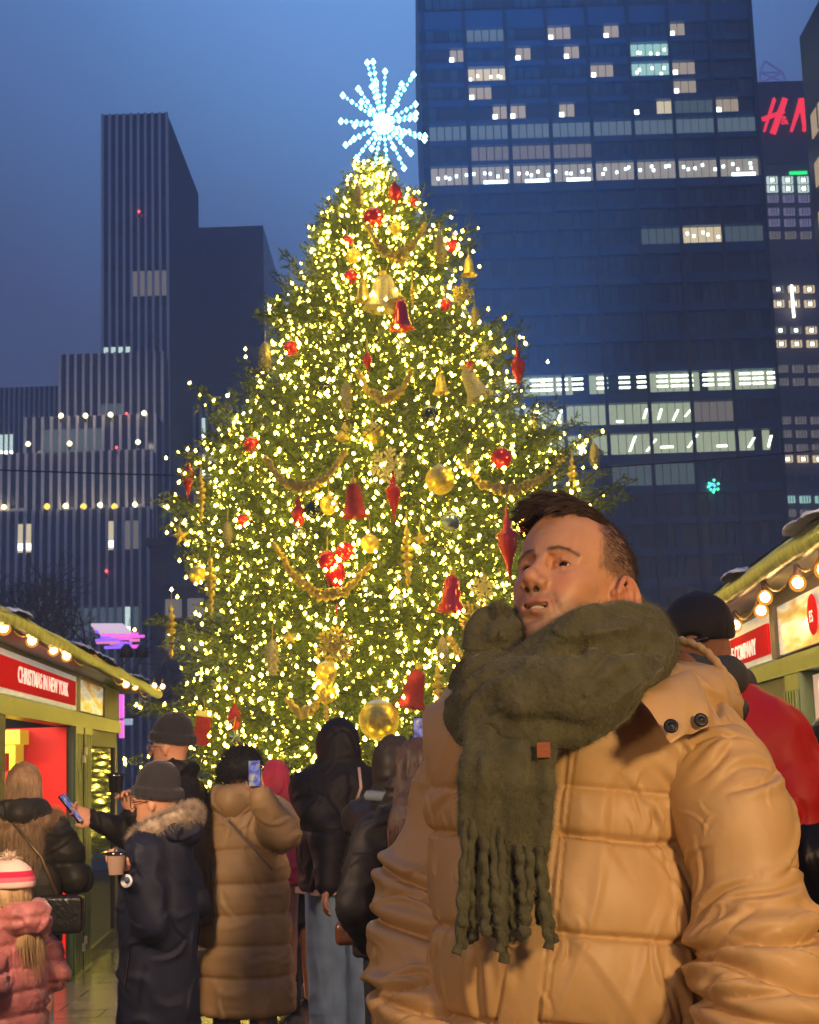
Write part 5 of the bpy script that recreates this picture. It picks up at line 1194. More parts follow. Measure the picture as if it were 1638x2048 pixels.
xc = np.interp(-z, [-w3(1150, 1450, 2.05)[2], -w3(1118, 1700, 2.05)[2], -w3(1078, 2048, 2.05)[2]], [w3(1150, 1450, 2.05)[0], w3(1118, 1700, 2.05)[0], w3(1078, 2048, 2.05)[0]])
xl = xc - np.interp(-z, [-1.5, -1.25, -1.1], [.035, .045, .056])
zz = z + .15 * np.maximum(0, x - xc) * (x > xc) - .02 * np.minimum(0, x - xl) + .004 * vnoise(V * 14, 3)
disp = np.zeros(len(V)); plk = (x < xc) & (x > xl); front = y < 2.3
# puffs between seams, grooves and gathers at seams
sz = sorted(seamz, reverse=True); bulge = np.zeros(len(V)); dmin = np.full(len(V), 9.)
for a, b in zip([sz[0] + .22] + sz, sz + [sz[-1] - .2]):
    m = (zz <= a) & (zz > b); t = (a - zz[m]) / (a - b); bulge[m] = np.sin(math.pi * t) ** .7
for s_ in sz: dmin = np.minimum(dmin, np.abs(zz - s_))
sdn = 1e9 * np.ones(len(V)); up_ = np.zeros(len(V))
disp += np.where(plk & front, .006 + .002 * bulge, .0085 * bulge)
dep_ = np.where(zz > sz[0] - .03, .35, 1.0); disp -= .0080 * np.exp(-(dmin / .0045) ** 2) * np.where(plk & front, .0, 1) * dep_
gath = vnoise(np.stack([x * 62 + 4 * vnoise(V * 9, 1), y * 30, z * 5], 1), 4)
disp += .0030 * gath * np.exp(-dmin / .022) * np.where(plk & front, .15, 1) * dep_
# long soft drag folds from shoulder to waist and broad dents
q_ = np.stack([(x * .92 - z * .38) * 16, y * 6, (z * .92 + x * .38) * 3.2], 1); disp += .0085 * np.clip(ridge(q_, 6) - .55, 0, 1) * (~plk)
q_ = np.stack([(x * .80 + z * .60) * 15, y * 6, (z * .8 - x * .6) * 3.4], 1); disp += .0070 * np.clip(ridge(q_, 16) - .55, 0, 1) * (~plk)
disp += .006 * vnoise(V * [5, 5, 4], 22)
st__ = np.abs(dmin - .0035) < .0012; disp -= .0009 * st__ * (np.sin(x * 900) > 0) * front
for edge, w_ in ((xc, .0022), (xl, .0022), (xc + .009, .0016)):
    disp -= .0045 * np.exp(-((x - edge) / w_) ** 2) * front * (z < 1.56)
mk = ((y < 2.25) & (z > 1.0) & ~plk).astype(float)
disp += cloth_folds(V, N_, 70, 3, .0045, (.0030, .0065), (.012, .035), lambda v, r_: (r_.uniform(-.25, .25), 0, 1), mk * np.exp(-dmin / .018) * (zz < sz[0]), .9)
disp += cloth_folds(V, N_, 26, 4, .0075, (.006, .014), (.04, .10), lambda v, r_: (r_.uniform(-.5, .9), 0, r_.choice((1, -1)) * .9), mk, .7)
disp += cloth_folds(V, N_, 14, 6, .006, (.006, .012), (.03, .08), lambda v, r_: (-.3, 0, 1), mk * (x > xc + .10) * (z > 1.28), .8)
V = V + N_ * disp[:, None]
np_obj('jacket', V, F, tan, man, True)
def sleeve(pts, rad, seed, creases, lo, hi, name='sleeve', m=tan, h=.006, parent=man, amp=1.0, dents=1.0):
    G = Field(lo, hi, h); G.chain(pts, rad, k=.03); V, F = G.mesh(); V = smooth(V, F, 3); V, F = subdiv(V, F); V = smooth(V, F, 2); N_ = vnormals(V, F)
    x, y, z = V.T; d = np.zeros(len(V))
    q_ = np.stack([x * 9 - z * 9, y * 9, z * 15 + x * 15], 1); d += amp * .0050 * np.clip(ridge(q_ * .75, seed) - .45, 0, 1)
    q_ = np.stack([x * 7, y * 7, z * 24 + x * 8], 1)
    low = np.clip((creases[0] - z) / .10, 0, 1)
    d += amp * .0080 * np.clip(ridge(q_, seed + 5) - .35, 0, 1) * low - amp * .006 * np.clip(.30 - ridge(q_, seed + 5), 0, 1) * low * dents
    d += .006 * vnoise(V * 7, seed + 9)
    for (cz, sl, dp, wd) in creases[1:]:
        dist = z - (cz + sl * (x - pts[2][0]) + .008 * vnoise(V * 10, seed + 2)); d -= dp * np.exp(-(dist / wd) ** 2) * (y < pts[2][1] + .03); d += dp * .8 * np.exp(-((dist - wd * 3) / (wd * 2.2)) ** 2) + dp * .7 * np.exp(-((dist + wd * 3) / (wd * 2.2)) ** 2)
    mk = (y < pts[2][1] + .05).astype(float)
    d += cloth_folds(V, N_, 15, seed, .0070, (.005, .011), (.025, .07), lambda v, r_: (1, 0, r_.uniform(.1, 1.1)), mk * (z > creases[0] - .02), .9)
    d += cloth_folds(V, N_, 20, seed + 1, .010, (.005, .010), (.03, .08), lambda v, r_: (1, 0, r_.uniform(-.45, .35)), mk * (z < creases[0]), 1.0)
    d += cloth_folds(V, N_, 24, seed + 2, .0025, (.002, .004), (.01, .03), None, mk, .9)
    V = V + N_ * d[:, None]; return np_obj(name, V, F, m, parent, True)
zr = lambda px, py, d: w3(px, py, d)[2]
sleeve([w3(1432, 1552, 2.15), w3(1472, 1650, 2.11), w3(1508, 1850, 2.09), w3(1535, 1955, 2.05), w3(1545, 2070, 1.99), w3(1440, 2330, 1.95)], [.077, .071, .074, .080, .080, .060], 31, (zr(1500, 1840, 2.1), (zr(1530, 1890, 2.0), .12, .016, .006), (zr(1530, 1952, 2.0), -.22, .014, .005), (zr(1540, 2035, 1.95), -.15, .012, .005)), (.28, 1.8, .84), (.66, 2.28, 1.62), amp=.75)
sleeve([w3(948, 1530, 2.33), w3(930, 1600, 2.36), w3(870, 1765, 2.36), w3(856, 1880, 2.32), w3(862, 2050, 2.24), w3(960, 2300, 2.05)], [.076, .070, .074, .078, .075, .056], 47, (zr(850, 1760, 2.3), (zr(850, 1790, 2.26), -.45, .012, .005), (zr(850, 1872, 2.25), -.25, .012, .005), (zr(850, 1935, 2.25), .3, .009, .004), (zr(850, 2010, 2.2), -.15, .010, .005)), (-.16, 1.92, .86), (.26, 2.48, 1.62), dents=1.2)
# hood behind the neck with its brown lining
H = Field((.02, 2.02, 1.38), (.66, 2.66, 1.76), .005)
H.chain([w3(905, 1440, 2.36), w3(960, 1410, 2.46), w3(1120, 1390, 2.52), w3(1300, 1392, 2.44), w3(1385, 1412, 2.33), w3(1400, 1432, 2.22)], [.030, .045, .06, .066, .060, .036], k=.03)
H.ell(w3(1335, 1395, 2.20), (.075, .06, .045), k=.04)
V, F = H.mesh(); V = smooth(V, F, 3); V, F = subdiv(V, F); V = smooth(V, F, 1); N_ = vnormals(V, F)
d = .010 * np.clip(ridge(np.stack([V[:, 0] * 22 + V[:, 2] * 20, V[:, 1] * 14, V[:, 2] * 22], 1), 3) - .3, 0, 1) + .006 * vnoise(V * 18, 5)
V = V + N_ * d[:, None]
np_obj('hood', V, F, tan, man, True)
lin = cloth_mat('brown_lining', (.24, .105, .05), .5)
def patch(name, corners, nu, nv, thick, fn_, m, parent=man, attr=None):
    """draped panel between four corner points, with real thickness"""
    c = [np.array(q) for q in corners]; u = np.linspace(0, 1, nu)[:, None, None]; v = np.linspace(0, 1, nv)[None, :, None]
    G = c[0] * (1 - u) * (1 - v) + c[1] * u * (1 - v) + c[2] * u * v + c[3] * (1 - u) * v
    n = np.cross(c[1] - c[0], c[3] - c[0]); n /= np.linalg.norm(n)
    if n[1] > 0: n = -n
    e = (np.minimum(np.minimum(u, 1 - u), np.minimum(v, 1 - v)) * 6).clip(0, 1) ** .5
    top = G + n * (fn_(u, v, G) + thick * e); bot = G + n * (fn_(u, v, G) - thick * e)
    V = np.vstack([top.reshape(-1, 3), bot.reshape(-1, 3)]); K = nu * nv; i, j = np.meshgrid(np.arange(nu - 1), np.arange(nv - 1), indexing='ij'); a = (i * nv + j).ravel(); Q = np.stack([a, a + nv, a + nv + 1, a + 1], 1)
    return np_obj(name, V, np.vstack([Q, Q[:, ::-1] + K]), m, parent, True)
patch('hood_lining', [w3(1300, 1284, 2.42), w3(1290, 1380, 2.36), w3(1430, 1440, 2.28), w3(1474, 1392, 2.30)], 20, 26, .003, lambda u, v, G: .030 * np.sin(math.pi * v) * (1 - u) + .004 * np.sin(v * 17 + u * 5), lin)
rq = MB(); rp_ = [np.array(w3(1300, 1284, 2.42)) * (1 - s_) + np.array(w3(1474, 1392, 2.30)) * s_ + np.array([.010, -.020, .030]) * math.sin(math.pi * s_) for s_ in np.linspace(0, 1, 40)]; rq.tube([Vector(v_) + Vector((0, 0, .0018 * math.sin(i_ * 1.7))) for i_, v_ in enumerate(rp_)], .0065, 8); rq.build('hood_rim', tan, man, True)
def crease(u, v, G): return .016 * np.sin(math.pi * u) * np.sin(math.pi * (v * .8 + .1)) + .0032 * np.sin(u * 15 + v * 5) * v + .003 * vnoise((G * 34).reshape(-1, 3), 5).reshape(G.shape[:2] + (1,))
patch('collar_flap', [w3(1272, 1390, 2.03), w3(1385, 1335, 2.14), w3(1444, 1448, 2.07), w3(1345, 1482, 1.995)], 34, 30, .004, crease, tan)
patch('collar_flap', [w3(925, 1405, 2.12), w3(885, 1425, 2.16), w3(893, 1457, 2.13), w3(928, 1446, 2.08)], 14, 14, .004, crease, tan)
snap_m = mat('black_snap', (.015, .014, .014), .4, .3)
def snap(px, py, d, nrm, m=snap_m, rr=.0092, name='snap_button'):
    q = MB(); Mx = Vector((0, 0, 1)).rotation_difference(Vector(nrm)).to_matrix().to_4x4()
    q.lathe([(rr, -.002), (rr * 1.04, .001), (rr * .85, .0028), (rr * .6, .0016), (rr * .45, .0018), (rr * .3, .0034), (.0002, .0036)], P(px, py, d), 20, 0, Mx); return q.build(name, m, man, True)
snap(1342, 1452, 1.983, (-.1, -1, .35)); snap(1402, 1440, 2.018, (.15, -1, .35)); snap(901, 1436, 2.085, (-.3, -1, .3)); 
# trousers and boots (below the picture)
TR = Field((.0, 1.98, .02), (.52, 2.6, .95), .012)
for s in (-1, 1):
    cx = P(1140, 2048, HD).x + s * .10; TR.chain([(cx, 2.28, .92), (cx + s * .01, 2.26, .5), (cx + s * .02, 2.30, .08)], [.11, .08, .06], k=.02)
V, F = TR.mesh(); np_obj('trousers', V, F, mat('dark_denim', (.03, .035, .05), .8), man, True)
for s in (-1, 1):
    cx = P(1140, 2048, HD).x + s * .12; B = Field((cx - .08, 1.98, 0), (cx + .08, 2.42, .16), .008); B.chain([(cx, 2.34, .055), (cx - .01, 2.10, .045)], [.052, .042], k=.02); B.ell((cx, 2.3, .09), (.05, .06, .06), k=.02); B.D = np.maximum(B.D, (.004 - B.ax[2])[None, None, :]); V, F = B.mesh(); np_obj('boot', V, F, mat('black_leather', (.015, .015, .015), .4), man, True)
# ------------------------------------------------------------------ olive scarf
olive = mat('olive_wool', (.100, .098, .055), .95, 0, .22, 22, .0025, 130, sheen=.25, spec=.1, bump2=.004, b2scale=30)
G = Field((.00, 1.86, 1.38), (.44, 2.60, 1.80), .0045)
def sp(px, py, d): return w3(px, py, d)
# neck loops: upper roll, lower roll, back
G.chain([sp(1000, 1345, 2.14), sp(1045, 1360, 2.08), sp(1105, 1328, 2.055), sp(1180, 1295, 2.06), sp(1250, 1272, 2.13), sp(1276, 1262, 2.24), sp(1262, 1255, 2.38), sp(1150, 1270, 2.44), sp(1020, 1310, 2.36), sp(992, 1330, 2.24), sp(1000, 1345, 2.14)], [.030, .036, .040, .046, .044, .036, .042, .042, .040, .030, .030], k=.02)
G.chain([sp(975, 1398, 2.14), sp(1000, 1385, 2.08), sp(1060, 1388, 2.03), sp(1140, 1382, 2.02), sp(1210, 1358, 2.04), sp(1270, 1312, 2.11), sp(1290, 1295, 2.26), sp(1240, 1300, 2.42), sp(1120, 1330, 2.46)], [.034, .044, .050, .053, .055, .046, .044, .05, .05], k=.006)
G.chain([sp(958, 1436, 2.09), sp(985, 1430, 2.05), sp(1040, 1420, 2.02)], [.026, .034, .034], k=.02)
G.chain([sp(1300, 1240, 2.18), sp(1302, 1262, 2.20)], [.022, .024], k=.012)
# the folded peak by the chin
G.chain([sp(978, 1330, 2.12), sp(990, 1280, 2.12), sp(1005, 1272, 2.10)], [.022, .020, .018], k=.02)
V, F = G.mesh(); V = smooth(V, F, 3); V, F = subdiv(V, F); V = smooth(V, F, 1); N_ = vnormals(V, F)
x, y, z = V.T
fold = ridge(np.stack([x * 7 + 3 * z, y * 6, z * 17 - x * 9], 1), 12); d = .010 * np.clip(fold - .2, 0, 1) - .008 * np.clip(.1 - fold, 0, 1) + .0022 * vnoise(V * 60, 3) + .0012 * vnoise(V * 140, 4)
d += cloth_folds(V, N_, 22, 5, .013, (.010, .020), (.04, .12), lambda v, r_: (1, 0, .35 + r_.uniform(-.5, .3)), (y < 2.2).astype(float), .8)
V = V + N_ * d[:, None]; scf = empty('scarf', w3(1110, 1330, 2.1), 'fuzzy olive wool scarf with tassels round the neck of the front man', 'scarf')
np_obj('neck_wrap', V, F, olive, scf, True)
for (cs, sd) in (((sp(984, 1282, 2.09), sp(986, 1212, 2.10), sp(1004, 1203, 2.12), sp(1022, 1290, 2.09)), 1), ((sp(1000, 1288, 2.13), sp(1004, 1206, 2.13), sp(1034, 1222, 2.14), sp(1034, 1282, 2.11)), 2)):
    kn = patch('folded_peak', cs, 24, 18, .005, lambda u, v, G_: .012 * np.sin(math.pi * v) * (1 if sd == 1 else -.6) + .003 * np.sin(u * 7 + sd), olive, scf)
    V2 = np.array([tuple(v_.co) for v_ in kn.data.vertices]) + np.array(wloc(kn)); pq = V2[np.random.RandomState(sd).randint(0, len(V2), 2200)]; hairs('wool_fuzz', pq, np.random.RandomState(sd + 4).randn(2200, 3), .007, .00022, mat('wool_fuzz', (.18, .175, .075), .9, sheen=.1), scf, 2, .1, .3, sd)
fz_m = mat('wool_fuzz', (.16, .15, .078), .9, sheen=.1)
pp, nn = scatter(V, F, 26000, 9, ((V[:, 1] < 2.3)).astype(float)); hairs('wool_fuzz', pp - nn * .001, nn + .6 * np.stack([vnoise(pp * 25, 1), vnoise(pp * 25, 2), vnoise(pp * 25, 3)], 1), .0075, .00022, fz_m, scf, 2, .1, .45, 3)
# hanging ends
E = Field((.02, 1.84, 1.14), (.28, 2.12, 1.60), .004)
def strip(cols, t0, k=.006):
    for (pxs, rows_) in cols:
        pass
for (xa, xb, yt, yb, dd_) in ((938, 1008, 1455, 1668, 2.0), (1008, 1094, 1440, 1700, 2.005)):
    n = 7
    for i in range(n):
        u = i / (n - 1); px_t = xa + (xb - xa) * u; px_b = px_t - 6 + 4 * u; wav = .008 * math.sin(u * 9 + (0 if xa < 1000 else 1)); E.chain([sp(px_t + 6, yt, dd_ + .02 + wav), sp(px_t, yt + 70, dd_ - .008 + wav), sp(px_b, (yt + yb) / 2, dd_ - .012 + wav), sp(px_b - 4, yb, dd_ - .010 + wav * .5)], [.0105, .0105, .0105, .0085], k=.010)
V, F = E.mesh(); V = smooth(V, F, 2); N_ = vnormals(V, F); V = V + N_ * (.0026 * vnoise(V * [60, 60, 14], 3) + .0015 * vnoise(V * 120, 4))[:, None]
np_obj('hanging_end', V, F, olive, scf, True); pp, nn = scatter(V, F, 9000, 10); hairs('wool_fuzz', pp - nn * .001, nn * .8 + np.array([0, 0, -.5]), .0075, .00022, fz_m, scf, 2, .1, .35, 4)
rt = np.random.RandomState(8)
tas = [(932, 1640, 925, 1790, 915, 1908), (944, 1660, 940, 1800, 950, 1880), (955, 1650, 952, 1790, 936, 1888), (968, 1668, 970, 1780, 972, 1868), (978, 1650, 984, 1800, 992, 1872), (990, 1670, 992, 1800, 1008, 1925), (1002, 1655, 1006, 1790, 1000, 1905), (1012, 1680, 1022, 1800, 1032, 1880), (1026, 1665, 1030, 1790, 1046, 1868), (1038, 1690, 1046, 1810, 1052, 1870), (1052, 1700, 1060, 1800, 1040, 1880), (1066, 1690, 1076, 1790, 1082, 1850), (1078, 1695, 1086, 1800, 1098, 1898), (962, 1650, 962, 1760, 958, 1850), (1018, 1660, 1016, 1760, 1020, 1865), (948, 1640, 934, 1750, 925, 1850)]
tas += [(a + 5, b - 6, c + 7, d, e + 8, f_ - 14) for (a, b, c, d, e, f_) in tas[:14:2]]
for i, (xa, ya, xb, yb, xc_, yc_) in enumerate(tas):
    dd_ = 1.985 + .014 * (i % 3) - .004; q = MB(); n = 52; pts_ = []; rr = []
    for k in range(n):
        s = k / (n - 1); a_ = w3(xa, ya, dd_); b_ = w3(xb, yb, dd_); c_ = w3(xc_, yc_, dd_); p = (1 - s) ** 2 * a_ + 2 * s * (1 - s) * b_ + s * s * c_
        tw = k * .55 + i; p = p + np.array([math.cos(tw), math.sin(tw), 0]) * .0013 + np.array([rt.randn(), rt.randn(), 0]) * .0001; pts_.append(Vector(p)); rr.append((.0050 + .0005 * math.sin(k * .9 + i) + .00012 * rt.randn()) * (1.1 - .15 * math.cos(s * 6 + i)) * (1 + .35 * (s > .93)))
    q.tube(pts_, rr, 9); o = q.build('tassel', olive, scf, True)
    A = np.array([tuple(p) for p in pts_]); m_ = 420; ii = rt.randint(0, n, m_); dr = rt.randn(m_, 3); dr /= np.linalg.norm(dr, axis=1)[:, None]; hairs('tassel_fuzz', A[ii] + dr * .005 + np.array([0, 0, 1]) * rt.uniform(-.003, .003, (m_, 1)), dr * .9 + np.array([0, 0, -.3]), .0065, .00024, fz_m, scf, 2, .1, .3, i)
q = MB(); c_ = P(1087, 1500, 1.974); q.box((c_.x - .0085, c_.y - .002, c_.z - .0095), (c_.x + .0085, c_.y + .004, c_.z + .0095)); q.box((c_.x - .0085, c_.y - .0028, c_.z + .006), (c_.x + .0085, c_.y - .0021, c_.z + .0068)); q.build('leather_tag', mat('leather_tag', (.30, .075, .025), .5, 0, .2, 300), scf)
# round tan snap on the placket under the tassels
snap(1025, 1880, 2.0, (0, -1, .1), mat('tan_snap', (.50, .29, .14), .3, .2), .0100, 'round_button')
# ------------------------------------------------------------------ the crowd
def unit(v): v = np.array(v, float); return v / (np.linalg.norm(v) + 1e-12)
def hand(G, Wp, D, Nn, sgn=1, curl=.6, sc=1.0, spread=.012):
    Wp, D, Nn = np.array(Wp, float), unit(D), np.array(Nn, float); Nn = unit(Nn - D * (Nn @ D)); S_ = np.cross(D, Nn) * sgn
    Rm = np.stack([S_, D, Nn], 1); G.cap(Wp - D * .03 * sc, Wp + D * .02 * sc, .026 * sc, .024 * sc, k=.01)
    G.ell(Wp + D * .050 * sc, np.array([.041, .048, .017]) * sc, k=.012, rot=Rm)
    for i, (o, L) in enumerate(((-.030, .070), (-.010, .080), (.010, .076), (.029, .060))):
        p = Wp + (D * .084 + S_ * -o) * sc; a = curl * .6; r_ = .0092 * sc; dd = D + S_ * -o * spread * 20
        for j, fr in enumerate((.42, .32, .26)):
            d2 = unit(dd * math.cos(a) + Nn * math.sin(a)); q = p + d2 * L * fr * sc; G.cap(p, q, r_, r_ * .92, k=.002 if j == 0 else .003); p = q; r_ *= .92; a += curl * .75
    p = Wp + (D * .022 + S_ * .030) * sc; d2 = unit(D * .7 + S_ * .75 + Nn * .35); q = p + d2 * .040 * sc; G.cap(p, q, .0125 * sc, .0105 * sc, k=.006); d3 = unit(D * .9 + S_ * .25 + Nn * (.35 + curl * .3)); G.cap(q, q + d3 * .034 * sc, .0105 * sc, .0085 * sc, k=.003)
skin2 = mat('skin_crowd', (.46, .22, .13), .55, 0, .08, 30, spec=.35)
def to_world(M4): A = np.array(M4.to_3x3()); T = np.array(M4.translation); return lambda V: V @ A.T + T
class Person:
    def __init__(s, label, px, d, H, face, name='person'):
        b = P(px, 1520, d); s.M = Matrix.Translation((b.x, d, 0)) @ Matrix.Rotation(R(face), 4, 'Z'); s.W = to_world(s.M); s.H = H; s.k = H / 1.75
        s.o = empty(name, (b.x, d, 0), label, 'person'); s.face = face
    def L(s, w):
        """world point to local"""
        return np.array(s.M.inverted() @ Vector(w))
    def body(s, arms, head_tilt=0, hair=None, hands=(1, 1), h=.007, skin=None, hcol=None, turn=0):
        """arms: [(elbow, wrist, finger dir, palm normal, curl)] for right (+x) and left (-x)"""
        k = s.k; G = Field((-.48, -.42, .0), (.48, .62, s.H + .06), h)
        hz = 1.635 * k; Rt = np.array(Matrix.Rotation(R(turn), 3, 'Z') @ Matrix.Rotation(R(head_tilt), 3, 'X')); c = np.array([0, .012, hz]); s.hc = c; s.Rt = Rt; s.hk = kk = min(1, .5 + .5 * k) * .97
        hp = lambda *q: c + Rt @ (np.array(q) * kk)
        G.ell(hp(0, -.012, .030), np.array([.075, .096, .085]) * kk, rot=Rt); G.ell(hp(0, .035, -.045), np.array([.052, .052, .062]) * kk, k=.03, rot=Rt); G.ell(hp(0, .060, -.092), np.array([.024, .024, .02]) * kk, k=.025)
        G.cap(hp(0, .088, .010), hp(0, .112, -.028), .008 * kk, .011 * kk, k=.012)
        for e in (-1, 1):
            G.ell(hp(e * .074, -.010, -.012), np.array([.010, .018, .030]) * kk, k=.006, rot=Rt); G.ell(hp(e * .032, .094, .002), np.array([.014, .012, .009]) * kk, k=.01, op='s'); G.ell(hp(e * .032, .079, .000), np.array([.013, .012, .011]) * kk, k=.004)
        G.cap(hp(-.018, .088, -.066), hp(.018, .088, -.066), .006 * kk, .006 * kk, k=.008)
        G.cap(hp(0, -.02, -.06), (0, -.01, 1.42 * k), .055 * k, .06 * k, k=.03)
        G.ell((0, 0, 1.22 * k), (.15 * k, .10 * k, .26 * k), k=.05); G.ell((0, 0, .98 * k), (.15 * k, .10 * k, .14 * k), k=.06)
        for e in (-1, 1): G.chain([(e * .09 * k, 0, .9 * k), (e * .10 * k, .01, .5 * k), (e * .10 * k, -.01, .08 * k)], [.085 * k, .055 * k, .04 * k], k=.03)
        for e, (A, hv) in zip((1, -1), zip(arms, hands)):
            sh = (e * .18 * k, 0, 1.42 * k); G.chain([sh, A[0], A[1]], [.055 * k, .042 * k, .028 * k], k=.03)
            if hv: hand(G, A[1], A[2], A[3], 1 if e > 0 else -1, A[4], sc=k * 1.0)
        V, F = G.mesh(); V = smooth(V, F, 1, .4); s.arms = arms; s.hp = hp
        np_obj('body', s.W(V), F, skin or skin2, s.o, True); return s
    def jacket(s, m, hem, rt=.19, rb=.24, dep=.70, sl=.07, wr=.045, seams=(), folds=.008, name='jacket', hood=None, neck=1.50, seed=1, h=.009, quilt=.010, flare=0, smax=(1, 1)):
        k = s.k; G = Field((-.55, -.48, hem - .03), (.55, .62, s.H + .02), h); sq = (1, 1 / dep, 1)
        G.chain([(0, 0, 1.36 * k), (0, .0, 1.08 * k), (0, 0, hem + .02)], [rt * k, (rt + rb) / 2 * k, (rb + flare) * k], k=.04, sq=sq)
        G.cap((-.145 * k, 0, 1.405 * k), (.145 * k, 0, 1.405 * k), .078 * k, .078 * k, k=.06); G.ell((0, 0, 1.46 * k), (.10 * k, .09 * k, .07 * k), k=.05)
        G.D = np.maximum(G.D, (hem - G.ax[2])[None, None, :]).astype(np.float32)
        for e, A, on in zip((1, -1), s.arms, smax):
            if not on: continue
            sh = np.array((e * .185 * k, 0, 1.40 * k)); w = np.array(A[1]); el = np.array(A[0]); G.chain([sh, sh * .5 + el * .5, el, w - unit(w - el) * .012], [sl * 1.15 * k, sl * 1.12 * k, sl * k, wr * k], k=.035)
        if hood == 'down': G.chain([(-.11 * k, .02, 1.49 * k), (-.08 * k, -.09, 1.51 * k), (0, -.13, 1.50 * k), (.08 * k, -.09, 1.51 * k), (.11 * k, .02, 1.49 * k)], [.03, .045, .055, .045, .03], k=.03)
        if hood == 'up':
            c = s.hc; G.ell(c + (0, -.020, .012), (.105 * k, .125 * k, .135 * k), k=.03); G.cap(c + (0, -.03, -.08), (0, -.04, 1.42 * k), .095 * k, .11 * k, k=.05); G.ell(c + (0, .10, -.01), (.062 * k, .10, .090 * k), k=.01, op='s'); G.ell(c + (0, 0, 0), (.080, .10, .10), k=.01, op='s')
        if hood == 'collar': G.chain([(-.07 * k, .04, 1.52 * k), (-.07 * k, -.06, 1.53 * k), (.07 * k, -.06, 1.53 * k), (.07 * k, .04, 1.52 * k)], [.035] * 4, k=.02)
        V, F = G.mesh(); V = smooth(V, F, 2); N_ = vnormals(V, F); x, y, z = V.T
        d = folds * np.clip(ridge(np.stack([x * 9 + z * 6, y * 9, z * 10 - x * 3], 1), seed) - .3, 0, 1) + folds * .5 * vnoise(V * 9, seed + 3)
        d += cloth_folds(V, N_, 60, seed + 20, .011, (.007, .016), (.03, .10), None, None, .8)
        if len(seams):
            zz = z + .012 * vnoise(V * 6, seed); dm = np.full(len(V), 9.)
            for q in seams: dm = np.minimum(dm, np.abs(zz - q))
            d += quilt * (np.clip(dm / .05, 0, 1) ** .5) - .006 * np.exp(-(dm / .008) ** 2) + .0035 * vnoise(np.stack([x * 45, y * 45, z * 6], 1), seed + 1) * np.exp(-dm / .03)
        V = V + N_ * d[:, None]; s.jV, s.jF = V, F; s.jo = np_obj(name, s.W(V), F, m, s.o, True); return s
    def legs(s, m, top, r1=.10, r2=.075, r3=.075, foot='trainer', shoe=None, gap=.095, step=.02):
        k = s.k
        G = Field((-.32, -.25, .03), (.32, .25, top + .12), .009)
        for e in (-1, 1): G.chain([(e * gap * k * .9, 0, top + .05), (e * gap * k, e * step + .015, .48 * k), (e * gap * k * 1.08, e * step - .01, .07)], [r1 * k, r2 * k, r3 * k], k=.015)
        V, F = G.mesh(); V = smooth(V, F, 1); N_ = vnormals(V, F); d = .008 * np.clip(ridge(np.stack([V[:, 0] * 14, V[:, 1] * 14, V[:, 2] * 5 + V[:, 0] * 5], 1), 4) - .2, 0, 1) + .008 * np.clip(ridge(np.stack([V[:, 0] * 8, V[:, 1] * 8, V[:, 2] * 22], 1), 7) - .4, 0, 1) * np.clip((.35 - V[:, 2]) / .2, 0, 1)
        np_obj('trousers', s.W(V + N_ * d[:, None]), F, m, s.o, True)
        for e in (-1, 1):
            cx = e * gap * k * 1.1; G = Field((cx - .09, -.16, -.002), (cx + .09, .24, .18), .008); G.chain([(cx, -.05 + e * step, .05), (cx, .11 + e * step, .042)], [.050 * k, .042 * k], k=.02); G.ell((cx, -.04 + e * step, .09), (.048 * k, .055 * k, .06), k=.02); G.D = np.maximum(G.D, (.003 - G.ax[2])[None, None, :]).astype(np.float32)
            V, F = G.mesh(); np_obj('shoe', s.W(V), F, shoe or mat('black_boot', (.014, .013, .013), .5), s.o, True)
        return s
    def beanie(s, m, tall=.0, fold=True):
        h_ = s.hp; kk = s.hk; G = Field(s.hc - .20, s.hc + .24, .006); G.ell(h_(0, -.015, .050), np.array([.088, .108, .098 + tall]) * kk, rot=s.Rt); 
        if tall: G.ell(h_(0, -.035, .095 + tall * .5), np.array([.07, .08, .07]) * kk, k=.03, rot=s.Rt)
        G.box(h_(0, .02, -.095), np.array([.14, .17, .115]) * kk, op='s', k=.01, rot=s.Rt @ np.array(Matrix.Rotation(R(9), 3, 'X')))
        if fold:
            ring = [h_(.089 * math.cos(a), -.014 + .108 * math.sin(a), .030 - .030 * -math.sin(a) * .6) for a in np.linspace(0, 2 * math.pi, 19)]; G.chain(ring, [.013] * 19, k=.008); G.chain([r_ + np.array([0, 0, .02]) for r_ in ring], [.012] * 19, k=.008)
        V, F = G.mesh(); V = smooth(V, F, 1); N_ = vnormals(V, F); V = V + N_ * (.0018 * vnoise(V * [110, 110, 12], 3))[:, None] + N_ * (.004 * vnoise(V * 14, 8))[:, None]; np_obj('beanie', s.W(V), F, m, s.o, True); return s
    def glasses(s, m):
        q = MB()
        for e in (-1, 1):
            c = s.hp(e * .033, .100, .002); q.tube([Vector(s.W(c + s.Rt @ np.array([.024 * math.cos(a), -.004 * abs(math.cos(a)), .018 * math.sin(a)]))) for a in np.linspace(0, 2 * math.pi, 13)], .0018, 5); q.tube([Vector(s.W(s.hp(e * .057, .094, .008))), Vector(s.W(s.hp(e * .078, .04, .010))), Vector(s.W(s.hp(e * .078, -.012, .004)))], .002, 5)
        q.build('glasses', m, s.o, True); return s
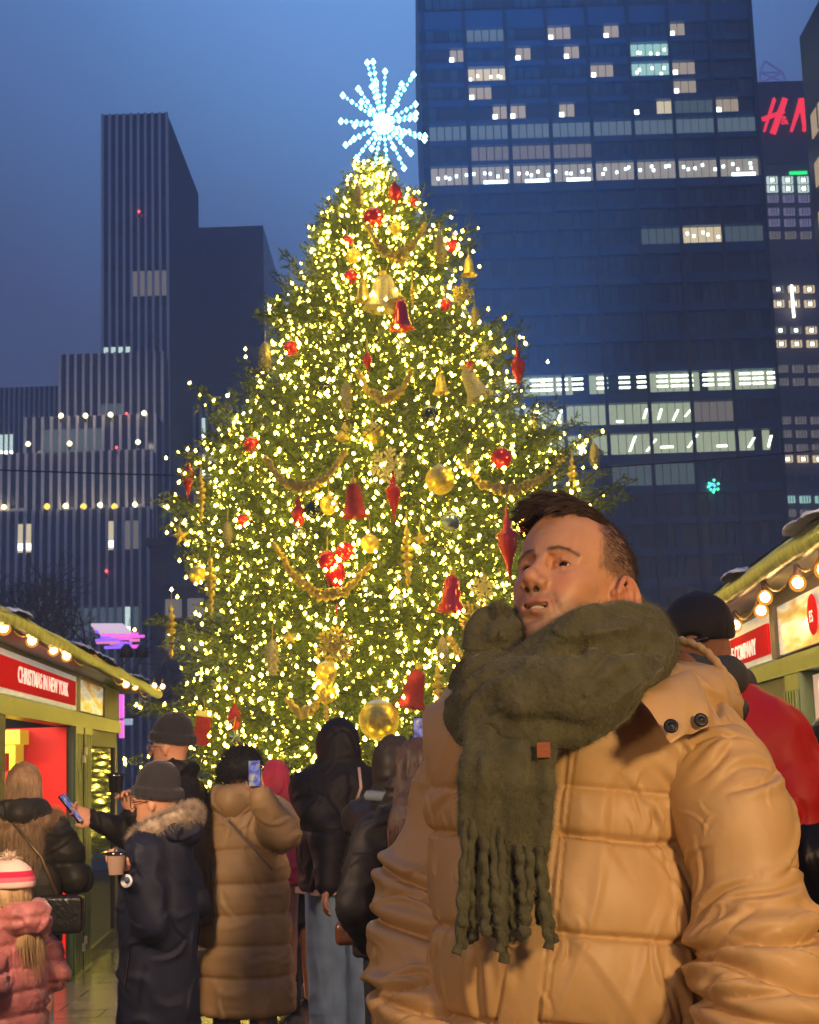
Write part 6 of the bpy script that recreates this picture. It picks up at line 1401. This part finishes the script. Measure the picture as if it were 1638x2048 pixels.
    def longhair(s, m, zend, w=.09, back=-.07, seed=1, n=2600, name='hair', top=True, hm2=None):
        h_ = s.hp; G = Field((-.25, -.3, zend - .02), (.25, .2, s.H + .05), .008); G.ell(h_(0, -.022, .035), np.array([.086, .105, .095]) * s.hk, rot=s.Rt); zs_ = s.hc[2]
        G.chain([h_(0, -.05, -.01), (0, back - .02, zs_ - .18), (0, back - .04, (zs_ + zend) / 2 - .05), (.01, back - .05, zend + .02)], [.080, w, w * .9, w * .35], k=.03, sq=(1, 1.5, 1)); G.ell(h_(0, .085, -.03), (.062, .07, .095), k=.01, op='s', rot=s.Rt)
        V, F = G.mesh(); V = smooth(V, F, 1); N_ = vnormals(V, F); V = V + N_ * (.007 * vnoise(V * [38, 38, 4], seed) + .003 * vnoise(V * [90, 90, 6], seed + 1))[:, None]; np_obj(name, s.W(V), F, m, s.o, True)
        pp, nn = scatter(V, F, n, seed); dd = np.array([0, -.12, -1.]) + nn * .05; a = s.W(pp); b = s.W(pp + dd) - a; hairs('hair_strands', a, b, .10, .0016, hm2 or m, s.o, 3, .05, .05, seed, .6); return s
    def fur(s, pts, rad, m, n=5000, L=.03, seed=2, name='fur_trim', th=.0007):
        G = Field(np.min(pts, 0) - rad * 1.6, np.max(pts, 0) + rad * 1.6, .008); G.chain(pts, [rad] * len(pts), k=.01); V, F = G.mesh(); np_obj(name, s.W(V), F, m, s.o, True); pp, nn = scatter(V, F, n, seed); a = s.W(pp - nn * .004); b = s.W(pp + nn) - s.W(pp); hairs(name + '_hairs', a, b, L, th, m, s.o, 3, .15, .35, seed); return s
blk_c = cloth_mat('black_shell', (.011, .009, .010), .6, fine=.001, fs=50); navy_c = cloth_mat('navy_shell', (.008, .010, .024), .6, fine=.001, fs=50); knit = mat('black_knit', (.012, .011, .014), .95, 0, .1, 50, .001, 220, sheen=.3)
brown_c = cloth_mat('bronze_puffer', (.36, .225, .10), .55, fine=.001, fs=40); jeans = mat('washed_jeans', (.17, .25, .38), .85, 0, .25, 8, .001, 200); greyt = mat('grey_trousers', (.16, .15, .16), .85, 0, .15, 12); darkt = mat('dark_trousers', (.012, .012, .016), .8)
fur_m = mat('tan_fur', (.36, .23, .13), .9, 0, .4, 60); fur_g = mat('grey_brown_fur', (.36, .28, .21), .9, 0, .5, 40); scr = mat('phone_screen', (.05, .05, .1), .1, emit=(.30, .38, 1), es=.6)
_t = scr.node_tree; _co = N(_t, 'ShaderNodeTexCoord').outputs['Object']; _n = N(_t, 'ShaderNodeTexNoise'); _n.inputs['Scale'].default_value = 32; _t.links.new(_co, _n.inputs[0]); _r = ramp(_t, [(.35, (.02, .02, .12)), (.5, (.16, .22, .75)), (.6, (.5, .42, .12)), (.68, (1, .85, .45))], _n.outputs[0]); _t.links.new(_r.outputs[0], _t.nodes['Principled BSDF'].inputs['Emission Color']); phm = mat('phone_body', (.01, .01, .012), .15, .3, coat=.5)
def phone(pos, xdir, ydir, label, name='phone', sc=1.0, tree=True):
    """flat handset: pos centre, xdir = short side, ydir = long side; screen faces xdir x ydir"""
    X = Vector(xdir).normalized(); Y = Vector(ydir); Y = (Y - X * Y.dot(X)).normalized(); Z = X.cross(Y); Mx = Matrix((X, Y, Z)).transposed().to_4x4(); Mx.translation = Vector(pos)
    t = empty(name, pos, label, 'phone'); q = MB(); w, h = .037 * sc, .077 * sc; c = .009
    poly = [(-w + c, -h), (w - c, -h), (w, -h + c), (w, h - c), (w - c, h), (-w + c, h), (-w, h - c), (-w, -h + c)]; n = 8
    q.add([tuple(Mx @ Vector((a, b, -.004))) for a, b in poly] + [tuple(Mx @ Vector((a, b, .004))) for a, b in poly], [list(range(n))[::-1], list(range(n, 2 * n))] + [[i, (i + 1) % n, (i + 1) % n + n, i + n] for i in range(n)]); q.build('case', phm, t)
    MB().box((-w + .004, -h + .005, .0042), (w - .004, h - .005, .0050), 0, Mx).build('screen', scr, t)
    return t
def world_arm(p, el, wr, D, Nn, curl):
    M3 = p.M.to_3x3().inverted(); return (p.L(el), p.L(wr), np.array(M3 @ Vector(D)), np.array(M3 @ Vector(Nn)), curl)
rest = lambda k, e: ((e * .25 * k, -.03, 1.13 * k), (e * .27 * k, .06, .88 * k), (0, .1, -1), (-e, 0, 0), .5)
pock = lambda k, e: ((e * .27 * k, -.07, 1.14 * k), (e * .20 * k, .10, .98 * k), (-e * .5, .6, -.5), (0, 0, -1), .5)
# 1 tall man with black beanie, arm stretched out with a phone
p = Person('tall person in black beanie and black coat holding a phone out to the left', 345, 7.25, 1.71, 70)
ph = P(140, 1620, 6.95); wr = P(190, 1640, 6.98); el = P(262, 1668, 7.08)
cupp = P(243, 1578, 6.90)
a_l = world_arm(p, el, wr, ph - wr, (0, -.6, .3), .9); a_r = world_arm(p, P(300, 1700, 7.02), P(268, 1625, 6.94), cupp - P(268, 1625, 6.94) + Vector((0, 0, .02)), (-.3, -1, 0), 1.0)
p.body([a_r, a_l], head_tilt=-2); p.jacket(blk_c, .78, rb=.235, hood='collar', seed=3, folds=.010); p.legs(darkt, .78, .09, .07, .06); p.beanie(knit, .012); p.glasses(mat('pale_frame', (.5, .4, .3), .3, .4))
phone(P(143, 1617, 6.93), (P(170, 1640, 6.93) - P(150, 1650, 6.80)), (P(120, 1588, 6.93) - P(168, 1650, 6.93)), 'tilted black phone held out by the tall person in the black beanie', tree=False)
def cup(pos, label, lid=phm, m=None):
    t = empty('coffee_cup', pos, label, 'cup'); q = MB(); q.lathe([(.028, -.045), (.036, .030)], pos, 16); q.build('cup', m or mat('kraft_cup', (.4, .35, .28), .5), t, True); q = MB(); q.lathe([(.039, .028), (.039, .036), (.034, .042), (.001, .042)], pos, 16); q.build('lid', lid, t, True)
cup(cupp + Vector((-.02, -.03, .03)), 'small dark lidded cup raised in front of the face in glasses', m=phm)
# 2 shorter person in navy parka
p = Person('person in navy fur hooded parka, black beanie and glasses seen from the side', 315, 6.3, 1.46, 78)
wr2 = P(252, 1742, 6.05); p.body([pock(p.k, 1), world_arm(p, P(300, 1850, 6.12), wr2, P(228, 1728, 6.0) - wr2, (.2, .3, 1), .8)], head_tilt=-4)
p.jacket(navy_c, .46, rt=.20, rb=.225, dep=.82, hood='down', seed=9, folds=.009, flare=.01); p.legs(greyt, .46, .09, .07, .07); p.beanie(knit, .03); p.glasses(phm)
p.fur([(-.10, .045, 1.225), (-.115, -.03, 1.27), (-.07, -.115, 1.305), (0, -.15, 1.31), (.07, -.115, 1.305), (.115, -.03, 1.27), (.10, .045, 1.225)], .034, fur_g, 9000, .034, name='fur_trim')
q = MB(); c_ = P(253, 1762, 5.99); q.lathe([(.001, -.003), (.024, -.003), (.026, 0), (.024, .003), (.001, .003)], c_, 20, 0, Vector((0, 0, 1)).rotation_difference(Vector((-.35, -1, .1))).to_matrix().to_4x4()); q.build('round_patch', mat('patch_white', (.5, .5, .52), .7, 0, .4, 60), p.o, True)
q = MB(); c_ = P(253, 1762, 5.985); q.lathe([(.001, -.001), (.012, -.001), (.012, .001), (.001, .001)], c_ + Vector((.002, -.004, .004)), 12, 0, Vector((0, 0, 1)).rotation_difference(Vector((-.35, -1, .1))).to_matrix().to_4x4()); q.build('patch_emblem', mat('patch_blue', (.03, .05, .12), .7), p.o, True)
q = MB(); q.tube([P(262, 1890, 6.02), P(250, 1975, 6.03)], .004, 5); q.build('pocket_zip', phm, p.o)
cup(P(232, 1725, 5.98), 'small glass cup held low by the person in the navy parka', m=mat('clear_cup', (.3, .2, .15), .1, coat=1))
# 3 blonde woman, back to camera
p = Person('woman with long light brown hair and fur collar at the left stall, seen from behind', 48, 7.3, 1.53, 8)
p.body([((.25, .02, 1.00), (.20, .2, .95), (0, 1, 0), (0, 0, -1), .6), pock(p.k, -1)]); p.jacket(cloth_mat('charcoal_shell', (.03, .027, .022), .5), .72, rt=.18, rb=.20, sl=.062, hood='down', seed=5, seams=(1.25, 1.08, .92), folds=.008); p.legs(jeans, .72, .085, .065, .06)
p.longhair(mat('ash_blonde', (.27, .155, .075), .45), 1.14, .105, seed=4, hm2=mat('ash_blonde_light', (.38, .24, .12), .45)); p.fur([(-.15, .0, 1.28), (-.10, -.105, 1.28), (0, -.145, 1.28), (.10, -.105, 1.28), (.15, .0, 1.28)], .040, fur_m, 7000, .028)
q = MB(); q.tube([Vector(p.W(np.array(v))) for v in ((-.05, -.17, 1.30), (.10, -.19, 1.12), (.17, -.20, .95))], .008, 6); q.build('bag_strap', mat('gilt_strap', (.15, .10, .04), .4, .5), p.o, True)
b_ = Vector(p.W(np.array((.19, -.20, .86)))); t = empty('shoulder_bag', b_, 'black shoulder bag with gilt zip on the hip of the long haired woman', 'bag'); G = Field(np.array(b_) - .16, np.array(b_) + .16, .008); G.box(np.array(b_), (.085, .03, .065), .02); V, F = G.mesh(); np_obj('bag_body', V, F, mat('quilt_black', (.012, .011, .012), .3, 0, 0, 8, .004, 40), t, True)
# 4 little girl
p = Person('small girl in striped pompom hat and pink quilted jacket at the lower left', 22, 6.1, 1.10, 60)
p.body([pock(p.k, 1), pock(p.k, -1)], h=.006); p.jacket(mat('pink_quilted', (.36, .11, .105), .55, 0, .35, 14, .004, 50, sheen=.4), .46, rt=.20, rb=.26, dep=.85, hood='down', seed=8, seams=(.95, .86, .77, .68, .59), quilt=.008, sl=.085); p.legs(jeans, .46, .12, .09, .085, gap=.11)
p.longhair(mat('fair_hair', (.42, .27, .13), .5), .86, .055, back=-.08, seed=6, n=1500); 
hat = bpy.data.materials.new('striped_knit'); hat.use_nodes = True; t_ = hat.node_tree; co = N(t_, 'ShaderNodeTexCoord').outputs['Generated']; sp_ = N(t_, 'ShaderNodeSeparateXYZ'); t_.links.new(co, sp_.inputs[0]); rr_ = ramp(t_, [(0, (.62, .42, .36)), (.22, (.62, .42, .36)), (.225, (.58, .10, .15)), (.38, (.58, .10, .15)), (.385, (.45, .01, .05)), (.58, (.45, .01, .05)), (.585, (.62, .45, .38))], sp_.outputs[2], 'CONSTANT'); t_.links.new(rr_.outputs[0], t_.nodes['Principled BSDF'].inputs['Base Color']); t_.nodes['Principled BSDF'].inputs['Roughness'].default_value = .95
G = Field(p.hc - .2, p.hc + .2, .006); G.ell(p.hp(0, -.01, .055), (.094, .112, .10)); G.box(p.hp(0, .02, -.10), (.15, .17, .11), op='s', k=.01); V, F = G.mesh(); V = smooth(V, F, 1); np_obj('striped_hat', p.W(V), F, hat, p.o, True)
tp = p.hp(0, -.01, .165); pp = np.tile(tp, (500, 1)) + RNG.randn(500, 3) * .008; a = p.W(pp); hairs('pompom', a, RNG.randn(500, 3) + [0, 0, .5], .05, .0035, mat('cream_yarn', (.65, .48, .36), .95), p.o, 3, .4, .2, 3)
# 5 woman in long bronze puffer
p = Person('woman in a long bronze puffer coat and black fur hat, seen from behind', 482, 7.5, 1.56, -14)
phc = P(509, 1547, 7.15); wrr = P(520, 1590, 7.18)
p.body([world_arm(p, P(560, 1668, 7.28), wrr, phc - wrr, (.2, .9, 0), .9), pock(p.k, -1)]); hem = .36
p.jacket(brown_c, hem, rt=.205, rb=.25, dep=.8, hood='down', seed=12, seams=(1.10, .95, .80, .66, .52), quilt=.016, folds=.009, sl=.085, flare=.012); p.legs(greyt, .40, .09, .07, .07)
G = Field(p.hc - .22, p.hc + .22, .008); G.ell(p.hp(0, -.02, .045), (.095, .11, .085)); G.ell(p.hp(-.06, -.01, .0), (.07, .08, .06), k=.03); G.D = np.maximum(G.D, (p.hc[2] - .02 - G.ax[2])[None, None, :]).astype(np.float32); V, F = G.mesh(); furb = mat('black_fur', (.010, .010, .014), .8); np_obj('fur_hat', p.W(V), F, furb, p.o, True); pp, nn = scatter(V, F, 5000, 3); a = p.W(pp); hairs('fur_hat_hairs', a, p.W(pp + nn) - a, .028, .0009, furb, p.o, 3, .1, .35, 3)
q = MB(); q.tube([P(x, y, dd_) for x, y, dd_ in ((438, 1628, 7.24), (470, 1662, 7.22), (510, 1700, 7.22), (545, 1740, 7.26))], .006, 5); q.build('bag_strap', mat('tan_strap', (.30, .20, .13), .6), p.o, True)
phone(phc, (1, .1, 0), (.05, .05, 1), 'phone with a bright blue screen raised by the woman in the bronze puffer', sc=.82)
# 6 pink jacket and black coat
p = Person('person in a bright pink jacket mostly hidden behind the bronze puffer coat', 548, 9.6, 1.50, 30); p.body([pock(p.k, 1), pock(p.k, -1)]); p.jacket(cloth_mat('hot_pink', (.75, .06, .10), .6), .78, hood='up', seed=4); p.legs(darkt, .8, .085, .07, .06)
p = Person('person in a long black coat between the bronze coat and the hooded person', 585, 9.9, 1.40, 25); p.body([rest(p.k, 1), pock(p.k, -1)], hands=(0, 0)); p.jacket(cloth_mat('black_wool', (.014, .015, .020), .85), .52, rt=.20, rb=.27, hood='up', seed=14, flare=.03, folds=.012, dep=.75); p.legs(darkt, .52, .09, .07, .065, step=.10)
# child in red trousers
p = Person('child in red trousers and white trainers beyond the black coat', 617, 12.0, 1.15, 10); p.body([rest(p.k, 1), rest(p.k, -1)], hands=(0, 0)); p.jacket(blk_c, .62, seed=5); p.legs(mat('red_trousers', (.40, .012, .02), .8), .62, .11, .09, .08, shoe=mat('white_shoe', (.55, .48, .40), .6))
# 7 hooded person in jeans
p = Person('person in a black hooded puffer and pale blue jeans, seen from behind', 676, 8.4, 1.70, 28)
hw = P(653, 1775, 8.1); p.body([((.27, .0, 1.12), (.2, .26, 1.15), (-.3, 1, .2), (0, 0, -1), .6), world_arm(p, P(655, 1670, 8.2), hw, P(644, 1830, 8.05) - hw, (.9, .2, 0), .55)]); p.jacket(blk_c, .84, rt=.215, rb=.225, dep=.85, hood='up', seed=21, seams=(1.15,), sl=.085, quilt=.012); p.legs(jeans, .86, .115, .10, .098, gap=.105, step=.03, shoe=mat('white_shoe', (.55, .48, .40), .6))
q = MB(); q.box((-.2, -.16, .815), (.2, .16, .845), 0, p.M); q.build('shirt_hem', mat('pale_hem', (.5, .36, .3), .8), p.o)
q = MB(); q.tube([P(x, y, dd_) for x, y, dd_ in ((718, 1535, 8.12), (722, 1575, 8.10), (712, 1605, 8.12))], .009, 6); q.build('bag_strap', mat('pale_strap', (.45, .30, .26), .5), p.o, True)
# 8 long dark hair with the brown bag
p = Person('woman with very long dark brown hair beside the shoulder of the tan jacket', 836, 5.4, 1.56, 12); p.body([pock(p.k, 1), pock(p.k, -1)]); p.jacket(blk_c, .70, rt=.19, rb=.22, seed=31); p.legs(jeans, .7, .09, .07, .07)
p.longhair(mat('auburn_dark', (.030, .012, .008), .65), .80, .13, back=-.10, seed=9, n=4200, hm2=mat('auburn_light', (.085, .030, .015), .5))
bc = P(712, 1828, 5.6); t = empty('handbag', bc, 'brown leather bucket bag with gold chain and a charm, beside the pale jeans', 'bag'); G = Field(np.array(bc) - .16, np.array(bc) + .16, .006); 
G.chain([np.array(bc) + (.02, 0, .085), np.array(bc) + (0, 0, -.03)], [.022, .058], sq=(1, 1.6, 1)); G.box(np.array(bc) + (0, 0, -.065), (.055, .025, .02), .02, k=.02); V, F = G.mesh(); np_obj('bag_body', V, F, mat('cognac_leather', (.10, .032, .014), .32, 0, .25, 15, .002, 60), t, True)
q = MB(); q.tube([bc + Vector(v) for v in ((.02, 0, .09), (.028, 0, .14), (.04, .01, .24), (.05, .02, .34))], .006, 6); q.build('strap', mat('cognac_leather'), t, True)
for k in range(5): q = MB(); c_ = bc + Vector((.022 + .006 * k, -.012, .12 + .035 * k)); q.tube([c_ + Vector((.011 * math.cos(a), 0, .011 * math.sin(a))) for a in np.linspace(0, 6.283, 11)], .003, 5); q.build('chain_ring', goldm, t, True)
q = MB(); c_ = bc + Vector((.035, -.06, .03)); q.box((c_.x - .014, c_.y, c_.z - .022), (c_.x + .014, c_.y + .006, c_.z + .022)); q.build('charm', mat('charm_gold', (.4, .35, .2), .3, .4), t)
# 9 person raising a phone with black gloves
p = Person('person in a dark coat and black gloves raising a phone towards the tree', 790, 6.6, 1.58, -6)
hwr = P(828, 1530, 6.35); p.body([world_arm(p, P(812, 1640, 6.45), hwr, P(832, 1478, 6.32) - hwr, (.2, .9, 0), .8), world_arm(p, P(770, 1660, 6.4), P(800, 1560, 6.32), (.2, .1, 1), (.5, .6, 0), .8)], skin=mat('black_glove', (.012, .011, .013), .7)); p.jacket(cloth_mat('dark_brown_shell', (.022, .017, .016), .5), .70, rt=.20, rb=.22, hood='up', seed=17); p.legs(darkt, .72, .09, .07, .07)
p.fur([(-.10, -.12, 1.36), (0, -.15, 1.35), (.08, -.13, 1.36)], .022, mat('grey_scarf', (.16, .2, .23), .9), 800, .01, name='grey_scarf')
phone(P(846, 1476, 6.28), (1, -.05, 0), (.0, .05, 1), 'phone filming the tree, held up beside the shoulder of the tan jacket', sc=1.12)
# 10 man with black cap on the right
p = Person('man in black cap, grey hood and red jacket seen from behind at the right', 1412, 4.05, 1.90, -30)
p.body([rest(p.k, 1), rest(p.k, -1)], hands=(0, 0), h=.006, turn=8)
redj = cloth_mat('red_shell', (.80, .020, .016), .5); p.jacket(redj, .84, rt=.215, rb=.235, hood=None, seed=41, h=.007, folds=.010)
G = Field((-.2, -.24, 1.44 * p.k), (.2, .12, 1.70 * p.k), .006); G.chain([(-.09, .03, 1.535 * p.k), (-.085, -.07, 1.55 * p.k), (0, -.12, 1.55 * p.k), (.085, -.07, 1.55 * p.k), (.09, .03, 1.535 * p.k)], [.045, .05, .055, .05, .045], k=.03); V, F = G.mesh(); V = smooth(V, F, 1); N_ = vnormals(V, F); V = V + N_ * (.008 * np.clip(ridge(V * 12, 3) - .2, 0, 1))[:, None]; np_obj('grey_hood', p.W(V), F, mat('grey_hood', (.075, .08, .065), .85, 0, .15, 8), p.o, True)
G = Field(p.hc - .2, p.hc + .24, .005); G.ell(p.hp(0, -.010, .045), (.094, .114, .100), rot=p.Rt); G.box(p.hp(0, .02, -.10), (.15, .19, .115), op='s', k=.006, rot=p.Rt @ np.array(Matrix.Rotation(R(4), 3, 'X'))); G.ell(p.hp(0, -.130, .014), (.034, .03, .013), k=.004, op='s'); G.ell(p.hp(0, .135, .028), (.07, .075, .008), k=.006, rot=p.Rt); G.ell(p.hp(0, -.010, .146), (.010, .010, .006), k=.004)
V, F = G.mesh(); V = smooth(V, F, 1); N_ = vnormals(V, F); an = np.arctan2(V[:, 0] - p.hc[0], V[:, 1] - p.hc[1]); V = V - N_ * (.0022 * np.exp(-(np.sin(an * 3) / .07) ** 2))[:, None] + N_ * (.004 * vnoise(V * 16, 4))[:, None]; np_obj('cap', p.W(V), F, mat('black_nylon_cap', (.015, .012, .014), .75, 0, .1, 30, .0006, 90), p.o, True)
q = MB(); q.tube([Vector(p.W(p.hp(.045, -.112, .010))), Vector(p.W(p.hp(0, -.124, .004))), Vector(p.W(p.hp(-.045, -.112, .010)))], .008, 6); q.build('cap_strap', phm, p.o, True)
p.legs(darkt, .86, .11, .08, .075)
for e, A in ((1, p.arms[0]), (-1, p.arms[1])):
    G = Field((-.5, -.4, .8), (.5, .5, 1.62), .008); G.chain([(e * .225, .0, 1.33), tuple(A[0]), tuple(A[1])], [.098, .092, .055], k=.03); V, F = G.mesh(); V = smooth(V, F, 2); N_ = vnormals(V, F); V = V + N_ * (cloth_folds(V, N_, 50, 3, .014, (.007, .015), (.03, .09)) + .005 * vnoise(V * 12, 3))[:, None]; np_obj('sleeve', p.W(V), F, cloth_mat('black_gloss', (.012, .011, .013), .3), p.o, True)
bpk = empty('backpack', p.W(np.array((0, -.25, 1.2))), 'black backpack with thick shoulder straps on the man in the red jacket', 'backpack')
G = Field((-.2, -.46, .90), (.2, -.12, 1.50), .009); G.box((0, -.28, 1.19), (.13, .08, .21), .03); V, F = G.mesh(); N_ = vnormals(V, F); V = V + N_ * (.008 * vnoise(V * 9, 2))[:, None]; np_obj('pack_body', p.W(V), F, mat('black_pack', (.012, .012, .014), .5, 0, 0, 8, .003, 40), bpk, True)
for e in (-1, 1):
    q = MB(); q.tube([Vector(p.W(np.array(v))) for v in ((e * .10, -.20, 1.50), (e * .125, -.08, 1.60), (e * .13, .06, 1.58), (e * .14, .17, 1.42), (e * .17, .10, 1.15))], [.028, .032, .032, .028, .02], 8); q.build('shoulder_strap', mat('padded_strap', (.05, .045, .045), .45), bpk, True)
# dark coat at the right edge
p = Person('person in a shiny black puffer cut off by the right edge', 1668, 4.5, 1.56, -15); p.body([rest(p.k, 1), rest(p.k, -1)], hands=(0, 0)); p.jacket(cloth_mat('black_gloss', (.012, .011, .013), .3), .6, rt=.23, rb=.25, hood='collar', seed=44, seams=(1.2, 1.05, .9, .75), folds=.012, sl=.09); p.legs(darkt, .62, .09, .07, .07); p.beanie(knit)
# ------------------------------------------------------------------ haze
hz = MB(); hz.box((-230, -32, -1.3), (230, 330, 112))
hm = bpy.data.materials.new('haze'); hm.use_nodes = True; t_ = hm.node_tree; t_.nodes.clear()
pv = N(t_, 'ShaderNodeVolumePrincipled'); pv.inputs['Color'].default_value = (.66, .76, 1, 1); pv.inputs['Density'].default_value = .0034; pv.inputs['Anisotropy'].default_value = .3
ou = N(t_, 'ShaderNodeOutputMaterial'); t_.links.new(pv.outputs[0], ou.inputs['Volume'])
tag(hz.build('haze', hm), kind='stuff')
cy.volume_bounces = 1

# unseen blue beam lamp added behind the tree to light the mist
bl = empty('added_beam_lamp', (3, 62, .6), 'unseen blue beam lamp added behind the Christmas tree to light the mist', 'lamp')
q = MB(); q.tube([(3, 62, 0), (3, 62, .5), (3.05, 62.2, 1.1)], [.35, .3, .38], 14); q.build('housing', dk, bl, True)
bo = alight('beam', (3.05, 62.25, 1.15), (.12, .42, 1), 420000, .3, Vector((.02, .50, 1)), 'SPOT'); bo.data.spot_size = R(46); bo.data.spot_blend = .9
